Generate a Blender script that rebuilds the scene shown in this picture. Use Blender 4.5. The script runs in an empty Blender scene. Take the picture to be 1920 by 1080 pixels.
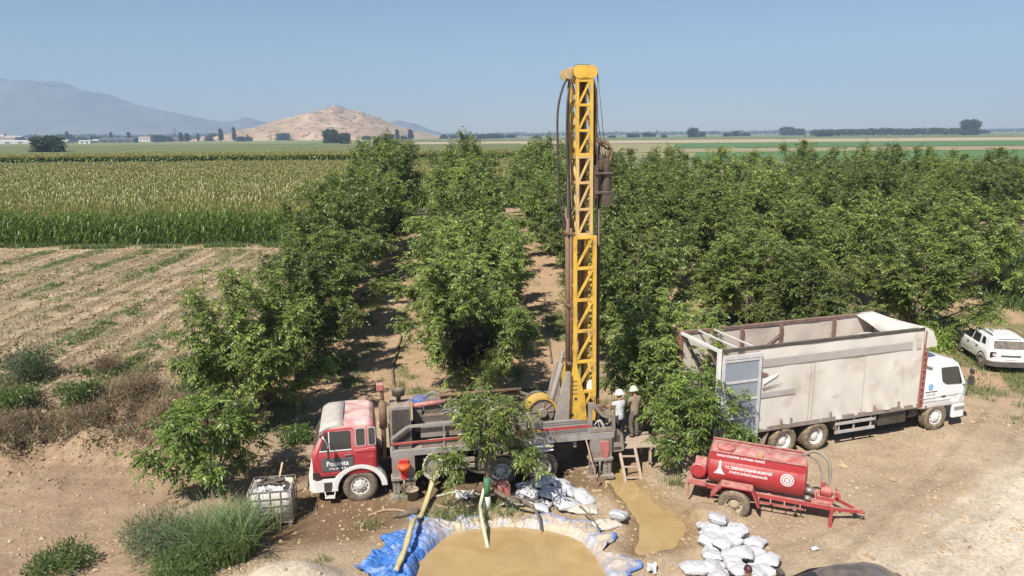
import bpy, bmesh, math, random
import numpy as np
from mathutils import Vector, Matrix, Euler
R = math.radians
SC = bpy.context.scene
COL = SC.collection
rng = np.random.default_rng(7)
random.seed(11)

# ------------------------------------------------------------------ camera
cam = bpy.data.objects.new('camera', bpy.data.cameras.new('camera'))
COL.objects.link(cam)
cam.location = (0, 0, 11)
cam.data.sensor_width = 36
cam.data.lens = 36 * 1371 / 1920
cam.data.clip_start = 0.2
cam.data.clip_end = 30000
_q = Matrix.Rotation(R(90 - 11.864), 4, 'X') @ Matrix.Rotation(R(-0.5), 4, 'Z')
cam.rotation_euler = _q.to_euler()
SC.camera = cam

# ------------------------------------------------------------------ sky, sun, exposure
SUN_EL, SUN_AZ = 50.0, math.degrees(math.atan2(-0.87, -0.5))     # light comes from (-0.5,-0.87)
W = bpy.data.worlds.new("World"); SC.world = W; W.use_nodes = True
wn = W.node_tree
sky = wn.nodes.new('ShaderNodeTexSky'); sky.sky_type = 'NISHITA'; sky.sun_disc = False
sky.sun_elevation = R(SUN_EL)
sky.sun_rotation = math.atan2(-0.5, -0.87)        # clockwise from +Y
sky.air_density = 1.0; sky.dust_density = .25; sky.ozone_density = 4.0; sky.altitude = 300
bg = wn.nodes['Background']; bg.inputs['Strength'].default_value = 0.066
wn.links.new(sky.outputs[0], bg.inputs[0])
sun = bpy.data.objects.new('sun', bpy.data.lights.new('sun', 'SUN'))
sun.data.energy = 4.8; sun.data.angle = R(0.5); sun.data.color = (1, .95, .87)
_d = Vector((0.5 * math.cos(R(SUN_EL)), 0.87 * math.cos(R(SUN_EL)), -math.sin(R(SUN_EL))))
sun.rotation_euler = _d.to_track_quat('-Z', 'Y').to_euler()
COL.objects.link(sun)
SC.view_settings.view_transform = 'Standard'; SC.view_settings.look = 'None'
SC.view_settings.exposure = 0.6; SC.view_settings.gamma = 1
SC.render.engine = 'CYCLES'
SC.cycles.max_bounces = 6; SC.cycles.diffuse_bounces = 3; SC.cycles.glossy_bounces = 2
SC.cycles.transmission_bounces = 3; SC.cycles.volume_bounces = 0; SC.cycles.transparent_max_bounces = 6
SC.cycles.use_denoising = True

# ------------------------------------------------------------------ helpers: tags
def tag(o, label=None, cat=None, group=None, kind=None):
    if label: o['label'] = label
    if cat: o['category'] = cat
    if group: o['group'] = group
    if kind: o['kind'] = kind
    return o

def empty(name, loc=(0, 0, 0), rz=0.0, label=None, cat=None, group=None):
    o = bpy.data.objects.new(name, None); COL.objects.link(o)
    o.location = loc; o.rotation_euler = (0, 0, rz); o.empty_display_size = .2
    return tag(o, label, cat, group)

def copy_tree(o, parent=None):
    c = o.copy(); COL.objects.link(c)
    if parent: c.parent = parent
    for ch in list(o.children): copy_tree(ch, c)
    return c

# ------------------------------------------------------------------ helpers: materials
def srgb(r, g, b):
    f = lambda c: ((c / 255) / 12.92 if c / 255 <= .04045 else ((c / 255 + .055) / 1.055) ** 2.4)
    return (f(r), f(g), f(b))

DUST = (.42, .31, .2)
def pmat(name, col, rough=.6, metal=0.0, var=.18, scale=3.0, dust=0.0, dustup=0.0, bump=0.0, bscale=30, col2=None, c2amt=.5, spec=.5, coat=0, dustcol=DUST):
    m = bpy.data.materials.new(name); m.use_nodes = True
    nt = m.node_tree; N = nt.nodes; L = nt.links
    b = N['Principled BSDF']
    tc = N.new('ShaderNodeTexCoord')
    n1 = N.new('ShaderNodeTexNoise'); n1.inputs['Scale'].default_value = scale; n1.inputs['Detail'].default_value = 6
    L.new(tc.outputs['Object'], n1.inputs['Vector'])
    mr = N.new('ShaderNodeMapRange'); mr.inputs[1].default_value = .3; mr.inputs[2].default_value = .7
    mr.inputs[3].default_value = 1 - var; mr.inputs[4].default_value = 1 + var
    L.new(n1.outputs[0], mr.inputs[0])
    vm = N.new('ShaderNodeVectorMath'); vm.operation = 'SCALE'; vm.inputs[0].default_value = col
    L.new(mr.outputs[0], vm.inputs['Scale'])
    out = vm.outputs[0]
    def mix(fac, a, colb):
        x = N.new('ShaderNodeMix'); x.data_type = 'RGBA'
        L.new(fac, x.inputs[0]); L.new(a, x.inputs[6]); x.inputs[7].default_value = (*colb, 1)
        return x.outputs[2]
    if col2:
        n3 = N.new('ShaderNodeTexNoise'); n3.inputs['Scale'].default_value = scale * .7; n3.inputs['Detail'].default_value = 8
        n3.inputs['Roughness'].default_value = .7
        mp = N.new('ShaderNodeMapping'); mp.inputs['Location'].default_value = (3.1, 7.7, 1.3)
        L.new(tc.outputs['Object'], mp.inputs[0]); L.new(mp.outputs[0], n3.inputs['Vector'])
        r3 = N.new('ShaderNodeMapRange'); r3.inputs[1].default_value = .62 - .3 * c2amt; r3.inputs[2].default_value = .72 - .2 * c2amt
        L.new(n3.outputs[0], r3.inputs[0])
        out = mix(r3.outputs[0], out, col2)
    rr = None
    if dust or dustup:
        n2 = N.new('ShaderNodeTexNoise'); n2.inputs['Scale'].default_value = scale * 1.7; n2.inputs['Detail'].default_value = 7
        mp2 = N.new('ShaderNodeMapping'); mp2.inputs['Location'].default_value = (9.1, 2.7, 5.3)
        L.new(tc.outputs['Object'], mp2.inputs[0]); L.new(mp2.outputs[0], n2.inputs['Vector'])
        geo = N.new('ShaderNodeNewGeometry'); sp = N.new('ShaderNodeSeparateXYZ'); L.new(geo.outputs['Normal'], sp.inputs[0])
        cl = N.new('ShaderNodeMapRange'); cl.inputs[1].default_value = .1; cl.inputs[2].default_value = .95
        cl.inputs[3].default_value = dust; cl.inputs[4].default_value = max(dust, dustup); L.new(sp.outputs[2], cl.inputs[0])
        r2 = N.new('ShaderNodeMapRange'); r2.inputs[1].default_value = .3; r2.inputs[2].default_value = .65; r2.inputs[3].default_value = .35; r2.inputs[4].default_value = 1.2
        L.new(n2.outputs[0], r2.inputs[0])
        mu = N.new('ShaderNodeMath'); mu.operation = 'MULTIPLY'; mu.use_clamp = True
        L.new(cl.outputs[0], mu.inputs[0]); L.new(r2.outputs[0], mu.inputs[1])
        out = mix(mu.outputs[0], out, dustcol)
        rr = N.new('ShaderNodeMapRange'); rr.inputs[3].default_value = rough; rr.inputs[4].default_value = .9
        L.new(mu.outputs[0], rr.inputs[0]); L.new(rr.outputs[0], b.inputs['Roughness'])
    L.new(out, b.inputs['Base Color'])
    if rr is None: b.inputs['Roughness'].default_value = rough
    b.inputs['Metallic'].default_value = metal
    b.inputs['Specular IOR Level'].default_value = spec
    if coat: b.inputs['Coat Weight'].default_value = coat; b.inputs['Coat Roughness'].default_value = .08
    if bump:
        nb = N.new('ShaderNodeTexNoise'); nb.inputs['Scale'].default_value = bscale; nb.inputs['Detail'].default_value = 5
        L.new(tc.outputs['Object'], nb.inputs['Vector'])
        bp = N.new('ShaderNodeBump'); bp.inputs['Strength'].default_value = bump; bp.inputs['Distance'].default_value = .05
        L.new(nb.outputs[0], bp.inputs['Height']); L.new(bp.outputs[0], b.inputs['Normal'])
    return m

def leafmat(name, dark, light, trans=.3, rough=.42, spec=.5, bright=.22):
    m = bpy.data.materials.new(name); m.use_nodes = True
    nt = m.node_tree; N = nt.nodes; L = nt.links
    b = N['Principled BSDF']; out = N['Material Output']
    at = N.new('ShaderNodeAttribute'); at.attribute_name = 'tint'
    x = N.new('ShaderNodeMix'); x.data_type = 'RGBA'
    L.new(at.outputs['Fac'], x.inputs[0]); x.inputs[6].default_value = (*dark, 1); x.inputs[7].default_value = (*light, 1)
    oi = N.new('ShaderNodeObjectInfo')
    hs = N.new('ShaderNodeHueSaturation')
    mr = N.new('ShaderNodeMapRange'); mr.inputs[3].default_value = 1 - bright; mr.inputs[4].default_value = 1 + bright
    L.new(oi.outputs['Random'], mr.inputs[0]); L.new(mr.outputs[0], hs.inputs['Value'])
    L.new(x.outputs[2], hs.inputs['Color'])
    L.new(hs.outputs[0], b.inputs['Base Color'])
    b.inputs['Roughness'].default_value = rough; b.inputs['Specular IOR Level'].default_value = spec
    tr = N.new('ShaderNodeBsdfTranslucent')
    g = N.new('ShaderNodeVectorMath'); g.operation = 'MULTIPLY'; g.inputs[1].default_value = (1.3, 1.5, .6)
    L.new(hs.outputs[0], g.inputs[0]); L.new(g.outputs[0], tr.inputs['Color'])
    ms = N.new('ShaderNodeMixShader'); ms.inputs[0].default_value = trans
    L.new(b.outputs[0], ms.inputs[1]); L.new(tr.outputs[0], ms.inputs[2]); L.new(ms.outputs[0], out.inputs[0])
    return m

def glassmat(name, col=(.022, .026, .028), rough=.05, dust=.035):
    return pmat(name, col, rough=rough, var=.1, dust=dust, dustup=dust, spec=.8)

# ------------------------------------------------------------------ helpers: mesh
def npmesh(name, V, F, mats=(), attr=None, smooth=False, mi=None):
    me = bpy.data.meshes.new(name)
    V = np.asarray(V, np.float32); F = np.asarray(F, np.int32)
    k = F.shape[1]
    me.vertices.add(len(V)); me.vertices.foreach_set('co', V.ravel())
    me.loops.add(F.size); me.loops.foreach_set('vertex_index', F.ravel())
    me.polygons.add(len(F)); me.polygons.foreach_set('loop_start', np.arange(0, F.size, k, dtype=np.int32))
    me.polygons.foreach_set('loop_total', np.full(len(F), k, np.int32))
    me.polygons.foreach_set('use_smooth', np.full(len(F), smooth))
    for m in mats: me.materials.append(m)
    if mi is not None: me.polygons.foreach_set('material_index', np.asarray(mi, np.int32))
    for n, a in (attr or {}).items():
        a = np.asarray(a, np.float32)
        if a.ndim == 1:
            at = me.attributes.new(n, 'FLOAT', 'POINT'); at.data.foreach_set('value', a)
        else:
            at = me.attributes.new(n, 'FLOAT_COLOR', 'POINT')
            if a.shape[1] == 3: a = np.hstack([a, np.ones((len(a), 1), np.float32)])
            at.data.foreach_set('color', a.ravel())
    me.update(); me.validate()
    return me

def link(name, me, parent=None):
    o = bpy.data.objects.new(name, me); COL.objects.link(o)
    if parent: o.parent = parent
    return o

class MB:
    def __init__(s): s.v = []; s.f = []; s.m = []; s.s = []
    def add(s, vs, fs, mi=0, sm=False):
        o = len(s.v); s.v.extend([tuple(v) for v in vs])
        for f in fs: s.f.append([i + o for i in f]); s.m.append(mi); s.s.append(sm)
        return s
    def box(s, c, d, rot=None, mi=0):
        hx, hy, hz = d[0] / 2, d[1] / 2, d[2] / 2
        P = [Vector((x * hx, y * hy, z * hz)) for z in (-1, 1) for y in (-1, 1) for x in (-1, 1)]
        if rot is not None: P = [rot @ p for p in P]
        P = [p + Vector(c) for p in P]
        return s.add(P, [(0, 2, 3, 1), (4, 5, 7, 6), (0, 1, 5, 4), (2, 6, 7, 3), (0, 4, 6, 2), (1, 3, 7, 5)], mi)
    def span(s, x0, x1, y0, y1, z0, z1, mi=0):
        return s.box(((x0 + x1) / 2, (y0 + y1) / 2, (z0 + z1) / 2), (x1 - x0, y1 - y0, z1 - z0), None, mi)
    def bar(s, p0, p1, w, h, mi=0, up=(0, 0, 1)):
        p0, p1 = Vector(p0), Vector(p1); d = (p1 - p0); L = d.length
        if L < 1e-6: return s
        d.normalize(); u = Vector(up)
        if abs(d.dot(u)) > .98: u = Vector((0, 1, 0)) if abs(d.y) < .9 else Vector((1, 0, 0))
        a = d.cross(u).normalized(); b = a.cross(d).normalized()
        M = Matrix((d, a, b)).transposed()
        return s.box((p0 + p1) / 2, (L, w, h), M, mi)
    def tube(s, pts, r, n=8, mi=0, caps=True, sm=True):
        pts = [Vector(p) for p in pts]; k = len(pts)
        rs = r if isinstance(r, (list, tuple)) else [r] * k
        t0 = (pts[1] - pts[0]).normalized()
        ref = Vector((0, 0, 1)) if abs(t0.z) < .9 else Vector((1, 0, 0))
        nrm = (ref - t0 * ref.dot(t0)).normalized()
        V = []
        for i in range(k):
            t = (pts[min(i + 1, k - 1)] - pts[max(i - 1, 0)])
            t = t.normalized() if t.length > 1e-7 else t0
            nn = nrm - t * nrm.dot(t)
            if nn.length > 1e-5: nrm = nn.normalized()
            bn = t.cross(nrm)
            for j in range(n):
                a = 2 * math.pi * j / n
                V.append(pts[i] + (nrm * math.cos(a) + bn * math.sin(a)) * rs[i])
        F = [(i * n + j, i * n + (j + 1) % n, (i + 1) * n + (j + 1) % n, (i + 1) * n + j) for i in range(k - 1) for j in range(n)]
        s.add(V, F, mi, sm)
        if caps:
            s.add(V[:n], [tuple(range(n - 1, -1, -1))], mi); s.add(V[-n:], [tuple(range(n))], mi)
        return s
    def cyl(s, p0, p1, r0, r1=None, n=16, mi=0, caps=True):
        return s.tube([p0, p1], [r0, r0 if r1 is None else r1], n, mi, caps)
    def prism(s, poly, axis, a, b, mi=0, sm=False):
        """poly: 2-D outline (the two remaining axes in order), extruded along axis from a to b"""
        def P(u, v, t): return {'x': (t, u, v), 'y': (u, t, v), 'z': (u, v, t)}[axis]
        n = len(poly)
        V = [P(u, v, a) for u, v in poly] + [P(u, v, b) for u, v in poly]
        s.add(V, [(i, (i + 1) % n, n + (i + 1) % n, n + i) for i in range(n)], mi, sm)
        s.add(V, [tuple(range(n - 1, -1, -1)), tuple(range(n, 2 * n))], mi)
        return s
    def rev(s, prof, o, ax='y', n=24, mi=0, sm=True):
        """prof: (radius, height along axis)"""
        V = []
        for r, h in prof:
            for j in range(n):
                a = 2 * math.pi * j / n; c, d = r * math.cos(a), r * math.sin(a)
                q = {'x': (h, c, d), 'y': (c, h, d), 'z': (c, d, h)}[ax]
                V.append((o[0] + q[0], o[1] + q[1], o[2] + q[2]))
        F = [(i * n + j, i * n + (j + 1) % n, (i + 1) * n + (j + 1) % n, (i + 1) * n + j) for i in range(len(prof) - 1) for j in range(n)]
        return s.add(V, F, mi, sm)
    def loft(s, rings, mi=0, caps=True, sm=True):
        n = len(rings[0]); V = [p for r in rings for p in r]
        F = [(i * n + j, i * n + (j + 1) % n, (i + 1) * n + (j + 1) % n, (i + 1) * n + j) for i in range(len(rings) - 1) for j in range(n)]
        s.add(V, F, mi, sm)
        if caps: s.add(rings[0], [tuple(range(n - 1, -1, -1))], mi); s.add(rings[-1], [tuple(range(n))], mi)
        return s
    def ball(s, c, r, n=12, mi=0, M=None):
        V = []; rr = r if isinstance(r, (tuple, list)) else (r, r, r)
        for i in range(n + 1):
            th = math.pi * i / n
            for j in range(2 * n):
                ph = math.pi * j / n
                p = Vector((rr[0] * math.sin(th) * math.cos(ph), rr[1] * math.sin(th) * math.sin(ph), rr[2] * math.cos(th)))
                if M is not None: p = M @ p
                V.append(Vector(c) + p)
        m = 2 * n
        return s.add(V, [(i * m + j, (i + 1) * m + j, (i + 1) * m + (j + 1) % m, i * m + (j + 1) % m) for i in range(n) for j in range(m)], mi, True)
    def build(s, name, mats, parent=None, bevel=0.0, recalc=True):
        me = bpy.data.meshes.new(name)
        me.from_pydata([tuple(v) for v in s.v], [], s.f)
        for m in (mats if isinstance(mats, (list, tuple)) else [mats]): me.materials.append(m)
        me.polygons.foreach_set('material_index', s.m); me.polygons.foreach_set('use_smooth', s.s)
        if recalc:
            bm = bmesh.new(); bm.from_mesh(me)
            bmesh.ops.remove_doubles(bm, verts=bm.verts, dist=1e-5)
            bmesh.ops.recalc_face_normals(bm, faces=bm.faces)
            bm.to_mesh(me); bm.free()
        me.update()
        o = link(name, me, parent)
        if bevel:
            b = o.modifiers.new('bevel', 'BEVEL'); b.width = bevel; b.segments = 2; b.limit_method = 'ANGLE'; b.angle_limit = R(40)
        return o

def curve_pts(pts, n=8):
    """Catmull-Rom through the points"""
    P = [Vector(p) for p in pts]; P = [P[0] * 2 - P[1]] + P + [P[-1] * 2 - P[-2]]
    out = []
    for i in range(1, len(P) - 2):
        for k in range(n):
            t = k / n; a, b, c, d = P[i - 1], P[i], P[i + 1], P[i + 2]
            out.append(.5 * ((2 * b) + (c - a) * t + (2 * a - 5 * b + 4 * c - d) * t * t + (3 * b - a - 3 * c + d) * t ** 3))
    out.append(P[-2]); return out

# ------------------------------------------------------------------ numpy noise
_tab = np.random.default_rng(3).random((257, 257))
_tab[256] = _tab[0]; _tab[:, 256] = _tab[:, 0]
def vnoise(x, y, s=1.0):
    x = np.asarray(x, float) * s + 1000.3; y = np.asarray(y, float) * s + 1000.7
    xi = np.floor(x).astype(int); yi = np.floor(y).astype(int); fx = x - xi; fy = y - yi
    fx = fx * fx * (3 - 2 * fx); fy = fy * fy * (3 - 2 * fy); xi &= 255; yi &= 255
    a = _tab[xi, yi]; b = _tab[xi + 1, yi]; c = _tab[xi, yi + 1]; d = _tab[xi + 1, yi + 1]
    return (a * (1 - fx) + b * fx) * (1 - fy) + (c * (1 - fx) + d * fx) * fy
def fbm(x, y, s=1.0, o=4):
    t = 0; a = .5; w = 0
    for i in range(o): t = t + a * vnoise(x, y, s * 2 ** i); w += a; a *= .5
    return t / w
def ss(a, b, x):
    t = np.clip((np.asarray(x, float) - a) / (b - a), 0, 1); return t * t * (3 - 2 * t)

# ------------------------------------------------------------------ terrain
STREAM = [(3.30, 23.6), (3.42, 22.4), (3.62, 21.3), (3.95, 20.2), (4.25, 19.2), (4.0, 18.5), (3.4, 17.9)]
STREAM_W = [.26, .32, .38, .42, .6, .5, .15]
PIT_C, PIT_R = (-.15, 16.75), (2.30, 2.14)
def stream_d(x, y):
    best = np.full(np.shape(x), 99.0)
    for (a, b), wa, wb in zip(zip(STREAM[:-1], STREAM[1:]), STREAM_W[:-1], STREAM_W[1:]):
        dx, dy = b[0] - a[0], b[1] - a[1]
        t = np.clip(((x - a[0]) * dx + (y - a[1]) * dy) / (dx * dx + dy * dy), 0, 1)
        d = np.hypot(x - a[0] - t * dx, y - a[1] - t * dy) - (wa + (wb - wa) * t)
        best = np.minimum(best, d)
    return best
def pit_q(x, y):
    return (np.abs((x - PIT_C[0]) / PIT_R[0]) ** 2.5 + np.abs((y - PIT_C[1]) / PIT_R[1]) ** 2.5) ** .4 * (1 + .16 * (fbm(x, y, .7, 2) - .5))
def bankmask(x, y):
    edge = 24.9 + 1.5 * (vnoise(x, y * 0, .22) - .5) + 1.2 * (fbm(x, y, .5, 3) - .5)
    a = .58 * ss(-1.2, 3.3, y - edge) + .42 * ss(-1.9, -1.25, y - edge + .5 * (fbm(x, y, 1.3, 3) - .5))
    return a * ss(-9.2, -13.2, x + .03 * (y - 26) + 1.0 * (vnoise(y, x, .5) - .5))
def tracks(x, y):
    t = 0
    for x0, y0, sl, cv in ((9.0, 16.6, .86, .012), (10.6, 16.6, .8, -.01), (7.2, 17.0, .46, .012), (13.5, 18, 1.15, 0)):
        c = (y - y0) - sl * (x - x0) - cv * (x - x0) ** 2 + .25 * (vnoise(x, y, .3) - .5); c = c / np.sqrt(1 + sl * sl)
        for o in (-.95, .95): t = np.maximum(t, ss(.2, .08, np.abs(c - o)) * ss(6.5, 8.5, x) * ss(.35, .55, vnoise(x, y, .5) * .5 + .3))
    return t
def terrain(x, y):
    x = np.asarray(x, float); y = np.asarray(y, float)
    base = 1.5 * ss(30, 66, y)
    near = ss(120, 60, np.hypot(x, y))
    m = bankmask(x, y)
    z = base + (1.45 - base) * m
    # erosion on the bank
    slope = m * (1 - m) * 4
    z = z + near * slope * (1.25 * (fbm(x, y, .8, 4) - .5) + .35 * (fbm(x, y, 3.2, 3) - .5))
    # general roughness
    flat = near * (.10 * (fbm(x, y, .35, 3) - .5) + .05 * (fbm(x, y, 2.1, 3) - .5))
    # furrows on the left field (run the way the orchard rows run)
    fld = ss(.8, 1, m) * ss(-11.5, -13.5, x + .065 * (y - 26)) * ss(63, 61, y)
    s_ = (x + .065 * (y - 26)) + .15 * (fbm(x, y, .3, 2) - .5)
    flat = flat + near * .03 * (fbm(x, y, 5.5, 2) - .5) + near * ss(-7, -10, x) * ss(27, 24, y) * .16 * (fbm(x, y, 1.4, 4) - .5)
    z = z + flat - near * .035 * tracks(x, y) + near * fld * (.085 * np.sin(s_ * 2 * np.pi / 1.4) + .11 * (fbm(x, y, 1.6, 3) - .5))
    # stream channel
    d = stream_d(x, y) + .12 * (fbm(x, y, 2.3, 2) - .5)
    z = z - .2 * ss(.22, -.25, d) + .07 * ss(.1, .45, d) * ss(1.3, .6, d)
    # dig zone right of the stream: lumpy spoil
    lump = ss(3.2, 4.6, x) * ss(8.5, 6.2, x) * ss(16, 17, y) * ss(22, 20, y) * ss(.1, .6, d)
    z = z + lump * (.16 * (fbm(x, y, 1.5, 3) - .45))
    # soil heaped round the pit, then the pit
    q = pit_q(x, y)
    z = z + .10 * ss(1.55, 1.2, q) * (.5 + fbm(x, y, .8, 2)) - 1.0 * ss(1.13, .88, q)
    # spoil mound at the lower left
    r = np.hypot((x + 5.6) / 1.9, (y - 16.2) / 1.25)
    z = z + .62 * ss(1, .15, r) + .04 * ss(1.1, .6, r) * (fbm(x, y, 4, 2) - .5)
    # rut the trailer wheel sits in
    r = np.hypot((x - 5.75) / .75, (y - 19.55) / .42)
    z = z + .3 * ss(1.25, .6, r)
    return z
def gz(x, y): return float(terrain(np.array([x]), np.array([y]))[0])

def axis_pts(lo, hi, step, far, g=1.07, mx=900):
    a = list(np.arange(lo, hi + step * .5, step)); s = step
    while a[-1] < far: s = min(s * g, mx); a.append(a[-1] + s)
    s = step; b = []
    v = lo
    while v > -far: s = min(s * g, mx); v -= s; b.append(v)
    return np.array(b[::-1] + a)
gx = axis_pts(-19, 20, .1, 6000)
gy = axis_pts(15.6, 31, .1, 6000); gy = gy[gy > -300]
GX, GY = np.meshgrid(gx, gy); fx, fy = GX.ravel(), GY.ravel()
fz = terrain(fx, fy)
# soil kinds (albedo), laid by where each soil lies
def lay(c, k, m): return c * (1 - m[:, None]) + np.array(k) * m[:, None]
n1 = fbm(fx, fy, .25, 4); n2 = fbm(fx, fy, 1.3, 4); n3 = fbm(fx + 50, fy + 9, .6, 3)
bm_ = bankmask(fx, fy)
gc = np.tile(np.array([.43, .33, .22]), (len(fx), 1))
gc = lay(gc, (.36, .265, .175), ss(.45, .6, n1) * .7)                                   # browner patches
orch = ss(26, 31, fy) * ss(95, 90, fy) * ss(-13, -11, fx + .065 * (fy - 26))
gc = lay(gc, (.42, .285, .175), orch)
fs = fx + .065 * (fy - 26)
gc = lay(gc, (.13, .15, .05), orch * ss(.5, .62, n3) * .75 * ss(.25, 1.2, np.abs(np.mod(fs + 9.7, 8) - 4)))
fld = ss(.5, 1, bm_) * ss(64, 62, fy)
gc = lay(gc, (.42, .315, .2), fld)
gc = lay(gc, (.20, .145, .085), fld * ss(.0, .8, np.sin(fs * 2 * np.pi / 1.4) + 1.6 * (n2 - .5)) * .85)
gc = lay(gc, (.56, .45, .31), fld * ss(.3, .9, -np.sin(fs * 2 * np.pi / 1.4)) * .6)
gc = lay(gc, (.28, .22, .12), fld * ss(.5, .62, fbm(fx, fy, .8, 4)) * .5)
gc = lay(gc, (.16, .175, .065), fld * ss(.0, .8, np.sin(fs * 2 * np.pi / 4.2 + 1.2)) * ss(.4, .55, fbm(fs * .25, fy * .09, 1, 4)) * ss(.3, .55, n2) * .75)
gc = lay(gc, (.44, .33, .2), ss(61.5, 62.5, fy) * ss(66, 65, fy) * ss(-10, -14, fx))
slope = np.clip(bm_ * (1 - bm_) * 4, 0, 1)
gc = lay(gc, (.215, .14, .09), slope * ss(.25, .5, n2) * .9)
gc = lay(gc, (.33, .225, .13), ss(-8.5, -11, fx) * ss(27, 24.5, fy) * .5)
road = ss(-1.6, 1.0, fx - (9.4 + (fy - 16.6) * 1.22) + 2.2 * (n3 - .5)) * ss(36, 30, fy - .12 * fx)
gc = lay(gc, (.60, .505, .385), road)
rs_ = fx - (9.4 + (fy - 16.6) * 1.22)
gc = lay(gc, (.53, .435, .32), road * ss(.5, .9, np.sin(rs_ * 1.9 + 2 * n1)) * .45)
gc = gc * (1 - .22 * tracks(fx, fy) * (.6 + .4 * np.sin((fx + fy) * 20)))[:, None]
gc = lay(gc, (.32, .22, .14), ss(-7, -10, fx) * ss(28, 24, fy) * (.45 + .55 * ss(.4, .6, n2)))
wet = ss(1.3, .6, np.hypot((fx + 5.6) / 2.9, (fy - 19.9) / 2.0) + .5 * (n2 - .5)) 
wet = np.maximum(wet, ss(1.2, .7, np.hypot((fx + 1.5) / 5.5, (fy - 21.9) / 1.5) + .4 * (n2 - .5)))
wet = np.maximum(wet, .8 * ss(1.2, .6, np.hypot((fx + 7.3) / 1.6, (fy - 22.9) / 1.1) + .4 * (n2 - .5)))
gc = lay(gc, (.175, .11, .058), wet * .92)
gc = lay(gc, (.56, .465, .345), ss(1.05, .6, np.hypot((fx + 5.6) / 1.9, (fy - 16.2) / 1.25)))
ds = stream_d(fx, fy)
gc = lay(gc, (.27, .18, .085), ss(.8, .1, ds + .5 * (n2 - .5)) * .85)
corn0 = ss(64.5, 66.5, fy) * ss(-10, -14, fx) * ss(205, 198, fy)
gc = lay(gc, (.09, .10, .035), corn0)
far = ss(90, 120, fy)
gc = lay(gc, (.27, .255, .115), far)
m_g = bpy.data.materials.new('soil'); m_g.use_nodes = True
nt = m_g.node_tree; N = nt.nodes; L = nt.links; b = N['Principled BSDF']
at = N.new('ShaderNodeAttribute'); at.attribute_name = 'soil'
tc = N.new('ShaderNodeTexCoord')
def _noise(s, d, r=.6):
    n = N.new('ShaderNodeTexNoise'); n.inputs['Scale'].default_value = s; n.inputs['Detail'].default_value = d; n.inputs['Roughness'].default_value = r
    L.new(tc.outputs['Object'], n.inputs['Vector']); return n.outputs[0]
na, nb_, nc_ = _noise(1.1, 8, .65), _noise(9, 6, .7), _noise(38, 4, .7)
s1 = N.new('ShaderNodeMapRange'); s1.inputs[1].default_value = .25; s1.inputs[2].default_value = .75; s1.inputs[3].default_value = .8; s1.inputs[4].default_value = 1.2; L.new(na, s1.inputs[0])
s2 = N.new('ShaderNodeMapRange'); s2.inputs[1].default_value = .25; s2.inputs[2].default_value = .75; s2.inputs[3].default_value = .68; s2.inputs[4].default_value = 1.3; L.new(nb_, s2.inputs[0])
mu = N.new('ShaderNodeMath'); mu.operation = 'MULTIPLY'; L.new(s1.outputs[0], mu.inputs[0]); L.new(s2.outputs[0], mu.inputs[1])
vs = N.new('ShaderNodeVectorMath'); vs.operation = 'SCALE'; L.new(at.outputs['Color'], vs.inputs[0]); L.new(mu.outputs[0], vs.inputs['Scale'])
L.new(vs.outputs[0], b.inputs['Base Color']); b.inputs['Roughness'].default_value = .95; b.inputs['Specular IOR Level'].default_value = .2
ad = N.new('ShaderNodeMath'); ad.operation = 'MULTIPLY_ADD'; L.new(nc_, ad.inputs[0]); ad.inputs[1].default_value = .35; L.new(nb_, ad.inputs[2])
bp = N.new('ShaderNodeBump'); bp.inputs['Strength'].default_value = .75; bp.inputs['Distance'].default_value = .06
L.new(ad.outputs[0], bp.inputs['Height']); L.new(bp.outputs[0], b.inputs['Normal'])
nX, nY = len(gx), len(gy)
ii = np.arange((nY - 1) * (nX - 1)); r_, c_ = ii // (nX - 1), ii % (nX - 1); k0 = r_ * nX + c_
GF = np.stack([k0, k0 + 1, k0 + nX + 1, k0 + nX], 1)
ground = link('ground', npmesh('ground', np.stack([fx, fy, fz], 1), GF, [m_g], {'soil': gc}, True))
tag(ground, kind='structure')

# far field strips (crops and stubble), each a sheet a little above the plain
def fieldmat(name, c1, c2, sc=.02, stretch=6):
    m = bpy.data.materials.new(name); m.use_nodes = True; nt = m.node_tree; N = nt.nodes; L = nt.links; b = N['Principled BSDF']
    tc = N.new('ShaderNodeTexCoord'); mp = N.new('ShaderNodeMapping'); mp.inputs['Scale'].default_value = (1, stretch, 1)
    L.new(tc.outputs['Object'], mp.inputs[0])
    n = N.new('ShaderNodeTexNoise'); n.inputs['Scale'].default_value = sc; n.inputs['Detail'].default_value = 8; n.inputs['Roughness'].default_value = .65
    L.new(mp.outputs[0], n.inputs['Vector'])
    r = N.new('ShaderNodeMapRange'); r.inputs[1].default_value = .35; r.inputs[2].default_value = .65; L.new(n.outputs[0], r.inputs[0])
    x = N.new('ShaderNodeMix'); x.data_type = 'RGBA'; L.new(r.outputs[0], x.inputs[0]); x.inputs[6].default_value = (*c1, 1); x.inputs[7].default_value = (*c2, 1)
    n2 = N.new('ShaderNodeTexNoise'); n2.inputs['Scale'].default_value = 1.2; n2.inputs['Detail'].default_value = 3; L.new(tc.outputs['Object'], n2.inputs['Vector'])
    r2 = N.new('ShaderNodeMapRange'); r2.inputs[1].default_value = .3; r2.inputs[2].default_value = .7; r2.inputs[3].default_value = .7; r2.inputs[4].default_value = 1.3; L.new(n2.outputs[0], r2.inputs[0])
    v = N.new('ShaderNodeVectorMath'); v.operation = 'SCALE'; L.new(x.outputs[2], v.inputs[0]); L.new(r2.outputs[0], v.inputs['Scale'])
    L.new(v.outputs[0], b.inputs['Base Color']); b.inputs['Roughness'].default_value = .9; b.inputs['Specular IOR Level'].default_value = .2
    return m
def sheet(name, poly, z, m):
    o = MB().add([(x, y, z) for x, y in poly], [tuple(range(len(poly)))]).build(name, m); tag(o, kind='structure'); return o
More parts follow.
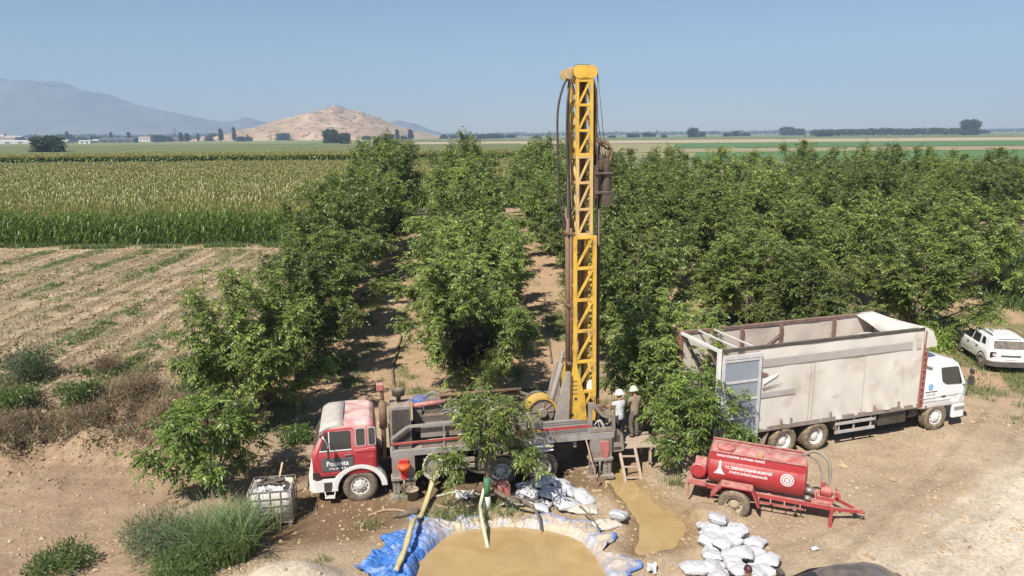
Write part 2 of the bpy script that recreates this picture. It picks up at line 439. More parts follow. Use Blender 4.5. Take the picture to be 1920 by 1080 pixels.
FM = {'olive': fieldmat('olive_crop', (.16, .19, .06), (.22, .225, .085)), 'tan': fieldmat('dry_crop', (.33, .27, .15), (.25, .23, .11)),
      'green': fieldmat('green_crop', (.075, .16, .055), (.11, .19, .065)), 'pale': fieldmat('stubble', (.45, .36, .22), (.36, .3, .17)),
      'deep': fieldmat('deep_crop', (.06, .11, .04), (.09, .13, .05)), 'mid': fieldmat('mid_crop', (.13, .17, .06), (.19, .2, .08))}
sheet('field', [(-30, 110), (260, 100), (300, 200), (-30, 200)], 1.58, FM['tan'])
sheet('field', [(-20, 207), (330, 201), (420, 300), (-20, 290)], 1.62, FM['mid'])
sheet('field', [(60, 250), (700, 215), (900, 330), (90, 360)], 1.72, FM['green'])
sheet('field', [(-60, 370), (900, 345), (1300, 520), (-60, 540)], 1.66, FM['tan'])
sheet('field', [(100, 460), (1300, 420), (1700, 640), (150, 680)], 1.9, FM['green'])
sheet('field', [(-100, 700), (1500, 660), (2300, 1000), (-150, 1050)], 1.8, FM['pale'])
sheet('field', [(-3000, 640), (-110, 600), (-180, 820), (-3000, 840)], 2.4, FM['mid'])
sheet('field', [(-3000, 850), (-190, 830), (-300, 1300), (-3000, 1300)], 2.6, FM['olive'])
sheet('field', [(-200, 1100), (2500, 1050), (4000, 2200), (-300, 2200)], 2.0, FM['mid'])
# ------------------------------------------------------------------ hills
def hillmesh(name, cx, cy, rx, ry, h, m, seed, prof, nx=160, ny=60, rough=.25, z0=1.2):
    u = np.linspace(-1, 1, nx); v = np.linspace(-1, 1, ny); U, V = np.meshgrid(u, v); U, V = U.ravel(), V.ravel()
    ridge = np.interp(U, [p[0] for p in prof], [p[1] for p in prof])
    z = ridge * np.clip(1 - V * V, 0, 1) ** .8
    nz = fbm(U * 3 + seed, V * 2 + seed, 2.2, 6) - .5
    z = z * (1 + rough * nz + .12 * (np.abs(fbm(U * 14 + seed, V * 7, 1, 4) - .5) * -2 + .3)) + .06 * nz * ss(0, .2, ridge) * (1 - V * V)
    X = cx + U * rx; Y = cy + V * ry; Z = z0 - 1.5 + h * z
    k = np.arange((ny - 1) * (nx - 1)); r, c = k // (nx - 1), k % (nx - 1); k0 = r * nx + c
    o = link(name, npmesh(name, np.stack([X, Y, Z], 1), np.stack([k0, k0 + 1, k0 + nx + 1, k0 + nx], 1), [m], None, True))
    return tag(o, kind='structure')
def rockmat(name, c1, c2, c3, sc):
    m = bpy.data.materials.new(name); m.use_nodes = True; nt = m.node_tree; N = nt.nodes; L = nt.links; b = N['Principled BSDF']
    tc = N.new('ShaderNodeTexCoord'); prev = None
    def n(s, lo, hi, det=8, r=.65):
        t = N.new('ShaderNodeTexNoise'); t.inputs['Scale'].default_value = s; t.inputs['Detail'].default_value = det; t.inputs['Roughness'].default_value = r
        L.new(tc.outputs['Object'], t.inputs['Vector']); q = N.new('ShaderNodeMapRange'); q.inputs[1].default_value = lo; q.inputs[2].default_value = hi
        L.new(t.outputs[0], q.inputs[0]); return q.outputs[0]
    x = N.new('ShaderNodeMix'); x.data_type = 'RGBA'; L.new(n(sc, .4, .6), x.inputs[0]); x.inputs[6].default_value = (*c1, 1); x.inputs[7].default_value = (*c2, 1)
    y = N.new('ShaderNodeMix'); y.data_type = 'RGBA'; L.new(n(sc * 4, .52, .6, 6, .7), y.inputs[0]); L.new(x.outputs[2], y.inputs[6]); y.inputs[7].default_value = (*c3, 1)
    L.new(y.outputs[2], b.inputs['Base Color']); b.inputs['Roughness'].default_value = .95; b.inputs['Specular IOR Level'].default_value = .1
    return m
hill_m = rockmat('dry_hillside', (.35, .235, .145), (.52, .37, .24), (.14, .12, .07), .014)
hillmesh('hill', -505, 2200, 330, 420, 86, hill_m, 4, [(-1, 0), (-.8, .2), (-.6, .44), (-.42, .66), (-.28, .8), (-.12, .9), (-.04, .985), (.05, 1), (.16, .97), (.26, .82), (.38, .62), (.55, .4), (.7, .25), (.85, .11), (1, 0)], rough=.3, nx=300, ny=120)
hillmesh('hill', -1560, 2100, 190, 160, 50, rockmat('scrub_hillside', (.3, .26, .2), (.4, .34, .27), (.12, .13, .09), .01), 9, [(-1, 0), (-.6, .5), (-.2, .85), (.1, 1), (.4, .7), (.7, .4), (1, 0)], rough=.4)
mt_m = rockmat('far_mountain', (.16, .17, .165), (.20, .195, .18), (.13, .145, .135), .0012)
hillmesh('mountain', -3200, 5300, 1913, 850, 435, mt_m, 12, [(-1, 0), (-.9, .3), (-.75, .72), (-.55, 1), (-.33, .9), (-.2, .93), (-.02, .9), (.05, .8), (.16, .74), (.24, .58), (.38, .44), (.55, .3), (.75, .16), (1, 0)], 220, 50, .1)
hillmesh('mountain', -1358, 5300, 477, 400, 219, mt_m, 21, [(-1, 0), (-.6, .25), (-.2, .5), (.1, .9), (.3, 1), (.5, .8), (.75, .4), (1, 0)], 90, 30, .15)
hillmesh('mountain', -1860, 5300, 550, 330, 138, mt_m, 33, [(-1, .1), (-.4, .6), (0, 1), (.4, .6), (1, 0)], 80, 30, .2)

hillmesh('mountain', -720, 5200, 330, 350, 112, mt_m, 41, [(-1, 0), (-.5, .6), (-.15, 1), (.2, .75), (.6, .3), (1, 0)], 80, 30, .2)
# ------------------------------------------------------------------ haze
hz = MB().span(-6200, 6200, -330, 6200, -4, 462).build('haze', [])
tag(hz, kind='stuff')
hm = bpy.data.materials.new('air'); hm.use_nodes = True; N = hm.node_tree.nodes; N.clear()
pv = N.new('ShaderNodeVolumePrincipled'); mo = N.new('ShaderNodeOutputMaterial')
pv.inputs['Color'].default_value = (.56, .74, 1, 1); pv.inputs['Density'].default_value = .00021
hm.node_tree.links.new(pv.outputs[0], mo.inputs['Volume'])
hz.data.materials.append(hm)

# ------------------------------------------------------------------ leaves, trees
m_bark = pmat('bark', (.16, .125, .09), .9, var=.3, scale=9, bump=.5, bscale=22)
m_leaf = leafmat('walnut_leaf', (.118, .156, .043), (.33, .39, .095), trans=.25, rough=.38, bright=.3)
m_leaf_y = leafmat('young_leaf', (.10, .15, .04), (.29, .39, .08))
m_leaf_far = leafmat('far_leaf', (.035, .06, .025), (.09, .13, .045), trans=.2)
m_leaf_grey = leafmat('grey_green_leaf', (.08, .11, .06), (.17, .22, .12))

def unit(a): return a / np.maximum(np.linalg.norm(a, axis=1, keepdims=True), 1e-9)
def leafquads(P, D, Lh, Wd, tint, rg, droop=.0):
    """folded lens-shaped leaves: base, left, tip, right"""
    n = len(P); D = unit(D)
    up = rg.normal(0, 1, (n, 3)) * .45 + np.array([0, 0, 1.0])
    S = unit(np.cross(D, up)); Nn = np.cross(S, D)
    mid = P + D * (Lh * .48)[:, None]
    tip = P + D * Lh[:, None] - np.array([0, 0, 1.0]) * (Lh * droop)[:, None]
    Lf = mid + S * (Wd * .5)[:, None] + Nn * (Wd * .16)[:, None]
    Rt = mid - S * (Wd * .5)[:, None] + Nn * (Wd * .16)[:, None]
    V = np.stack([P, Rt, tip, Lf], 1).reshape(-1, 3)
    F = np.arange(4 * n).reshape(n, 4)
    return V, F, np.repeat(tint, 4)

def skeleton(rg, H, Rad, nl, trunk_h, spread=1.0, leader=True):
    """limb polylines of a broad open-centred tree"""
    limbs = []
    for i in range(nl):
        az = 2 * math.pi * (i + rg.uniform(-.35, .35)) / nl * (1 if nl > 2 else 1) + rg.uniform(0, .3)
        low = i % 3 == 0
        th = R(rg.uniform(55, 78) if low else rg.uniform(18, 50))
        top = H * (rg.uniform(.38, .6) if low else rg.uniform(.7, .97))
        rr = Rad * (rg.uniform(.75, 1.0) if low else rg.uniform(.4, .85)) * spread
        p0 = np.array([0, 0, trunk_h * rg.uniform(.75, 1.25)])
        p3 = np.array([math.cos(az) * rr, math.sin(az) * rr, top])
        p1 = p0 + np.array([math.cos(az) * rr * .45, math.sin(az) * rr * .45, (top - p0[2]) * .35]) + rg.normal(0, .12, 3)
        p2 = p0 * .33 + p3 * .67 + rg.normal(0, .2, 3) + np.array([0, 0, .1 * H if low else 0])
        t = np.linspace(0, 1, 9)[:, None]
        limbs.append((1 - t) ** 3 * p0 + 3 * t * (1 - t) ** 2 * p1 + 3 * t * t * (1 - t) * p2 + t ** 3 * p3)
    if leader:
        t = np.linspace(0, 1, 9)[:, None]
        limbs.append(np.array([0, 0, trunk_h]) * (1 - t) + np.array([rg.normal(0, .2), rg.normal(0, .2), H * 1.02]) * t + rg.normal(0, .06, (9, 3)) * t)
    return limbs

def walnut(name, seed, H, Rad, ntw, leafL=.165, leafW=.062, nl=11, trunk_h=.9, mat=None, per=5, nleaf=7, yng=.2, tr=.11, twl=1.0, shoots=6):
    rg = np.random.default_rng(seed)
    limbs = skeleton(rg, H, Rad, nl, trunk_h)
    tb = MB()
    tb.tube([(0, 0, -.15), (0, 0, .1), (.02, .01, trunk_h * .6), (0, 0, trunk_h * 1.2)], [tr * 1.5, tr * 1.15, tr, tr * .9], 9)
    for l in limbs: tb.tube(l, list(np.linspace(tr * .62, tr * .09, 9)), 6)
    # twigs
    A = []; D = []; Ln = []
    for k in range(ntw):
        l = limbs[rg.integers(len(limbs))]
        t = rg.uniform(.22, 1) ** .75 * 7.99; i = int(t); p = l[i] + (l[i + 1] - l[i]) * (t - i)
        d = (l[i + 1] - l[i]); d /= np.linalg.norm(d)
        out = np.array([p[0], p[1], (p[2] - H * .45) * .8]); out /= max(np.linalg.norm(out), .1)
        v = d * .5 + out * .6 + rg.normal(0, .6, 3) + np.array([0, 0, .15]); v /= np.linalg.norm(v)
        A.append(p); D.append(v); Ln.append(rg.uniform(.45, 1.15) * twl * Rad / 3)
    for k in range(shoots):
        a = rg.uniform(0, 6.28); q = rg.uniform(0, .6) * Rad
        A.append(np.array([math.cos(a) * q, math.sin(a) * q, H * rg.uniform(.78, .93)])); D.append(np.array([rg.normal(0, .13), rg.normal(0, .13), 1.0])); Ln.append(rg.uniform(.8, 1.3) * H / 6)
    A = np.array(A); D = unit(np.array(D)); Ln = np.array(Ln)
    for a, d, ln in list(zip(A, D, Ln))[::3]: tb.tube([a, a + d * ln], [.02, .006], 4, caps=False)
    shoot = np.arange(len(A)) >= ntw
    rep = np.where(shoot, per * 2, per)
    idx = np.repeat(np.arange(len(A)), rep); n = len(idx)
    s = rg.uniform(.15, 1.05, n)
    P = A[idx] + D[idx] * (Ln[idx] * s)[:, None] - np.array([0, 0, 1.0]) * (.16 * Ln[idx] * s * s)[:, None]
    az = rg.uniform(0, 2 * math.pi, n)
    rad = np.stack([np.cos(az), np.sin(az), np.zeros(n)], 1)
    rd = unit(D[idx] * .55 + rad * .8 + np.array([0, 0, 1.0]) * rg.normal(-.15, .3, n)[:, None])
    inner = np.clip(np.hypot(P[:, 0], P[:, 1]) / Rad, 0, 1)
    young = ((s > .85) & (rg.random(n) < yng * 2)) | (rg.random(n) < yng * .25) | (shoot[idx] & (rg.random(n) < .5))
    ct = np.where(young, rg.uniform(.55, 1.0, n), rg.uniform(.0, .42, n))
    # leaflets along each rachis
    cl = leafL * 2.2
    PP = []; DD = []; TT = []; LL = []
    for j in range(nleaf):
        t = (j // 2 + 1) / ((nleaf + 1) // 2) if j < nleaf - 1 else 1.0
        sgn = 0 if j == nleaf - 1 else (1 if j % 2 else -1)
        pos = P + rd * (cl * t * .8) - np.array([0, 0, 1.0]) * (cl * .35 * t * t)
        side = unit(np.cross(rd, np.array([0, 0, 1.0]) + rg.normal(0, .3, (n, 3))))
        d = rd * .75 + side * (.9 * sgn) - np.array([0, 0, 1.0]) * rg.uniform(.15, .75, n)[:, None]
        PP.append(pos); DD.append(d); TT.append(ct + rg.normal(0, .06, n)); LL.append(leafL * rg.uniform(.75, 1.25, n))
    PP = np.concatenate(PP); DD = np.concatenate(DD); TT = np.clip(np.concatenate(TT), 0, 1); LL = np.concatenate(LL)
    keep = PP[:, 2] > .12
    PP, DD, TT, LL = PP[keep], DD[keep], TT[keep], LL[keep]
    V, F, T = leafquads(PP, DD, LL, LL * (leafW / leafL), TT, rg, .12)
    return tb, npmesh(name, V, F, [mat or m_leaf], {'tint': T})

def tree_from(tb, crown, name, label, cat, loc, rz=0, sc=(1, 1, 1), group=None):
    root = empty(name, loc, rz, label, cat, group); root.scale = sc
    tb.build('trunk', m_bark, root, recalc=False); link('crown', crown, root)
    return root

ORD = ['first', 'second', 'third', 'fourth', 'fifth', 'sixth', 'seventh', 'eighth', 'ninth', 'tenth', 'eleventh', 'twelfth']
protos = []
for k in range(7):
    tb, cr = walnut('walnut_crown', 40 + k, 6.3, 2.95, 680, nl=18, per=8, yng=.2, leafL=.135, leafW=.06, trunk_h=.75, shoots=6, twl=.85)
    protos.append((tb, cr))
proto_roots = [None] * len(protos)
def hY(Y): return float(np.interp(Y, [24, 30, 38, 48, 60, 75, 95], [5.0, 5.7, 6.4, 7.1, 7.7, 8.1, 8.4]))
FRONT = [25.8, 29.6, 27.0, 33.5, 37.0, 45.5, 62, 68, 76, 82]
nrow = 10
for k in range(nrow):
    Y = FRONT[k]; j = 0
    while Y < 90:
        x = -9.7 + 8 * k - .065 * (Y - 26) + random.uniform(-.4, .4); y = Y + random.uniform(-.5, .5)
        if x > 75 or (k == 2 and j == 0 and False): break
        h = hY(y) * random.uniform(.88, 1.16) * (.86 if k >= 3 else 1.0)
        rad = min(3.65, 3.15 + .016 * (y - 25)) * random.uniform(.84, 1.06)
        if k == 0 and y < 30: rad *= .92
        v = random.randrange(len(protos)); sx = rad / 3.0; sz = h / 6.3
        side = ["the orchard row nearest the cornfield", "the row between the two bare alleys", "the row just behind the mast", "the row right of the mast", "the row behind the white truck"][k] if k < 5 else "the " + ORD[k] + " orchard row from the cornfield"
        lab = f"walnut tree, {ORD[j]} from the front in {side}"
        if proto_roots[v] is None:
            proto_roots[v] = tree_from(*protos[v], 'walnut_tree', lab, 'tree', (x, y, gz(x, y) - .05), random.uniform(0, 6.28), (sx, sx, sz), 'walnut trees of the orchard')
        else:
            c = copy_tree(proto_roots[v]); c['label'] = lab; c.location = (x, y, gz(x, y) - .05); c.rotation_euler.z = random.uniform(0, 6.28); c.scale = (sx, sx, sz)
        Y += 6.3 + random.uniform(-.5, .6); j += 1

# young trees in front of the vehicles
tb, cr = walnut('young_crown', 93, 3.3, 1.95, 230, leafL=.165, leafW=.058, nl=12, trunk_h=.55, mat=m_leaf_y, per=5, yng=.4, tr=.07, twl=1.1, shoots=9)
tree_from(tb, cr, 'walnut_tree', 'bright green young walnut tree in front of the dry bank, left of the red cab', 'tree', (-9.3, 20.85, gz(-9.3, 20.85) - .05), .4)
# tree in front of the drilling truck
tb, cr = walnut('young_crown', 97, 3.6, 1.45, 160, leafL=.15, leafW=.052, nl=8, trunk_h=1.6, mat=m_leaf, per=5, yng=.18, tr=.075, twl=1.6, shoots=3)
t_ = tree_from(tb, cr, 'walnut_tree', 'slender walnut tree in front of the drilling truck, its lower stem painted green and white', 'tree', (-.8, 20.05, gz(-.8, 20.05) - .05), 1.1)
p_ = MB(); p_.tube([(0, 0, .02), (.012, .006, .5)], [.125, .1], 12, 0); p_.tube([(.012, .006, .5), (.02, .01, 1.1)], [.1, .088], 12, 1)
p_.build('stem_paint', [pmat('lime_wash', (.66, .68, .55), .9), pmat('green_stem_wrap', (.07, .2, .1), .7)], t_)
tb, cr = walnut('young_crown', 98, 3.15, 1.8, 220, leafL=.16, leafW=.056, nl=11, trunk_h=.6, mat=m_leaf_y, per=5, yng=.3, tr=.08, twl=1.15, shoots=8)
tree_from(tb, cr, 'walnut_tree', 'bushy walnut tree left of the red water trailer, hiding the rear of the white truck', 'tree', (6.05, 22.95, gz(6.05, 22.95) - .05), .2)
tb, cr = walnut('young_crown', 99, 3.5, 1.7, 120, leafL=.18, leafW=.06, nl=9, trunk_h=.5, mat=m_leaf, per=5, yng=.25, tr=.07, twl=1.2, shoots=4)
tree_from(tb, cr, 'walnut_tree', 'shaded walnut tree just behind the two men on the plank platform', 'tree', (5.0, 26.0, gz(5.0, 26.0) - .05), 2.0)

# ------------------------------------------------------------------ bushes, grass, weeds
def bushmesh(name, seed, rad, h, n, Ll, Lw, mat, tint=(0, 1)):
    rg = np.random.default_rng(seed)
    k = max(8, n // 60); az = rg.uniform(0, 6.28, k); q = np.sqrt(rg.random(k)) * rad * .75; zz = rg.uniform(.15, .95, k) * h * (1 - .45 * (q / rad) ** 2)
    C = np.stack([np.cos(az) * q, np.sin(az) * q, zz], 1)
    i = rg.integers(k, size=n); d = unit(rg.normal(0, 1, (n, 3)))
    P = C[i] + d * rg.uniform(.1, .34, n)[:, None] * rad * np.array([1, 1, .8]); P[:, 2] = np.abs(P[:, 2])
    D = d + np.array([0, 0, .5]) + rg.normal(0, .5, (n, 3))
    L_ = Ll * rg.uniform(.7, 1.3, n)
    ct = rg.uniform(*tint, k)[i] * .6 + rg.uniform(*tint, n) * .4
    V, F, T = leafquads(P, D, L_, L_ * Lw / Ll, ct, rg, .15)
    st = MB()
    for c in C[:18]: st.tube([(0, 0, -.05), c * .5 + np.array([0, 0, .05]), c], [.025, .015, .006], 5, caps=False)
    return st, npmesh(name, V, F, [mat], {'tint': T})
def bush(name, label, seed, x, y, rad, h, n, Ll, Lw, mat, tint=(0, 1), cat='bush', group=None):
    st, me = bushmesh(name, seed, rad, h, n, Ll, Lw, mat, tint)
    r = empty(name, (x, y, gz(x, y) - .04), random.uniform(0, 6), label, cat, group)
    st.build('stems', m_bark, r, recalc=False); link('foliage', me, r); return r
m_weed = leafmat('weed_leaf', (.06, .10, .03), (.17, .24, .07))
m_dry = leafmat('dry_leaf', (.13, .085, .055), (.40, .30, .19), trans=.1, rough=.8, spec=.2)
bush('bush', 'rounded grey green bush at the left edge on top of the bank', 1, -19.6, 28.3, 1.15, 1.25, 3800, .16, .03, m_leaf_grey)
bush('bush', 'low yellow green shrub below the grey bush on the bank', 2, -18.6, 26.0, .9, .65, 1500, .13, .05, m_weed, (.3, 1))
bush('bush', 'fresh green leafy shrub in the middle of the dry bank', 3, -16.6, 26.5, .8, .75, 1500, .13, .05, m_weed, (.1, .8))
bush('bush', 'pale green scrubby shrub at the top of the bank near the orchard', 4, -13.4, 29.0, .8, .8, 1500, .14, .04, m_leaf_grey, (.2, .9))
bush('bush', 'low green weed bush between the red cab and the orchard', 5, -8.0, 25.2, .75, .55, 1300, .13, .05, m_weed, (.3, 1))
bush('bush', 'grey green shrub on the right shoulder of the bank above the young walnut', 6, -12.2, 27.3, .75, .7, 1300, .14, .04, m_leaf_grey)
bush('bush', 'green leafy thicket at the foot of the orchard behind the white truck', 7, 10.9, 31.5, 1.4, 1.0, 2600, .17, .04, m_weed, (0, .7))
bush('bush', 'bright green bush beside the front left wheel of the white car', 8, 21.2, 35.6, 1.2, 1.5, 2600, .15, .06, m_leaf_y, (.4, 1))
bush('bush', 'bright green bush behind the cab of the white truck', 12, 18.6, 32.6, 1.5, 1.8, 3600, .15, .06, m_leaf_y, (.35, 1))
bush('shrub', 'feathery pale green shrub left of the caged water tank', 9, -9.5, 18.0, 1.25, 1.0, 5200, .16, .022, m_leaf_grey, (.3, 1), 'shrub')
bush('shrub', 'low dark green shrub in the bottom left corner', 10, -11.9, 17.3, .9, .5, 1800, .13, .035, m_weed, (0, .7), 'shrub')
bush('shrub', 'feathery green shrub at the bottom edge in front of the tall grass', 11, -8.3, 16.6, 1.0, .75, 3600, .16, .022, m_weed, (.1, .8), 'shrub')

def blademesh(name, P, h, w, lean, tint, mat, rg, seg=3):
    """curved grass blades, each a narrow ribbon of seg quads narrowing to a tip"""
    n = len(P); az = rg.uniform(0, 6.28, n); dr = np.stack([np.cos(az), np.sin(az), np.zeros(n)], 1)
    fa = az + rg.uniform(.7, 2.2, n); sd = np.stack([np.cos(fa), np.sin(fa), np.zeros(n)], 1)
    rows = []
    for k in range(seg + 1):
        t = k / seg
        c = P + dr * (h * lean * t * t)[:, None]; c[:, 2] += h * t * (1 - .35 * lean * t)
        ww = w * (1 - t) + .004 * (w / .03)
        rows.append(c - sd * ww[:, None] * .5); rows.append(c + sd * ww[:, None] * .5)
    V = np.stack(rows, 1); m = 2 * (seg + 1); V = V.reshape(-1, 3)
    base = np.arange(n)[:, None] * m
    F = np.concatenate([base + np.array([2 * k, 2 * k + 1, 2 * k + 3, 2 * k + 2]) for k in range(seg)], 0)
    return npmesh(name, V, F, [mat], {'tint': np.repeat(tint, m)})
for k, (x_, y_, r_, h_, lab) in enumerate(((-14.6, 27.2, .95, .8, 'tangled dry brown shrub near the middle of the bank crest'), (-15.6, 25.4, .9, .6, 'dry brown shrub hanging on the lower slope of the bank'), (-12.6, 25.6, .95, .7, 'dead brown brush on the bank slope just left of the young walnut'),
        (-18.2, 24.6, 1.1, .55, 'dry brown shrub on the bank slope near the left edge'), (-13.2, 29.9, .6, .9, 'reddish dry bush standing at the edge of the ploughed field'), (-16.9, 29.3, .7, .5, 'low dead shrub between the grey bush and the ploughed field'))):
    bush('dry_shrub', lab, 30 + k, x_, y_, r_, h_, 2600, .2, .014, m_dry, (0, .75), 'shrub')
# tall cane-like grass clump
rg = np.random.default_rng(5); n = 1100
a = rg.uniform(0, 6.28, n); q = np.sqrt(rg.random(n))
P = np.stack([-7.75 + np.cos(a) * q * .85, 17.75 + np.sin(a) * q * .7, np.zeros(n)], 1); P[:, 2] = terrain(P[:, 0], P[:, 1]) - .03
tg = link('grass_clump', blademesh('grass_clump', P, rg.uniform(.9, 1.75, n), rg.uniform(.025, .05, n), rg.uniform(.25, .95, n), rg.uniform(.1, 1, n), leafmat('cane_leaf', (.08, .13, .045), (.27, .33, .16)), rg, 5))
tag(tg, 'tall arching cane grass clump in front of the caged water tank', 'grass')
n = 420; a = rg.uniform(0, 6.28, n); q = np.sqrt(rg.random(n))
P = np.stack([-7.7 + np.cos(a) * q * 1.1, 18.9 + np.sin(a) * q * .5, np.zeros(n)], 1); P[:, 2] = terrain(P[:, 0], P[:, 1]) - .03
tg = link('grass_clump', blademesh('grass_clump', P, rg.uniform(.6, 1.3, n), rg.uniform(.015, .03, n), rg.uniform(.2, .8, n), rg.uniform(.3, 1, n), leafmat('seed_grass', (.2, .2, .1), (.4, .38, .22)), rg, 4))
tag(tg, 'straw coloured seeding grass behind the tall cane grass', 'grass')
# short grass: orchard alleys, tufts on the work site, weed strips in the ploughed field
def scatter(n, x0, x1, y0, y1, prob):
    x = rg.uniform(x0, x1, n); y = rg.uniform(y0, y1, n); k = rg.random(n) < prob(x, y); return x[k], y[k]
def grass(name, x, y, h, w, mat, lean=(.2, .9), t=(0, 1), seg=2):
    P = np.stack([x, y, terrain(x, y) - .02], 1); m = len(x)
    o = link(name, blademesh(name, P, rg.uniform(*h, m), rg.uniform(*w, m), rg.uniform(*lean, m), rg.uniform(*t, m), mat, rg, seg)); tag(o, kind='stuff'); return o
m_gr = leafmat('grass_blade', (.07, .11, .03), (.2, .25, .09))
def p_orch(x, y):
    s = np.mod(x + .065 * (y - 26) + 9.7, 8); return ss(.5, .62, fbm(x + 50, y + 9, .6, 3)) * ss(.4, 1.4, np.abs(s - 4)) * ss(-13, -11, x + .065 * (y - 26))
x, y = scatter(60000, -12, 24, 26, 52, p_orch); grass('alley_grass', x, y, (.12, .42), (.02, .045), m_gr)
def p_fld(x, y):
    s = x + .065 * (y - 26); return np.maximum(ss(.0, .8, np.sin(s * 2 * np.pi / 4.2 + 1.2)) * ss(.33, .5, fbm(s * .25, y * .09, 1, 4)), .3 * ss(.5, .66, fbm(x, y, .35, 3))) * ss(.3, .55, fbm(x, y, 1.3, 4)) * ss(.85, 1, bankmask(x, y)) * ss(63.5, 62, y)
x, y = scatter(260000, -50, -11, 27, 63.5, p_fld); grass('field_weeds', x, y, (.08, .3), (.025, .06), m_weed, (.4, 1.1))
x, y = scatter(110000, -50, -10.5, 27, 63.5, lambda x, y: .6 * ss(.8, 1, bankmask(x, y)) * ss(.42, .6, fbm(x, y, .5, 3))); grass('field_straw', x, y, (.08, .3), (.015, .035), m_dry, (.3, 1.3), (.2, 1))
x, y = scatter(9000, -60, -11, 63.4, 66.2, lambda x, y: .9 * ss(.35, .6, fbm(x, y, .4, 3))); grass('field_edge_grass', x, y, (.2, .7), (.04, .09), m_weed)
def p_tuft(cs):
    def f(x, y):
        v = 0
        for cx, cy, r in cs: v = np.maximum(v, ss(1, .3, np.hypot(x - cx, y - cy) / r))
        return v
    return f
x, y = scatter(26000, -9, 6, 17, 24, p_tuft([(-1.9, 19.7, 1.0), (-1.2, 19.3, .7), (-4.2, 19.2, .45), (-3.4, 20.8, .35), (-5.1, 17.4, .4), (-.2, 19.9, .6), (5.1, 21.6, .5), (-.4, 20.5, .5)])); grass('site_grass', x, y, (.12, .45), (.015, .03), m_gr)
x, y = scatter(60000, 26, 60, 40, 66, p_tuft([(38, 56, 7), (44, 58, 7), (34, 50, 4), (50, 60, 8), (31, 44, 2.5), (24.5, 33.6, .8)])); grass('tall_weeds', x, y, (.5, 1.5), (.05, .12), m_weed, (.2, .7), (0, .7))
x, y = scatter(5000, 19, 30, 28, 44, p_tuft([(20.5, 31.2, 1.2), (21.8, 32.2, .9), (25, 41, 2.0), (28, 43, 2), (23.2, 30.0, 1.0)])); grass('verge_grass', x, y, (.1, .4), (.02, .05), m_gr)
# dry vines and twigs hanging over the bank
n = 19000; x = rg.uniform(-25, -9.6, n); y = rg.uniform(22.0, 30.2, n); bmk = bankmask(x, y)
k = (rg.random(n) < ss(.03, .35, bmk) * ss(1.0, .8, bmk) + .25 * (bmk > .8) * ss(.5, .6, fbm(x, y, .6, 3))) & (fbm(x, y, .7, 3) > .47); x, y = x[k], y[k]
grass('dry_brush', x, y, (.2, .95), (.01, .026), m_dry, (.5, 1.8), (0, .8), 4)
n = 30000; x = rg.uniform(-25, -9.6, n); y = rg.uniform(21.6, 30.0, n); bmk = bankmask(x, y); k = (rg.random(n) < ss(.02, .3, bmk) * ss(1.0, .75, bmk)) & (fbm(x, y, .9, 3) > .45); x, y = x[k], y[k]; m = len(x)
P = np.stack([x, y, terrain(x, y) + rg.uniform(0, .3, m)], 1); Ld = rg.uniform(.05, .14, m)
V, F, T = leafquads(P, rg.normal(0, 1, (m, 3)), Ld, Ld * .5, rg.uniform(0, .7, m), rg, .2)
tag(link('dry_leaf_litter', npmesh('dry_leaf_litter', V, F, [m_dry], {'tint': T})), kind='stuff')
x, y = scatter(16000, -25, -9.8, 22.5, 30, lambda x, y: ss(.52, .66, fbm(x * .8 + 7, y * .8, 1, 3)) * (bankmask(x, y) > .15)); grass('bank_weeds', x, y, (.12, .45), (.02, .06), m_weed, (.3, 1.2), (0, .8))
# clods and stones
n = 34000; x = rg.uniform(-20, 20, n); y = rg.uniform(16, 30, n)
w_ = .25 + .9 * np.clip(bankmask(x, y) * (1 - bankmask(x, y)) * 4, 0, 1) + .8 * ss(1.2, .3, np.abs(stream_d(x, y) - .5)) + .6 * (fbm(x, y, .5, 3) > .55)
k = (rg.random(n) < w_ * .8) & (stream_d(x, y) > .1) & (pit_q(x, y) > 1.5); x, y = x[k], y[k]
mb = MB(); V = []; F = []; base = np.array([(0, 0, 1), (1, 0, 0), (0, 1, 0), (-1, 0, 0), (0, -1, 0), (0, 0, -.6)], float); bf = np.array([(0, 1, 2), (0, 2, 3), (0, 3, 4), (0, 4, 1), (5, 2, 1), (5, 3, 2), (5, 4, 3), (5, 1, 4)])
sz = rg.gamma(1.3, .014, len(x)) + .008; zz = terrain(x, y)
rot = rg.uniform(0, 6.28, len(x)); jit = rg.uniform(.6, 1.4, (len(x), 6, 3))
B = base[None] * jit * sz[:, None, None]; c_, s_ = np.cos(rot)[:, None], np.sin(rot)[:, None]
BX = B[:, :, 0] * c_ - B[:, :, 1] * s_ + x[:, None]; BY = B[:, :, 0] * s_ + B[:, :, 1] * c_ + y[:, None]; BZ = B[:, :, 2] * .8 + (zz + sz * .2)[:, None]
V = np.stack([BX, BY, BZ], 2).reshape(-1, 3); F = (np.arange(len(x))[:, None, None] * 6 + bf[None]).reshape(-1, 3)
def clods(x, y, sz, m):
    zz = terrain(x, y); rot = rg.uniform(0, 6.28, len(x)); jit = rg.uniform(.6, 1.4, (len(x), 6, 3)); B = base[None] * jit * sz[:, None, None]; c_, s_ = np.cos(rot)[:, None], np.sin(rot)[:, None]
    V = np.stack([B[:, :, 0] * c_ - B[:, :, 1] * s_ + x[:, None], B[:, :, 0] * s_ + B[:, :, 1] * c_ + y[:, None], B[:, :, 2] * .8 + (zz + sz * .2)[:, None]], 2).reshape(-1, 3)
    tag(link('dirt_clods', npmesh('dirt_clods', V, (np.arange(len(x))[:, None, None] * 6 + bf[None]).reshape(-1, 3), [m], None, False)), kind='stuff')
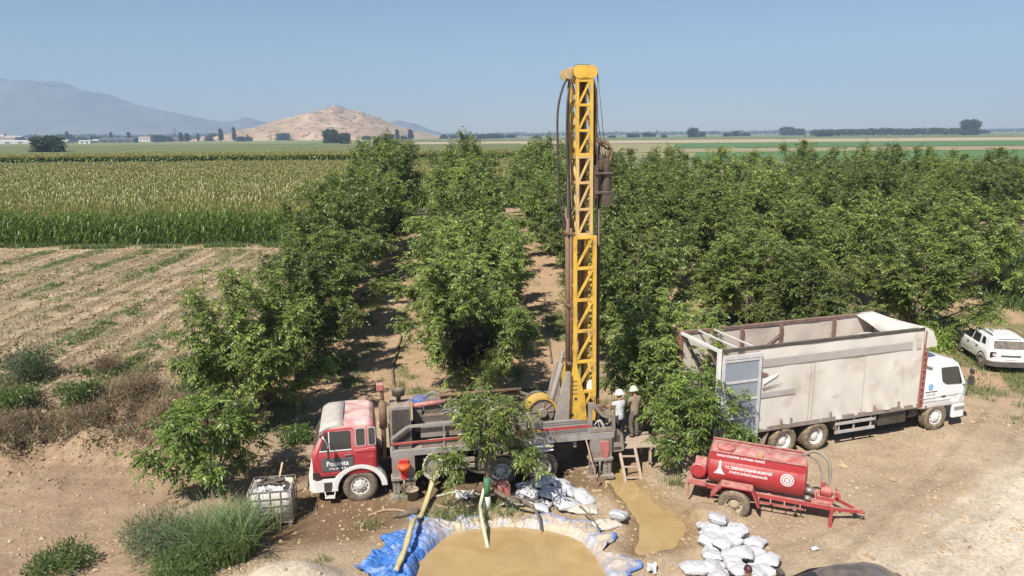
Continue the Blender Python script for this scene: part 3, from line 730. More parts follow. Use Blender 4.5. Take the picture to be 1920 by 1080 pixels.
x2, y2 = scatter(90000, -52, -11, 27.5, 63, lambda x, y: (.15 + .85 * ss(.4, .6, fbm(x, y, .6, 3))) * (bankmask(x, y) > .8) * ss(-11.3, -12.6, x + .065 * (y - 26)))
clods(x2, y2, rg.gamma(1.5, .022, len(x2)) + .012, pmat('field_clod', (.36, .26, .16), .95, var=.35, scale=1.0, col2=(.22, .155, .09)))
x2, y2 = scatter(9000, -25, -9, 21.3, 27, lambda x, y: np.clip(bankmask(x, y) * (1 - bankmask(x, y)) * 4, 0, 1) + .15)
clods(x2, y2, rg.gamma(1.3, .017, len(x2)) + .01, pmat('bank_clod', (.31, .21, .13), .95, var=.35, scale=1.0, col2=(.2, .135, .085)))
tag(link('dirt_clods', npmesh('dirt_clods', V, F, [pmat('clod', (.43, .32, .2), .95, var=.3, scale=1.2, col2=(.3, .21, .13))], None, False)), kind='stuff')

# ------------------------------------------------------------------ corn
m_corn = leafmat('corn_leaf', (.06, .108, .022), (.22, .31, .06), trans=.2, bright=0)
m_tas = leafmat('corn_tassel', (.19, .18, .05), (.35, .30, .10), trans=.2, bright=0)
def corn(name, x, y, z, H, nlf, leafl, leafw, low=0.0):
    n = len(x); V = []; F = []; T = []; M = []; o = 0
    def addq(v4, t, m):
        nonlocal o
        k = len(v4); V.append(v4.reshape(-1, 3)); F.append(np.arange(4 * k).reshape(k, 4) + o); T.append(np.repeat(t, 4)); M.append(np.full(k, m)); o += 4 * k
    B = np.stack([x, y, z], 1)
    tone = rg.uniform(0, .5, n)
    if low == 0:
        for ang in (0.3, 1.9):
            s = np.array([math.cos(ang), math.sin(ang), 0]) * .022
            top = B + np.array([0, 0, 1.0]) * (H * .96)[:, None]
            addq(np.stack([B - s, B + s, top + s * .5, top - s * .5], 1), tone + .3, 0)
    for j in range(nlf):
        t = low + (1 - low) * (j + .5) / nlf
        hb = H * (t * .9 + .02); az = rg.uniform(0, 6.28, n); d = np.stack([np.cos(az), np.sin(az), np.zeros(n)], 1)
        sd = np.stack([-np.sin(az), np.cos(az), np.zeros(n)], 1) * (leafw * rg.uniform(.7, 1.3, n))[:, None] * .5
        L_ = leafl * rg.uniform(.7, 1.2, n) * (1.1 - .4 * t)
        p0 = B + np.array([0, 0, 1.0]) * hb[:, None]
        p1 = p0 + d * (L_ * .5)[:, None] + np.array([0, 0, 1.0]) * (L_ * .42)[:, None]
        p2 = p0 + d * (L_ * .95)[:, None] + np.array([0, 0, 1.0]) * (L_ * rg.uniform(-.25, .3, n))[:, None]
        tt = np.clip(tone + rg.uniform(0, .35, n) + .25 * t * t, 0, 1)
        if t < .3: tt = np.clip(tt + .1, 0, 1)
        addq(np.stack([p0 - sd * .5, p0 + sd * .5, p1 + sd, p1 - sd], 1), tt, 0)
        addq(np.stack([p1 - sd, p1 + sd, p2 + sd * .15, p2 - sd * .15], 1), tt, 0)
    for j in range(4):
        az = rg.uniform(0, 6.28, n); d = np.stack([np.cos(az), np.sin(az), np.zeros(n)], 1); sd = np.stack([-np.sin(az), np.cos(az), np.zeros(n)], 1) * .026 * leafw / .09
        p0 = B + np.array([0, 0, 1.0]) * (H * .93)[:, None]; p1 = p0 + d * (.16 * leafw / .09) + np.array([0, 0, 1.0]) * (.36 + .12 * rg.random(n))[:, None]
        addq(np.stack([p0 - sd * .4, p0 + sd * .4, p1 + sd, p1 - sd], 1), rg.uniform(0, 1, n), 1)
    o_ = link(name, npmesh(name, np.concatenate(V), np.concatenate(F), [m_corn, m_tas], {'tint': np.concatenate(T)}, False, np.concatenate(M)))
    return tag(o_, kind='stuff')
def jit(a, s): return a + rg.normal(0, s, len(a))
def edge_x(y): return -15.2 - .065 * (y - 66)
xs, ys = [], []
for r in range(8):
    y0 = 66.3 + r * .75; q = np.concatenate([np.arange(-115, -60, .34), np.arange(-60, edge_x(y0), .23)]); xs.append(jit(q, .05)); ys.append(jit(np.full(len(q), y0), .06))
x, y = np.concatenate(xs), np.concatenate(ys); hv = 3.0 + .9 * (fbm(x, y, .35, 3) - .5) + rg.normal(0, .17, len(x))
corn('corn_field', x, y, terrain(x, y), hv, 9, .85, .085)
xs, ys = [], []
for r in range(60):
    y0 = 72.3 + r * .75; q = np.arange(-75 - (y0 - 66) * .75, edge_x(y0), .34 + .004 * r); xs.append(jit(q, .09)); ys.append(jit(np.full(len(q), y0), .06))
x, y = np.concatenate(xs), np.concatenate(ys); hv = 3.0 + .5 * (fbm(x, y, .15, 3) - .5) + rg.normal(0, .13, len(x))
corn('corn_field', x, y, terrain(x, y), hv, 3, .95, .12, .66)
q = np.arange(edge_x(97), 14, .12); corn('corn_field', jit(q, .05), 96.6 + rg.uniform(0, 1.2, len(q)), terrain(q, q * 0 + 97), 3.0 + rg.normal(0, .15, len(q)), 8, 1.0, .12)
n = 44000; y = rg.uniform(117, 199, n); x = rg.uniform(-158, 14, n); k = x < np.where(y > 96, 14, edge_x(y)); x, y = x[k], y[k]
corn('corn_field', x, y, terrain(x, y), 3.0 + .5 * (fbm(x, y, .1, 3) - .5) + rg.normal(0, .15, len(x)), 2, 1.2, .18, .75)
n = 9000; y = rg.uniform(206, 211, n); x = rg.uniform(-260, 10, n)
corn('corn_field', x, y, terrain(x, y), 4.3 + rg.normal(0, .25, n), 5, 1.3, .4, .15)
n = 14000; y = np.where(rg.random(n) < .0, rg.uniform(206, 211, n), rg.uniform(206, 330, n)); x = rg.uniform(-255, 10, n)
corn('corn_field', x, y, terrain(x, y), 2.9 + rg.normal(0, .2, n), 3, 1.5, .4, .4)
canopy_m = fieldmat('corn_canopy', (.10, .125, .035), (.19, .19, .075), .12, 2.5)
def canopy(y0, y1, x0, x1f, z, sx, sy):
    xs_ = np.arange(x0, x1f + sx, sx); ys_ = np.arange(y0, y1 + sy, sy); X, Y = np.meshgrid(xs_, ys_); X, Y = X.ravel(), Y.ravel()
    Z = z + .5 * (fbm(X, Y, .5, 3) - .5)
    nx, ny = len(xs_), len(ys_); k = np.arange((ny - 1) * (nx - 1)); r, c = k // (nx - 1), k % (nx - 1); k0 = r * nx + c
    F = np.stack([k0, k0 + 1, k0 + nx + 1, k0 + nx], 1)
    cx, cy = X[k0], Y[k0]; F = F[(cx < np.where(cy > 97, 1e9, edge_x(cy) - .6))]
    return X, Y, Z, F
for args in ((72.5, 199, -165, 14, 3.65, .9, .9), (206.5, 330, -300, 10, 3.6, 3, 3), (330, 620, -640, 0, 3.6, 9, 9)):
    X, Y, Z, F = canopy(*args); tag(link('corn_canopy', npmesh('corn_canopy', np.stack([X, Y, Z], 1), F, [canopy_m], None, True)), kind='stuff')

# ------------------------------------------------------------------ far trees, woods, village
fs_, fm_ = bushmesh('round_crown', 77, 4.2, 7.5, 2600, .95, .6, m_leaf_far, (0, 1))
def fartree(label, x, y, w, h, name='tree', cat='tree', group=None, proto=[None]):
    if proto[0] is None:
        r = empty(name, (x, y, gz(x, y) - .2), 0, label, cat, group); link('crown', fm_, r)
        MB().tube([(0, 0, -.3), (0, 0, 2.5), (.2, .1, 5)], [.4, .3, .15], 8).build('trunk', m_bark, r); proto[0] = r
    else:
        r = copy_tree(proto[0]); r.name = name; r['label'] = label; r['category'] = cat
        if 'group' in r and not group: del r['group']
        if group: r['group'] = group
        r.location = (x, y, gz(x, y) - .2)
    r.rotation_euler.z = random.uniform(0, 6); r.scale = (w / 9.2, w / 9.2, h / 8.2); return r
fartree('lone rounded dark green bush standing in the crop field at far left', -258, 417, 21, 12)
fartree('left of two dark trees grouped in the field in front of the bare hill', -217, 900, 21, 19)
fartree('lower right tree of the pair in front of the bare hill', -202, 905, 20, 14)
fartree('round dark tree on the horizon, first right of the mast', 366, 1500, 26, 21)
fartree('wide dark tree clump on the horizon between the mast and the hedge wood', 740, 2000, 46, 25)
fartree('second crown of the wide horizon clump left of the hedge wood', 776, 2010, 36, 20)
fartree('big grey green tree at the right end of the hedge wood', 915, 1490, 42, 33)
fartree('small dark bush in the pale field at the far right', 610, 1450, 34, 12)
pl_s, pl_m = bushmesh('poplar_crown', 78, 1.0, 7.5, 1500, .9, .5, m_leaf_far, (0, .6))
def poplar(label, x, y, w, h, proto=[None]):
    if proto[0] is None:
        r = empty('poplar_tree', (x, y, gz(x, y) - .2), 0, label, 'tree', 'poplars on the plain'); link('crown', pl_m, r)
        MB().tube([(0, 0, -.3), (0, 0, 6)], [.2, .08], 6).build('trunk', m_bark, r); proto[0] = r
    else:
        r = copy_tree(proto[0]); r['label'] = label; r.location = (x, y, gz(x, y) - .2)
    r.scale = (w / 2.6, w / 2.6, h / 7.8)
def atpx(px, Y): return (px - 960) / 1371 * (Y * .979 + 11 * .2055)
for px, w, h, lab in ((418, 10, 30, 'tall dark poplar left of the bare hill, the taller of a pair'), (443, 8, 33, 'slim dark poplar at the left foot of the bare hill'), (246, 9, 24, 'poplar right of the white field house'), (343, 9, 22, 'poplar midway between the sheds and the bare hill'),
                      (213, 6, 25, 'grey poplar above the long dark shed roof'), (355, 12, 20, 'broad poplar next to the power pylon'), (131, 7, 27, 'dark cypress like poplar behind the lone field bush'), (468, 6, 15, 'short dark poplar in front of the hill foot'), (176, 5, 18, 'small grey poplar between the village and the dark shed'), (375, 5, 20, 'thin poplar right of the broad one'),
                      (748, 9, 25, 'dark poplar against the right slope of the bare hill'), (773, 12, 24, 'second dark poplar on the right foot of the bare hill')):
    poplar(lab, atpx(px, 1560), 1560, w, h)
spots = [(70, 34, 18), (100, 40, 17), (125, 46, 20), (155, 30, 13), (185, 36, 14), (265, 26, 11), (300, 34, 18), (318, 26, 13), (395, 22, 13), (404, 22, 18), (430, 22, 12), (455, 26, 12), (470, 22, 10), (535, 40, 18), (590, 34, 18), (710, 44, 15), (730, 36, 15), (760, 20, 10), (690, 26, 10), (835, 22, 10), (852, 22, 9), (880, 30, 12), (905, 26, 12), (925, 34, 13), (940, 22, 11), (960, 30, 10), (1010, 22, 9), (1185, 22, 11), (1196, 18, 9), (1216, 30, 12), (1226, 20, 9), (1247, 16, 8), (1318, 18, 14), (1365, 20, 10), (1382, 24, 14), (1400, 26, 9), (1845, 30, 10), (1150, 22, 6), (40, 30, 14), (10, 26, 12)]
for i, (px, w, h) in enumerate(spots):
    where = 'left of the bare hill' if px < 450 else 'along the foot of the bare hill' if px < 800 else 'just left of the mast' if px < 1060 else 'right of the mast'
    same = [p for p in spots if ('left of the bare hill' if p[0] < 450 else 'along the foot of the bare hill' if p[0] < 800 else 'just left of the mast' if p[0] < 1060 else 'right of the mast') == where]
    rk = sorted(p[0] for p in same).index(px)
    Y = 1500 + (i * 97) % 500
    NUM = ORD + ['thirteenth', 'fourteenth', 'fifteenth']
    fartree(f'hazy far tree {where}, {NUM[rk]} from the left', atpx(px, Y), Y, w * Y / 1700, h * Y / 1700, 'tree', 'tree', 'hazy trees on the far plain')
# hedge wood and far tree line
def woodmesh(name, x0, x1, y0, y1, h, n, Ll, seed, hv=.4):
    rg2 = np.random.default_rng(seed); x = rg2.uniform(x0, x1, n); y = rg2.uniform(y0, y1, n)
    top = h * (1 - hv + 2 * hv * fbm(x, y, .06 * 12 / h, 3)); z = 1.3 + top * rg2.uniform(.15, 1, n) ** .7
    L_ = Ll * rg2.uniform(.7, 1.3, n)
    V, F, T = leafquads(np.stack([x, y, z], 1), rg2.normal(0, 1, (n, 3)), L_, L_ * .65, rg2.uniform(0, .8, n), rg2, .1)
    return tag(link(name, npmesh(name, V, F, [m_leaf_far], {'tint': T})), kind='stuff')
woodmesh('hedge_wood', 600, 895, 1470, 1500, 13, 9000, 3.2, 3, .25)
woodmesh('far_tree_line', -2600, -850, 2500, 2560, 17, 9000, 7, 4, .5)
woodmesh('far_tree_line', -300, 3400, 3300, 3380, 13, 9000, 9, 5, .6)
woodmesh('far_tree_line', 1750, 2600, 2300, 2340, 17, 3500, 6, 6, .4)
m_wall = pmat('village_wall', (.62, .58, .52), .9, var=.1, scale=.3); m_wallp = pmat('pink_wall', (.55, .36, .3), .9, var=.1, scale=.3)
m_tile = pmat('roof_tile', (.4, .2, .13), .9, scale=.5); m_sheet = pmat('pale_sheet_roof', (.62, .63, .64), .5, scale=.3); m_dark = pmat('dark_roof', (.11, .11, .12), .8, scale=.3); m_win = glassmat('far_window')
def house(name, label, px, Y, w, d, h, wall, roof, rise=.25, cat='house', wins=3):
    x = atpx(px, Y); r = empty(name, (x, Y, gz(x, Y)), .12, label, cat)
    MB().span(-w / 2, w / 2, -d / 2, d / 2, -.5, h).build('wall', wall, r)
    k = d / 2 + .6; rz_ = rise * d / 2
    MB().prism([(-k, h + .02), (0, h + rz_), (k, h + .02), (k, h + .35), (0, h + rz_ + .4), (-k, h + .35)], 'x', -w / 2 - .6, w / 2 + .6).build('roof', roof, r)
    for i in range(wins):
        xx = -w / 2 + w * (i + .7) / (wins + .4); MB().span(xx - w / wins * .18, xx + w / wins * .18, -d / 2 - .06, -d / 2 + .1, h * .35, h * .75).build('window', m_win, r)
    return r
house('farm_shed', 'very long white roofed farm shed behind the lone field bush at far left', 60, 1350, 135, 26, 4.5, m_wall, m_sheet, .15, 'shed', 6)
house('farm_shed', 'long dark roofed barn right of the village', 226, 1300, 56, 24, 6, m_dark, m_dark, .25, 'shed', 4)
house('farm_shed', 'dark low barn beside the white field house', 195, 1380, 30, 16, 5, m_dark, m_sheet, .2, 'shed', 3)
house('field_house', 'small white house at the field edge below the dark barn', 164, 1150, 17, 9, 5, m_wall, m_sheet, .2, 'house', 2)
for px, Y, w, h, wl, rf, lab in ((8, 1750, 16, 20, m_wall, m_tile, 'pink and white village block at the left edge'), (32, 1700, 34, 14, m_wall, m_sheet, 'white flat roofed village building with a bright roof'), (22, 1640, 26, 10, m_wallp, m_tile, 'low pink village house in front of the white block'),
                                 (138, 1800, 30, 12, m_wallp, m_tile, 'pale red roofed village house behind the poplar'), (275, 1850, 26, 11, m_wall, m_tile, 'distant pale house left of the pylon'), (390, 1900, 24, 10, m_wall, m_tile, 'distant white house by the tall pair of poplars'), (310, 1950, 30, 9, m_wall, m_sheet, 'distant pale shed left of the broad poplar'), (330, 1700, 40, 6, m_dark, m_tile, 'low dark roofed house below the broad poplar')):
    house('village_house', lab, px, Y, w, 12, h, wl, rf)
def pylon(label, px, Y, h):
    x = atpx(px, Y); r = empty('power_pylon', (x, Y, gz(x, Y)), .2, label, 'pylon', 'pylons on the plain')
    m = MB(); mt = m_dark
    for sx in (-1, 1):
        for sy in (-1, 1): m.bar((sx * 2.2, sy * 2.2, 0), (sx * .4, sy * .4, h), .35, .35)
    for z in np.linspace(0, h, 7)[1:-1]:
        w = 2.2 - 1.8 * z / h; m.bar((-w, -w, z), (w, -w, z), .25, .25); m.bar((-w, w, z), (w, w, z), .25, .25)
    m.build('tower', mt, r); a = MB()
    for z, q in ((h * .72, 5), (h * .85, 4), (h * .97, 3)): a.bar((-q, 0, z), (q, 0, z), .4, .4)
    a.build('crossarm', mt, r)
pylon('lattice power pylon beside the broad poplar', 332, 1750, 34); pylon('slim power pylon between the two tall poplars', 437, 1800, 34)
# ------------------------------------------------------------------ vehicle helpers
def bake(o):
    """replace the object's mesh by its evaluated (modified) mesh"""
    bpy.context.view_layer.update()
    dg = bpy.context.evaluated_depsgraph_get()
    me = bpy.data.meshes.new_from_object(o.evaluated_get(dg)); o.modifiers.clear(); old = o.data; o.data = me
    bpy.data.meshes.remove(old); return o
def cut(o, mbs):
    cs = []
    for mb in mbs:
        c = mb.build('cutter', []); cs.append(c)
        m = o.modifiers.new('cut', 'BOOLEAN'); m.operation = 'DIFFERENCE'; m.object = c; m.solver = 'EXACT'
    bake(o)
    for c in cs: me = c.data; bpy.data.objects.remove(c); bpy.data.meshes.remove(me)
    return o
def text(body, size, M, mat, parent, name='lettering', bend=None, extrude=.002, sx=1.0, spacing=1.0):
    cu = bpy.data.curves.new('t', 'FONT'); cu.body = body; cu.size = size; cu.align_x = 'CENTER'; cu.align_y = 'CENTER'; cu.extrude = extrude
    cu.offset = size * .018; cu.space_character = spacing; cu.resolution_u = 3
    o = bpy.data.objects.new('t', cu); COL.objects.link(o); bpy.context.view_layer.update()
    me = bpy.data.meshes.new_from_object(o.evaluated_get(bpy.context.evaluated_depsgraph_get()))
    bpy.data.objects.remove(o); bpy.data.curves.remove(cu)
    for v in me.vertices:
        p = Vector((v.co.x * sx, v.co.y, v.co.z)); v.co = bend(p) if bend else M @ p
    me.materials.clear(); me.materials.append(mat)
    for p in me.polygons: p.material_index = 0
    return link(name, me, parent)
def frame_mat(xdir, ydir, o):
    x, y = Vector(xdir), Vector(ydir); z = x.cross(y)
    return Matrix.Translation(o) @ Matrix((x, y, z)).transposed().to_4x4()

class Cabin:
    """body made of stacked horizontal sections: (z, x_rear, x_front, half width, corner radius)"""
    def __init__(s, secs): s.s = secs
    def _i(s, z, k): return float(np.interp(z, [q[0] for q in s.s], [q[k] for q in s.s]))
    def body(s, nc=4, mi=0):
        mb = MB(); rings = []
        for z, x0, x1, hw, cr in s.s:
            r = []
            for cx, cy, a0 in ((x1 - cr, hw - cr, 0), (x0 + cr, hw - cr, 90), (x0 + cr, -hw + cr, 180), (x1 - cr, -hw + cr, 270)):
                for k in range(nc): a = R(a0 + 90 * k / (nc - 1)); r.append((cx + cr * math.cos(a), cy + cr * math.sin(a), z))
            rings.append(r)
        mb.loft(rings, mi, True, True); return mb
    def side(s, mb, poly, sd, off=.006, th=.03, mi=0):
        o = [(x, sd * (s._i(z, 3) + off), z) for x, z in poly]; i = [(x, sd * (s._i(z, 3) + off - th), z) for x, z in poly]
        n = len(poly); mb.add(o + i, [tuple(range(n)), tuple(range(2 * n - 1, n - 1, -1))] + [(k, (k + 1) % n, n + (k + 1) % n, n + k) for k in range(n)], mi); return mb
    def end(s, mb, poly, front=True, off=.006, th=.03, mi=0):
        k = 2 if front else 1; sg = 1 if front else -1
        o = [(s._i(z, k) + sg * off, y, z) for y, z in poly]; i = [(s._i(z, k) + sg * (off - th), y, z) for y, z in poly]
        n = len(poly); mb.add(o + i, [tuple(range(n)), tuple(range(2 * n - 1, n - 1, -1))] + [(q, (q + 1) % n, n + (q + 1) % n, n + q) for q in range(n)], mi); return mb
def rpoly(pts, r=.05, n=3):
    out = []; k = len(pts)
    for i in range(k):
        p0, p, p1 = Vector(pts[i - 1]), Vector(pts[i]), Vector(pts[(i + 1) % k])
        a, b = (p0 - p), (p1 - p); ra = min(r, a.length * .45, b.length * .45); a = p + a.normalized() * ra; b = p + b.normalized() * ra
        for q in range(n + 1): t = q / n; out.append(tuple((1 - t) ** 2 * a + 2 * t * (1 - t) * p + t * t * b))
    return out

m_rub = pmat('tyre_rubber', (.045, .042, .04), .85, var=.25, scale=8, dust=.45, dustup=.75, dustcol=(.34, .26, .18))
m_rubd = pmat('muddy_tyre', (.045, .042, .04), .9, var=.3, scale=5, dust=.5, dustup=.9, dustcol=(.36, .27, .17))
m_blk = pmat('black_paint', (.025, .024, .024), .6, var=.3, dust=.12, dustup=.5)
m_blkp = pmat('black_plastic', (.03, .03, .032), .5, var=.2, dust=.08, dustup=.3)
m_steel = pmat('worn_steel', (.32, .31, .3), .45, .7, var=.25, dust=.2, dustup=.5)
m_grey = pmat('grey_paint', (.27, .27, .28), .55, var=.15, scale=2.2, dust=.2, dustup=.6, col2=(.19, .17, .16), c2amt=.35)
m_greyd = pmat('dirty_grey_paint', (.21, .205, .205), .65, var=.2, scale=3, dust=.3, dustup=.7, col2=(.15, .1, .075), c2amt=.5)
m_red = pmat('red_paint', (.40, .018, .028), .38, var=.12, dust=.06, dustup=.62, dustcol=(.55, .40, .33), coat=.35)
m_cab = pmat('faded_red_cab_paint', (.40, .018, .028), .42, var=.12, scale=1.2, dust=.05, dustup=1.0, dustcol=(.62, .46, .41), coat=.25)
m_redd = pmat('faded_red_paint', (.35, .028, .035), .5, var=.2, scale=3, dust=.12, dustup=.72, dustcol=(.52, .33, .26))
m_pinkred = pmat('sun_bleached_red', (.42, .10, .10), .65, var=.2, scale=4, dust=.25, dustup=.7, dustcol=(.5, .33, .26))
m_white = pmat('white_paint', (.80, .80, .79), .3, var=.03, dust=.03, dustup=.12, coat=.4)
m_whited = pmat('dusty_white_paint', (.74, .72, .69), .45, var=.08, dust=.12, dustup=.35)
m_yel = pmat('yellow_paint', (.66, .40, .045), .45, var=.16, scale=2.5, dust=.1, dustup=.4, col2=(.36, .2, .07), c2amt=.3)
m_yelw = pmat('worn_yellow_paint', (.62, .40, .12), .55, var=.2, scale=2.5, dust=.2, dustup=.4, col2=(.38, .27, .15), c2amt=.55, dustcol=(.5, .42, .3))
m_rust = pmat('rusty_steel', (.17, .085, .05), .8, var=.3, scale=6, col2=(.09, .06, .05), c2amt=.5, dust=.1, dustup=.3)
m_gl = glassmat('window_glass')
m_gld = glassmat('dusty_glass', (.07, .07, .068), .15, .3)
m_hose = pmat('black_hose', (.022, .022, .024), .5, var=.2, dust=.1, dustup=.3)
m_hosegrey = pmat('grey_hose', (.19, .19, .2), .6, var=.2, dust=.15, dustup=.3)
m_txtw = pmat('white_lettering', (.8, .8, .78), .5, var=.03)
m_chr = pmat('bright_metal', (.62, .62, .62), .25, .9, var=.1)
m_maroon = pmat('maroon_frame_paint', (.26, .07, .07), .6, var=.25, scale=4, dust=.2, dustup=.5)
m_brown = pmat('brown_rail_paint', (.16, .085, .075), .65, var=.25, scale=4, dust=.2, dustup=.5)

def wheel(parent, x, y, z, r, w, sd, rear=False, rub=None, rimm=None, knob=40):
    """tyre (part) with its rim (sub-part); sd = side that faces outwards"""
    mb = MB(); h = w / 2
    mb.rev([(r * .55, -h * .75), (r * .6, -h * .98), (r * .75, -h * 1.04), (r * .9, -h), (r * .965, -h * .86), (r * .975, 0), (r * .965, h * .86), (r * .9, h), (r * .75, h * 1.04), (r * .6, h * .98), (r * .55, h * .75), (r * .55, -h * .75)], (0, 0, 0), 'y', 40)
    for k in range(knob):
        a = 2 * math.pi * k / knob
        for q in (-1, 0, 1):
            aa = a + (q == 0) * math.pi / knob
            M = Matrix.Rotation(aa, 3, 'Y'); c = M @ Vector((r * .972, 0, 0)); c.y = q * h * .58
            mb.box(c, (r * .055, h * .46, 2 * math.pi * r / knob * .58), M)
    t = mb.build('wheel', rub or m_rub, parent); t.location = (x, y, z)
    rb = MB(); s = sd; R_ = r * .56
    if rear:
        prof = [(R_, h * .8), (R_ * .96, h * .86), (R_ * .9, h * .8), (R_ * .84, h * .1), (R_ * .55, h * .02), (R_ * .5, h * .3), (R_ * .46, h * .55), (R_ * .3, h * .62), (.001, h * .62)]
    else:
        prof = [(R_, h * .8), (R_ * .96, h * .88), (R_ * .88, h * .8), (R_ * .8, h * .62), (R_ * .68, h * .72), (R_ * .5, h * .98), (R_ * .4, h * .98), (R_ * .36, h * 1.14), (R_ * .2, h * 1.2), (.001, h * 1.2)]
    rb.rev([(a, s * b) for a, b in prof], (0, 0, 0), 'y', 28)
    for k in range(10):
        a = 2 * math.pi * k / 10; q = R_ * (.5 if rear else .45); yy = s * h * (.5 if rear else .98)
        rb.cyl((q * math.cos(a), yy, q * math.sin(a)), (q * math.cos(a), yy + s * .03, q * math.sin(a)), .015, n=6)
        q = R_ * .74; yy = s * h * (.08 if rear else .66)
        rb.cyl((q * math.cos(a), yy, q * math.sin(a)), (q * math.cos(a), yy + s * .012, q * math.sin(a)), R_ * .1, n=10, mi=1)
    rb.build('rim', [rimm or m_whited, m_blk], t); return t

def lattice(mb, c0, c1, z0, z1, n, t, th, dia=True, faces='nfrb', t_d=None):
    """square trussed column: corners (x0,y0),(x1,y1); n bays; near face is +y, front face is +x"""
    (x0, y0), (x1, y1) = c0, c1; td = t_d or t * .72
    for x in (x0, x1):
        for y in (y0, y1): mb.span(x - t / 2, x + t / 2, y - t / 2, y + t / 2, z0, z1)
    for i in range(n + 1):
        z = z0 + (z1 - z0) * i / n; z = min(max(z, z0 + td * .5), z1 - td * .5)
        for y in (y0, y1): mb.span(x0 + t / 2, x1 - t / 2, y - td / 2, y + td / 2, z - td / 2, z + td / 2)
        for x in (x0, x1): mb.span(x - td / 2, x + td / 2, y0 + t / 2, y1 - t / 2, z - td / 2, z + td / 2)
        if i < n and dia:
            za, zb = z + td * .5, z0 + (z1 - z0) * (i + 1) / n - td * .5
            for y in (y0, y1): mb.bar((x1 - t / 2, y, za), (x0 + t / 2, y, zb), td * .8, td * .8, up=(0, 1, 0))
            for x in (x0, x1): mb.bar((x, y1 - t / 2, za), (x, y0 + t / 2, zb), td * .8, td * .8, up=(1, 0, 0))
    return mb

# ------------------------------------------------------------------ drilling truck
RIG_YAW = math.atan2(-.192, -.981)
rig = empty('drilling_truck', (-4.91, 21.77, gz(-4.9, 21.5)), RIG_YAW, 'red cabbed drilling rig truck with a tall yellow lattice mast raised at its rear', 'truck')
# chassis
mb = MB()
for y in (-.42, .42): mb.span(-8.3, 1.1, y - .05, y + .05, .72, 1.0)
for x in (-.6, -1.7, -2.9, -4.0, -5.1, -6.3, -7.4): mb.span(x - .06, x + .06, -.37, .37, .76, .96)
for x in (0, -4.4, -5.72): mb.cyl((x, -.95, .52), (x, .95, .52), .09, n=10)
mb.span(-3.3, -2.2, .5, 1.05, .55, 1.05); mb.span(-3.9, -3.45, .5, 1.02, .6, 1.05); mb.cyl((-2.1, -.75, .8), (-3.3, -.75, .8), .28, n=16)
mb.build('chassis', m_blk, rig, .01)
for sd in (1, -1):
    wheel(rig, 0, sd * 1.02, .52, .52, .3, sd, rimm=pmat('dirty_white_rim', (.6, .58, .55), .6, dust=.2, dustup=.4))
    for x in (-4.38, -5.72): wheel(rig, x, sd * .93, .52, .52, .5, sd, True)
# cab
CB = Cabin([(.93, -.55, 1.33, 1.16, .10), (1.0, -.56, 1.36, 1.19, .12), (1.62, -.56, 1.385, 1.2, .14), (1.72, -.56, 1.34, 1.185, .16), (2.34, -.52, 1.02, 1.10, .18), (2.46, -.48, .9, 1.05, .22), (2.56, -.36, .66, .9, .25)])
cab = CB.body().build('cab', m_cab, rig); cab.modifiers.new('b', 'BEVEL').width = .012; cab.modifiers['b'].limit_method = 'ANGLE'
arch = MB(); arch.cyl((0, .6, .52), (0, 1.5, .52), .66, n=28); arch2 = MB(); arch2.cyl((0, -1.5, .52), (0, -.6, .52), .66, n=28)
cut(cab, [arch, arch2])
g = MB(); CB.end(g, rpoly([(-1.0, 1.74), (1.0, 1.74), (.93, 2.3), (-.93, 2.3)], .08), True, .008); wsh = g.build('windshield', m_gld, cab)
g = MB()
for y in (-.5, .05, .6): g.bar((CB._i(1.78, 2) + .04, y, 1.75), (CB._i(2.1, 2) + .04, y + .35, 2.1), .02, .015)
g.build('wiper', m_blk, cab)
# dusty grey sun visor capping the front of the roof
g = MB(); v = []
for t in np.linspace(0, 1, 9):
    y = -1.13 + 2.26 * t; k = 1 - abs(2 * t - 1) ** 4
    v.append([(1.16, y * .99, 2.2 + .02 * k), (1.10, y, 2.36 + .04 * k), (.93, y * .97, 2.47 + .06 * k), (.68, y * .93, 2.50 + .1 * k), (.42, y * .92, 2.53 + .09 * k), (.42, y * .92, 2.49 + .07 * k), (.9, y * .95, 2.38 + .05 * k), (1.08, y * .98, 2.26 + .04 * k)])
g.loft(v, 0, True, True); g.build('sun_visor', pmat('dusty_grey_visor', (.5, .49, .46), .8, var=.1, dust=.3, dustup=.5), cab)
g = MB(); CB.side(g, rpoly([(1.2, 1.0), (1.22, 1.72), (.94, 2.42), (.13, 2.42), (.13, 1.02), (.62, 1.02), (.72, 1.0)], .06), 1, .014, .04); door = g.build('door', m_red, cab, .006)
cut(door, [MB().cyl((0, .6, .52), (0, 1.5, .52), .66, n=28)])
g = MB(); CB.side(g, rpoly([(1.12, 1.78), (.93, 2.34), (.22, 2.34), (.22, 1.78)], .05), 1, .022, .03); wdw = g.build('window', m_gl, door)
g = MB(); CB.side(g, rpoly([(.86, 1.77), (.86, 2.35), (.83, 2.35), (.83, 1.77)], .005), 1, .032, .02); CB.side(g, [(1.14, 1.755), (1.14, 1.785), (.2, 1.785), (.2, 1.755)], 1, .034, .03); g.build('window_frame', m_whited, door)
g = MB(); g.bar((.2, 1.235, 1.62), (.42, 1.235, 1.62), .03, .035); g.build('handle', m_chr, door, .006)
g = MB(); CB.side(g, [(1.1, 1.12), (1.1, 1.54), (.16, 1.54), (.16, 1.12)], 1, .024, .012); sgn = g.build('sign', pmat('dark_grey_sign', (.07, .085, .09), .6, dust=.1, dustup=.1), door)
M = frame_mat((-1, 0, 0), (0, 0, 1), (.63, 1.222, 1.36)); text('Potenta', .21, M, m_txtw, door)
M = frame_mat((-1, 0, 0), (0, 0, 1), (.63, 1.222, 1.2)); text('0 232 388 38 38', .075, M, m_txtw, door)
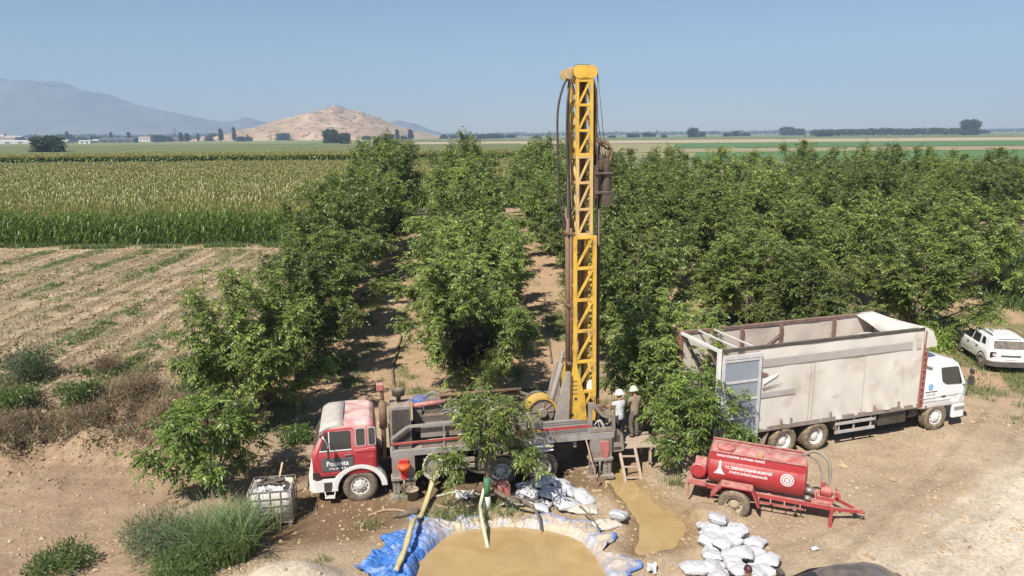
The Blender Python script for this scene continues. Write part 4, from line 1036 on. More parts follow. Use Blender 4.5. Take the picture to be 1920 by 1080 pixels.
for xs in ((.05, -.2), (-.32, -.5)):
    g = MB(); CB.side(g, rpoly([(xs[0], 1.86), (xs[0], 2.36), (xs[1], 2.36), (xs[1], 1.86)], .05), 1, .014, .02); q = g.build('rear_quarter_window', m_gl, cab)
    g = MB(); CB.side(g, rpoly([(xs[0] + .03, 1.83), (xs[0] + .03, 2.39), (xs[1] - .03, 2.39), (xs[1] - .03, 1.83)], .06), 1, .008, .02); g.build('window_rubber', pmat('pale_window_rubber', (.4, .33, .33), .7), q)
g = MB(); CB.side(g, [(.1, 1.66), (.1, 1.73), (-.52, 1.78), (-.52, 1.66)], 1, .03, .05); CB.side(g, rpoly([(-.3, 1.15), (-.3, 1.5), (-.42, 1.5), (-.42, 1.15)], .02), 1, .012, .03); g.build('side_moulding', m_red, cab, .01)
g = MB(); g.tube(curve_pts([(.98, 1.14, 2.36), (1.02, 1.3, 2.3), (.86, 1.47, 2.06), (.84, 1.48, 1.7), (1.0, 1.22, 1.6)], 5), .013, 6); mir_arm = g.build('mirror_arm', m_chr, cab)
g = MB(); g.box((.86, 1.5, 1.86), (.06, .2, .38)); g.build('mirror', m_blk, mir_arm, .02)
# grille and headlights on the front, white bumper, white wheel arches
g = MB(); CB.end(g, [(-.75, 1.15), (.75, 1.15), (.75, 1.55), (-.75, 1.55)], True, .012, .03)
for z in (1.2, 1.28, 1.36, 1.44): g.span(1.37, 1.41, -.72, .72, z, z + .03)
g.build('grille', m_blk, cab)
g = MB(); g.prism(rpoly([(1.36, -1.24), (1.5, -1.1), (1.54, -.6), (1.54, .6), (1.5, 1.1), (1.36, 1.24), (.72, 1.24), (.72, 1.1), (1.2, 1.05), (1.2, -1.05), (.72, -1.1), (.72, -1.24)], .05), 'z', .47, .84); bum = g.build('bumper', m_whited, rig, .015)
for sd in (1, -1):
    g = MB(); g.box((1.53, sd * .85, .66), (.05, .3, .16)); g.build('headlight', m_gl, bum, .01)
    g = MB(); g.span(1.2, 1.37, sd * 1.2, sd * 1.245, .9, 1.12); g.build('indicator_lamp', m_gl, cab, .008)
g = MB(); g.span(.82, 1.06, 1.235, 1.252, .5, .78); g.build('step_recess', m_blk, bum)
g = MB(); g.tube([(1.05, 1.22, .5), (1.03, 1.26, .3), (.78, 1.26, .28), (.74, 1.22, .5)], .018, 6); g.bar((1.05, 1.22, .31), (.76, 1.22, .29), .2, .02); g.build('step', m_whited, bum)
for sd in (1, -1):
    g = MB(); out = []; inn = []
    for k in range(15): a = R(8 + 172 * k / 14); out.append((.83 * math.cos(a), .52 + .73 * math.sin(a))); inn.append((.655 * math.cos(a), .52 + .62 * math.sin(a)))
    poly = [(.86, .47)] + out + [(-.72, .98)] * 0 + inn[::-1] + [(.66, .47)]
    g.prism(poly, 'y', sd * .86, sd * 1.255); g.build('wheel_arch', m_whited, rig, .015)
    g = MB(); g.span(-.6, .62, sd * .7 - .15, sd * .7 + .15, .95, 1.1); g.build('inner_wing', m_blk, rig)
# deck: beams, floor, side panels
g = MB(); g.span(-8.1, -.95, 1.08, 1.2, 1.38, 1.58); g.span(-8.1, -.95, -1.2, -1.08, 1.38, 1.58); g.span(-8.1, -.95, -1.08, 1.08, 1.42, 1.5)
for x in np.linspace(-7.6, -1.4, 9): g.span(x - .05, x + .05, -1.05, 1.05, 1.1, 1.42)
g.build('deck', m_grey, rig, .008)
def railside(y, x0, x1, nm, z=2.32):
    g = MB(); T = .05; s = 1 if y > 0 else -1
    g.bar((-1.0, y, 1.56), (-1.0, y, z - .36), T, .07); g.bar((-1.0, y, z - .36), (-1.5, y, z), T, .08); g.bar((-1.5, y, z), (x1 + .9, y, z + .04), T, .09)
    g.bar((x1 + .9, y, z + .04), (x1 + .4, y, z - .14), T, .08); g.bar((x1 + .4, y, z - .14), (x1, y, 2.02), T, .08)
    for x in np.arange(-2.6, x1 + .6, -1.15): g.bar((x, y, 1.56), (x, y, z), T * .9, .07)
    return g.build(nm, m_grey, rig, .006)
railside(1.15, -1, -5.2, 'side_rail'); railside(-1.15, -1, -6.2, 'side_rail')
g = MB(); g.bar((-.98, 1.185, 1.8), (-5.4, 1.185, 1.86), .03, .07); g.build('red_stripe_rail', m_redd, rig, .004)
g = MB(); g.span(-5.5, -1.9, 1.1, 1.13, 1.6, 1.78); g.span(-4.9, -1.9, .98, 1.0, 1.86, 2.24); g.build('side_panel', m_greyd, rig)
# perforated panel at the rear
g = MB(); g.prism(rpoly([(-5.45, 1.6), (-7.32, 1.6), (-7.32, 1.98), (-6.75, 2.12), (-5.45, 2.12)], .02), 'y', 1.15, 1.19)
for r_, z in enumerate((1.66, 1.72, 1.95, 2.02)):
    for k in range(26):
        x = -5.6 - k * .063
        if x < -7.25: continue
        g.span(x - .02, x + .02, 1.187, 1.194, z, z + .042, 1)
g.build('perforated_panel', [m_grey, m_blk], rig, 0)
g = MB(); g.span(-7.3, -5.45, 1.192, 1.2, 1.80, 1.9); g.build('red_stripe', m_redd, rig)
# tower box behind the cab, exhaust, air filter
g = MB(); g.span(-1.62, -1.0, .35, .98, 1.5, 2.92); g.span(-1.6, -1.02, -.9, .3, 1.5, 2.6); g.build('radiator_housing', m_greyd, rig, .02)
g = MB(); g.span(-1.58, -1.04, .982, .99, 1.62, 2.82); g.build('radiator_screen', m_blk, rig)
g = MB(); g.tube([(-.78, .75, 1.2), (-.78, .75, 3.1)], .075, 12); g.tube([(-.78, .75, 2.2), (-.78, .75, 3.0)], .12, 12); g.tube(curve_pts([(-.78, .75, 3.1), (-.77, .75, 3.35), (-.7, .78, 3.52)], 4), .06, 10); ex = g.build('exhaust_stack', m_rust, rig)
g = MB(); g.span(-.84, -.62, .62, .86, 3.42, 3.62); g.build('exhaust_cowl', m_pinkred, ex, .02)
g = MB(); g.rev([(.001, 0), (.07, 0), (.07, .2), (.19, .22), (.2, .4), (.16, .45), (.001, .46)], (-1.28, .55, 2.92), 'z', 18); g.build('air_filter', m_blk, rig)
# engine, pumps, pipes on the deck
g = MB(); g.span(-3.3, -2.0, -.55, .45, 1.7, 2.35); g.span(-3.15, -2.1, -.3, .25, 2.35, 2.62)
for k in range(6): g.cyl((-2.2 - .18 * k, .1, 2.6), (-2.2 - .18 * k, .1, 2.72), .06, n=10)
g.cyl((-3.1, .5, 2.05), (-2.1, .5, 2.05), .11, n=12); g.cyl((-3.35, -.1, 2.0), (-3.6, -.1, 2.0), .38, n=20); g.span(-2.0, -1.75, -.4, .4, 1.8, 2.5)
g.build('engine', pmat('oily_engine', (.10, .095, .095), .55, .3, var=.3, scale=6, dust=.25, dustup=.55), rig, .015)
g = MB(); rnd = random.Random(4)
for k in range(16):
    x0 = rnd.uniform(-3.6, -1.9); y0 = rnd.uniform(-.7, .75); z0 = rnd.uniform(2.1, 2.7)
    g.tube(curve_pts([(x0, y0, z0), (x0 - .4, y0 + rnd.uniform(-.3, .3), z0 + rnd.uniform(-.1, .25)), (x0 - rnd.uniform(.7, 1.4), y0 + rnd.uniform(-.4, .4), rnd.uniform(1.9, 2.6)), (x0 - rnd.uniform(1.2, 2.2), y0 + rnd.uniform(-.4, .4), rnd.uniform(1.7, 2.3))], 5), rnd.uniform(.02, .05), 7)
g.build('hydraulic_hoses', m_hosegrey, rig)
g = MB()
for k, (y, z) in enumerate(((-.35, 2.72), (-.15, 2.8), (-.5, 2.62), (-.3, 2.6))): g.tube([(-2.6, y, z - .03), (-5.3, y + .05, z)], .055, 8); g.tube([(-2.6, y, z - .03), (-2.62, y, 2.1)], .055, 8)
g.build('drill_rods', m_rust, rig)
g = MB(); g.cyl((-2.05, -.85, 1.52), (-2.05, -.85, 2.5), .28, n=20); g.build('blue_drum', pmat('blue_plastic', (.04, .12, .42), .5, dust=.1, dustup=.4), rig, .02)
g = MB(); g.cyl((-1.72, .3, 2.66), (-2.75, .3, 2.72), .075, n=12); g.build('red_pipe', m_pinkred, rig)
g = MB(); g.span(-4.6, -3.75, -.3, .9, 1.52, 2.1); g.span(-5.3, -4.7, -.2, .8, 1.52, 1.95); g.cyl((-3.7, .55, 2.25), (-4.6, .55, 2.25), .17, n=16); g.build('hydraulic_tank', m_greyd, rig, .02)
# winch
w_ = MB(); 
for y in (-.3, .5): w_.cyl((-5.85, y - .025, 2.2), (-5.85, y + .025, 2.2), .42, n=30)
for k in range(10): a = 2 * math.pi * k / 10; w_.bar((-5.85 + .12 * math.cos(a), .53, 2.2 + .12 * math.sin(a)), (-5.85 + .4 * math.cos(a), .53, 2.2 + .4 * math.sin(a)), .03, .05, up=(0, 1, 0))
w_.cyl((-5.85, .5, 2.2), (-5.85, .68, 2.2), .14, n=16); w_.span(-6.2, -5.5, -.35, .55, 1.5, 1.86); wi = w_.build('winch', m_greyd, rig)
w_ = MB(); w_.cyl((-5.85, -.27, 2.28), (-5.85, .47, 2.28), .3, n=24); w_.build('cable_drum', m_rust, wi)
w_ = MB(); o_, i_ = [], []
for k in range(17): a = R(5 + 170 * k / 16); o_.append((-5.85 + .5 * math.cos(a), 2.2 + .5 * math.sin(a))); i_.append((-5.85 + .44 * math.cos(a), 2.2 + .44 * math.sin(a)))
w_.prism(o_ + i_[::-1], 'y', .1, .6); w_.build('winch_guard', m_yel, wi)
# mast foot supports
g = MB()
for y in (-.42, .82):
    g.prism(rpoly([(-6.1, 1.56), (-6.38, 2.9), (-6.58, 3.6), (-6.72, 3.6), (-6.66, 1.56)], .05), 'y', y - .05, y + .05)
g.tube([(-6.1, .2, 1.9), (-6.6, .2, 3.7)], .09, 12); g.tube([(-6.3, .2, 2.6), (-6.64, .2, 4.1)], .055, 10)
g.build('mast_support', pmat('muddy_grey_steel', (.27, .25, .235), .75, var=.25, scale=4, dust=.45, dustup=.7, dustcol=(.4, .31, .23)), rig, .015)
# ---- mast (leans very slightly towards the cab)
MX = -7.26
mast = empty('mast', (MX, .2, 1.75)); mast.parent = rig; mast.rotation_euler = (0, R(.55), 0); mast.scale = (.92, .96, 1)
def build_mast():
    g = MB(); lattice(g, (-.345, -.435), (.345, .435), .05, 6.15, 6, .12, .1, t_d=.095); lo = g.build('lower_mast', m_yel, mast, .006)
    g = MB(); lattice(g, (-.24, -.36), (.24, .36), 6.15, 8.6, 3, .1, .08, t_d=.08); g.build('middle_mast', m_yelw, mast, .005)
    g = MB(); lattice(g, (-.24, -.36), (.24, .36), 8.6, 10.85, 3, .1, .08, t_d=.08); g.build('upper_mast', m_yel, mast, .005)
    g = MB()
    for y in (-.5, .5): g.prism(rpoly([(.34, -.05), (-.08, -.05), (.0, .9), (.28, 1.9), (.36, 2.5), (.54, 1.4), (.62, .6), (.6, -.05)], .05), 'y', y - .02, y + .02)
    f = g.build('mast_foot', m_yel, mast, .008)
    g = MB()
    for x, z in ((.46, .32), (.34, .86)): g.cyl((x, .5, z), (x, .526, z), .055, n=14)
    for z in (1.02, 1.16, 1.3, 1.44): g.span(.28, .48, .515, .524, z, z + .03)
    g.build('pin_hole', m_blk, f)
    # crown block: two stadium plates with sheaves between
    g = MB()
    def stad(cx, cz, hw, r): return [(cx + hw + r * math.cos(a), cz + r * math.sin(a)) for a in np.linspace(-math.pi / 2, math.pi / 2, 10)] + [(cx - hw + r * math.cos(a), cz + r * math.sin(a)) for a in np.linspace(math.pi / 2, 3 * math.pi / 2, 10)]
    for y in (.40, .28, -.40, -.28): g.prism(stad(-.02, 11.06, .22, .19), 'y', y - .025, y + .025)
    g.span(-.3, .28, -.4, .4, 10.82, 10.9); g.span(-.1, .1, .425, .44, 10.9, 11.05)
    cr = g.build('crown_block', m_yel, mast, .006)
    for ya in (-.32, .16): g = MB(); g.prism(stad(.38, 11.02, .1, .16), 'y', ya, ya + .06); g.build('rear_sheave_plate', m_yelw, cr)
    for x in (-.27, .23):
        g = MB()
        for y in (.34, -.34): g.cyl((x, y - .03, 11.06), (x, y + .03, 11.06), .17, n=20)
        g.build('sheave', m_rust, cr)
    g = MB(); g.span(-.2, .2, -.2, .3, 11.262, 11.275); g.build('top_plate', m_blk, cr)
    # feed cylinders and pipes along the cab side
    g = MB()
    for y, x, a, b, r in ((.2, .52, 1.2, 6.7, .065), (-.05, .5, 1.4, 7.0, .05), (.38, .47, 1.0, 6.4, .045)): g.tube([(x, y, a), (x, y, b)], r, 10)
    for z in (2.0, 3.9, 6.2): g.span(.36, .6, -.15, .45, z, z + .06)
    g.build('feed_cylinder', m_rust, mast)
    g = MB(); g.tube([(.07, .1, 2.2), (.07, .1, 10.8)], .05, 10); g.tube([(-.1, -.1, .6), (-.1, -.1, 10.8)], .06, 10); g.tube([(.15, .3, 5.2), (.15, .3, 9.3)], .035, 8); g.build('inner_rod', m_rust, mast)
    # hoses looping down from the crown
    g = MB()
    for k, (o, b, zb, y) in enumerate(((.82, .8, 7.0, .1), (.56, .52, 5.6, .3), (.5, .46, 5.8, .2), (.47, .44, 5.5, -.05))):
        g.tube(curve_pts([(.36, y, 10.95), (.36 + (o - .36) * .55, y, 10.72), (o, y, 10.0), (o + .02, y, 9.0), (b, y, 7.8), (b - .06, y, zb), (.44, y, zb - 1.0)], 6), .036 if k == 0 else .03, 7)
    g.build('hose', m_hose, mast)
    g = MB()
    for y in (.0, .12): g.tube([(.45, y, 10.6), (.47, y, 6.0)], .035, 7)
    g.build('grey_hose', m_hosegrey, mast)
    g = MB()
    for o, y in ((-.42, .3), (-.36, .2), (-.46, .05)): g.tube(curve_pts([(-.3, y, 10.85), (o, y, 10.4), (o - .02, y, 9.7), (o + .03, y, 9.0), (o - .05, y, 8.6)], 6), .04, 7)
    g.build('hose', m_hose, mast)
    g = MB()
    for a, b in (((-.46, .3, 11.05), (-.78, .3, 8.35)), ((-.46, -.3, 11.05), (-.72, .1, 8.6)), ((-.44, .34, 11.0), (-.48, .34, 3.5))): g.tube([a, b], .011, 5)
    g.tube([(.45, .3, 10.9), (.62, .3, 7.2)], .011, 5); g.build('cable', m_blk, mast)
    # rotary head on the far side
    h = MB(); 
    h.cyl((-.62, .05, 8.15), (-.62, .05, 8.62), .2, n=18); h.cyl((-.62, .05, 7.55), (-.62, .05, 8.15), .14, n=18)
    h.cyl((-.82, .2, 7.3), (-.82, .2, 8.05), .15, n=18); h.cyl((-.82, .2, 8.05), (-.82, .2, 8.5), .11, n=16)
    h.span(-1.0, -.36, -.2, .42, 8.02, 8.08); h.span(-1.02, -.36, -.2, .42, 7.42, 7.5); h.span(-.95, -.6, -.1, .4, 7.05, 7.42); h.span(-.5, -.34, -.3, .35, 7.3, 8.3)
    hd = h.build('rotary_head', pmat('oily_brown_machine', (.055, .04, .036), .6, .2, var=.35, scale=5, dust=.15, dustup=.45), mast, .01)
    h = MB(); h.tube(curve_pts([(-.62, .05, 8.62), (-.63, .05, 8.9), (-.8, .15, 9.0), (-.92, .2, 8.85), (-.86, .2, 8.5)], 5), .045, 8); h.tube(curve_pts([(-.42, .3, 9.4), (-.5, .3, 9.1), (-.84, .3, 8.9), (-.98, .3, 8.7), (-.9, .3, 8.4)], 5), .035, 8); h.bar((-.36, .2, 9.1), (-.9, .2, 8.75), .05, .06)
    h.build('swivel', m_rust, hd)
    h = MB(); h.tube([(-.62, .05, 7.4), (-.62, .05, -1.7)], .06, 10); h.build('drill_pipe', pmat('dark_drill_pipe', (.06, .05, .045), .6, .4, dust=.1, dustup=.2), mast)
    h = MB(); h.span(-.3, -.12, .30, .32, 1.0, 1.4); h.build('paper_notice', m_txtw, mast)
build_mast()
# rear control console
g = MB(); side = [(-7.22, 1.6), (-7.22, 2.62), (-7.42, 2.62), (-7.66, 2.28), (-8.12, 2.1), (-8.14, 1.6)]; hole = [(-7.36, 1.74), (-7.36, 2.4), (-7.44, 2.4), (-7.68, 2.12), (-8.02, 1.98), (-8.02, 1.74)]
for y in (1.12, .45):
    V = [(x, y, z) for x, z in side] + [(x, y, z) for x, z in hole] + [(x, y + .06, z) for x, z in side] + [(x, y + .06, z) for x, z in hole]
    n = 6; F = []
    for k in range(n):
        q = (k + 1) % n; F += [(k, q, n + q, n + k), (2 * n + k, 3 * n + k, 3 * n + q, 2 * n + q), (k, 2 * n + k, 2 * n + q, q), (n + k, n + q, 3 * n + q, 3 * n + k)]
    g.add(V, F)
g.add([(-7.42, .5, 2.62), (-7.42, 1.13, 2.62), (-7.66, 1.13, 2.285), (-7.66, .5, 2.285), (-8.12, 1.13, 2.105), (-8.12, .5, 2.105)], [(0, 1, 2, 3), (3, 2, 4, 5)])
cons = g.build('control_console', m_greyd, rig, .006)
g = MB(); g.span(-8.0, -7.3, .52, .56, 1.62, 2.25); g.build('console_interior', m_blk, cons)
g = MB(); rnd = random.Random(8)
for k in range(7):
    x = -7.5 - .08 * k; g.tube([(x, .62 + .05 * (k % 3), 2.42 - .42 * max(0, k - 1) / 6 * .9), (x - .02, .64 + .05 * (k % 3), 2.62 - .42 * max(0, k - 1) / 6)], .014, 6); g.ball((x - .02, .64 + .05 * (k % 3), 2.63 - .42 * max(0, k - 1) / 6), .026, 5)
g.span(-7.72, -7.5, .9, 1.1, 2.25, 2.45); g.build('control_levers', m_rust, cons)
g = MB()
for k in range(2): g.tube(curve_pts([(-7.45 - .22 * k, 1.0, 1.65), (-7.5 - .1 * k, 1.05, 1.85 + .04 * k), (-7.62 - .06 * k, 1.06, 1.95), (-7.78 - .05 * k, 1.05, 1.68)], 5), .016, 6)
g.build('console_hose', m_whited, cons)
# outriggers
def outrigger(x0, x1, nm='outrigger'):
    g = MB(); g.span(x1, x0, .95, 1.2, .68, 1.38)
    w = (x0 - x1)
    g.span(x1, x1 + w * .36, 1.0, 1.17, .12, .68); g.span(x0 - w * .3, x0, 1.0, 1.17, .12, .68); g.span(x1 - .04, x0 + .04, .92, 1.26, .62, .72)
    g.span(x1 - .08, x0 + .08, .9, 1.3, 0, .12)
    o = g.build(nm, m_greyd, rig, .012)
    h = MB()
    for x in (x1 + w * .18, x0 - w * .15):
        for k in range(4): h.cyl((x, 1.168, .2 + .12 * k), (x, 1.176, .2 + .12 * k), .028, n=8)
    h.build('pin_hole', m_blk, o)
    return o
o1 = outrigger(-.98, -1.68)
g = MB(); g.prism(rpoly([(-1.18, 1.3), (-1.48, 1.3), (-1.45, .72), (-1.34, .62), (-1.24, .72)], .04), 'y', 1.2, 1.27); jc = g.build('jack_cover', pmat('bright_red_cover', (.55, .02, .02), .45, dust=.03, dustup=.3), o1, .015)
g = MB(); g.rev([(.001, 0), (.17, 0), (.2, .1), (.19, .16), (.001, .16)], (-1.33, 1.34, 1.02), 'z', 20); g.build('orange_bowl', pmat('orange_plastic', (.72, .09, .015), .4, dust=.03, dustup=.2), jc)
g = MB(); g.cyl((-1.33, 1.22, .12), (-1.33, 1.22, .68), .035, n=8); g.build('jack_rod', m_steel, o1)
o2 = outrigger(-7.3, -8.02)
g = MB(); g.prism(rpoly([(-7.6, 1.3), (-7.9, 1.3), (-7.92, .95), (-7.8, .55), (-7.68, .85)], .04), 'y', 1.2, 1.255); g.build('jack_cover', m_pinkred, o2, .015)
g = MB(); g.cyl((-7.62, 1.22, .12), (-7.62, 1.22, .7), .035, n=8); g.build('jack_rod', m_steel, o2)
g = MB(); br = rpoly([(-8.06, .8), (-8.06, 1.5), (-8.25, 1.62), (-8.45, 1.4), (-8.5, .82)], .04); g.prism(br, 'y', 1.0, 1.05); brk = g.build('rear_bracket', m_greyd, rig, .008)
g = MB(); g.span(-8.34, -8.18, 1.045, 1.056, 1.15, 1.4); g.build('bracket_hole', m_blk, brk)
g = MB(); g.span(-8.4, -8.14, 1.045, 1.056, .88, .98); g.build('bracket_hole', m_blk, brk)
for sd in (-1,):
    g = MB(); g.span(-1.68, -.98, -1.2, -.95, 0, 1.38); g.span(-8.02, -7.3, -1.2, -.95, 0, 1.38); g.build('outrigger', m_greyd, rig, .01)
# things slung under the deck
g = MB(); g.span(-2.45, -1.95, .98, 1.12, .62, 1.2); g.build('tool_box', m_greyd, rig, .01)
g = MB(); g.span(-3.55, -2.55, 1.02, 1.14, .78, .9); g.span(-3.55, -2.55, 1.02, 1.14, .98, 1.1); g.build('side_guard', m_greyd, rig, .01)
g = MB()
for k in range(4):
    r = .36 + .02 * k; pts = [(-2.22 + r * .72 * math.cos(a), 1.18 + .02 * k, .98 + r * math.sin(a)) for a in np.linspace(.4 * k, .4 * k + 5.4, 26)]
    g.tube(pts, .022, 7)
g.build('coiled_hose', pmat('cream_hose', (.6, .52, .42), .6, dust=.1, dustup=.3), rig)
for x in (-4.38, -5.72):
    g = MB(); o_, i_ = [], []
    for k in range(11): a = R(20 + 140 * k / 10); o_.append((x + .66 * math.cos(a), .52 + .64 * math.sin(a))); i_.append((x + .63 * math.cos(a), .52 + .61 * math.sin(a)))
    if x > -5: g.prism(o_ + i_[::-1], 'y', .66, 1.2); g.build('mudguard', m_steel, rig)
# ------------------------------------------------------------------ white cargo truck
TY = math.atan2(.305, .952)
tr = empty('cargo_truck', (15.4, 26.82, gz(15.4, 26.8)), TY, 'white cab cargo truck with an open topped dirty cream tarpaulin body', 'truck')
mb = MB()
for y in (-.4, .4): mb.span(-9.3, 1.0, y - .05, y + .05, .75, 1.02)
for x in (0, -5.4, -6.75): mb.cyl((x, -.95, .53), (x, .95, .53), .09, n=10)
for x in np.linspace(-9.2, -1.3, 9): mb.span(x - .05, x + .05, -1.15, 1.15, 1.0, 1.14)
mb.build('chassis', m_blk, tr, .01)
for sd in (1, -1):
    wheel(tr, 0, sd * 1.05, .53, .53, .32, sd, rub=m_rubd)
    wheel(tr, -5.4, sd * .98, .53, .53, .5, sd, True, rub=m_rubd); wheel(tr, -6.75, sd * .98, .53, .53, .5, sd, True, rub=m_rubd)
g = MB(); g.span(-2.6, -1.35, -1.12, -.55, .5, 1.0); g.cyl((-1.2, -.85, .78), (-.75, -.85, .78), .24, n=16); g.span(-3.0, -2.65, -1.1, -.6, .6, .95); g.build('fuel_tank', m_blk, tr, .03)
g = MB()
for z in (.5, .82): g.span(-4.6, -2.85, -1.22, -1.17, z, z + .11)
for x in (-4.4, -3.75, -3.0): g.span(x - .03, x + .03, -1.17, -1.13, .5, 1.1)
g.build('side_guard', pmat('pale_grey_guard', (.42, .41, .4), .5, dust=.2, dustup=.5), tr, .008)
g = MB(); g.prism([(-7.42, 1.0), (-7.38, 1.0), (-7.62, .3), (-7.68, .3)], 'y', -1.2, -.7); g.build('mud_flap', m_greyd, tr)
g = MB(); g.prism([(-4.62, 1.0), (-4.58, 1.0), (-4.5, .62), (-4.55, .62)], 'y', -1.2, -.7); g.build('mud_flap', m_greyd, tr)
# cargo body
tarp_c = (.66, .625, .565)
m_tarp = pmat('dirty_cream_tarpaulin', tarp_c, .75, var=.10, scale=.9, col2=(.5, .44, .37), c2amt=.3, dust=.12, dustup=.3)
m_tarpin = pmat('tarpaulin_inside', (.58, .50, .42), .8, var=.12, scale=1.0, col2=(.47, .38, .31), c2amt=.4)
BX0, BX1, BZ0, BZ1 = -9.5, -.95, 1.16, 4.08
g = MB(); g.span(BX0, BX1, -1.2, 1.2, 1.14, 1.24); g.build('floor', m_rust, tr)
def wavy(x0, x1, z0, z1, y, sgn, amp, nm, mat, nx=110, nz=34):
    X, Z = np.meshgrid(np.linspace(x0, x1, nx), np.linspace(z0, z1, nz)); t = (Z - z0) / (z1 - z0)
    Y = sgn * (amp * (fbm(X * 1.2, Z * .8 + 5, .9, 4) - .5) + .05 * np.exp(-((X + 3.2) / 2.2) ** 2) * np.exp(-t * 7) * np.sin(X * 9 + 4 * Z) + .022 * np.exp(-t * 6) * np.sin(X * 6.0 + 3 * Z))
    Zr = Z + .05 * np.exp(-t * 9) * np.sin(X * 1.7)
    V0 = np.stack([X, y + Y, Zr], 2).reshape(-1, 3); V1 = V0 - np.array([0, sgn * .012, 0])
    k = np.arange((nz - 1) * (nx - 1)); r, c = k // (nx - 1), k % (nx - 1); k0 = r * nx + c
    F0 = np.stack([k0, k0 + 1, k0 + nx + 1, k0 + nx], 1); F1 = F0[:, ::-1] + len(V0)
    return link(nm, npmesh(nm, np.concatenate([V0, V1]), np.concatenate([F0, F1]), [mat], None, True), tr)
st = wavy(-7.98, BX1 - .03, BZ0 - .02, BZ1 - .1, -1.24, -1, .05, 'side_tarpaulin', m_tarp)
# flat darker grey bands across the side tarpaulin, seams, patches, tear
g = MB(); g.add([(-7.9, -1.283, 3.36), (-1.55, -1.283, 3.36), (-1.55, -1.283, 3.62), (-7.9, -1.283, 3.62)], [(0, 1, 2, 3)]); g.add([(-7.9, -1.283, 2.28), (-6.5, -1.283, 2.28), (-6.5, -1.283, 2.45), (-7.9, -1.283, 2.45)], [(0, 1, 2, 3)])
g.build('grey_strip', pmat('darker_grey_band', (.40, .36, .34), .8, var=.12, scale=1.5), st)
m_seam = pmat('worn_seam', (.5, .45, .39), .8)
for x in (-5.9, -5.75, -3.6): g = MB(); g.span(x - .012, x + .012, -1.285, -1.275, 1.3, 3.3); g.build('seam', m_seam, st)
g = MB(); g.span(-1.35, -1.15, -1.286, -1.276, 3.35, 3.72); g.build('patch', m_seam, st)
g = MB(); g.add([(-7.85, -1.287, 2.95), (-7.2, -1.287, 3.1), (-7.3, -1.29, 2.98), (-7.8, -1.287, 2.74)], [(0, 1, 2, 3)]); g.add([(-7.9, -1.287, 3.2), (-7.6, -1.287, 3.1), (-7.84, -1.287, 2.95)], [(0, 1, 2)], 1); g.add([(-7.85, -1.287, 2.62), (-6.9, -1.287, 2.72), (-7.8, -1.287, 2.56)], [(0, 1, 2)], 1); g.add([(-4.9, -1.287, 1.98), (-4.4, -1.287, 2.0), (-4.9, -1.287, 1.96)], [(0, 1, 2)], 1)
g.build('tear', [m_white, m_brown], st)
wavy(BX0 + .1, BX1 - .05, BZ0, BZ1 - .08, 1.2, -1, .06, 'far_tarpaulin', m_tarpin)
g = MB(); g.span(BX0, BX1, -1.26, -1.16, BZ1 - .1, BZ1 + .02); g.build('near_top_rail', pmat('black_top_rail', (.04, .04, .042), .6, dust=.1, dustup=.3), tr, .01)
g = MB(); g.span(BX0, BX1, 1.16, 1.27, BZ1 - .1, BZ1 + .03); g.build('far_top_rail', m_brown, tr, .01)
g = MB()
for x in (-2.9, -5.3, -7.0):
    g.span(x - .06, x + .06, 1.09, 1.17, BZ0, BZ1 - .1); g.span(x - .12, x + .12, 1.06, 1.17, 3.0, 3.18)
for z in (1.9, 2.5): g.span(BX0 + .05, BX1, 1.12, 1.15, z, z + .06)
g.bar((-5.9, 1.12, 3.3), (-5.2, 1.12, 3.75), .03, .05); g.build('far_post', m_brown, tr, .008)
g = MB(); g.span(BX0, BX1, -1.26, -1.17, BZ0 - .12, BZ0 + .05); g.span(BX0, BX1, 1.17, 1.26, BZ0 - .12, BZ0 + .05); g.build('side_sill', m_greyd, tr, .008)
g = MB()
for x in (-7.0, -6.6, -4.95, -3.05, -1.95): g.prism([(x - .03, 1.08), (x + .03, 1.08), (x + .05, 1.42), (x - .01, 1.42)], 'y', -1.32, -1.275)
g.build('tarpaulin_latch', m_greyd, tr)
# rear frame: two posts, header, diagonal stays
g = MB(); g.span(BX0 - .06, BX0 + .06, 1.14, 1.28, BZ0 - .3, BZ1 + .03); g.span(BX0 - .04, BX0 + .3, 1.28, 1.3, BZ0, BZ1); g.build('rear_post', m_maroon, tr, .008)
g = MB(); g.span(BX0 - .06, BX0 + .05, -1.27, -1.15, BZ0 - .3, BZ1 + .03); g.span(BX0 - .05, BX0 + .05, -1.15, 1.14, BZ1 - .08, BZ1 + .02)
for x in (BX0 + .7, BX0 + 1.3): g.span(x - .025, x + .025, -1.16, 1.16, BZ1 - .02, BZ1 + .025)
g.build('rear_frame', m_whited, tr, .006)
g = MB(); g.bar((BX0 + .1, 1.1, BZ1 - .1), (BX0 + 1.1, 1.08, 2.0), .05, .07); g.bar((BX0 + .45, .5, BZ1 - .06), (BX0 + 1.3, -.6, 1.6), .04, .05); g.bar((BX0 + 1.0, .9, BZ1), (BX0 + 1.3, -.2, 3.3), .03, .04)
for z in (1.75, 2.4): g.span(BX0 + .04, BX0 + .08, -1.1, 1.1, z, z + .06)
g.build('stay', m_brown, tr)
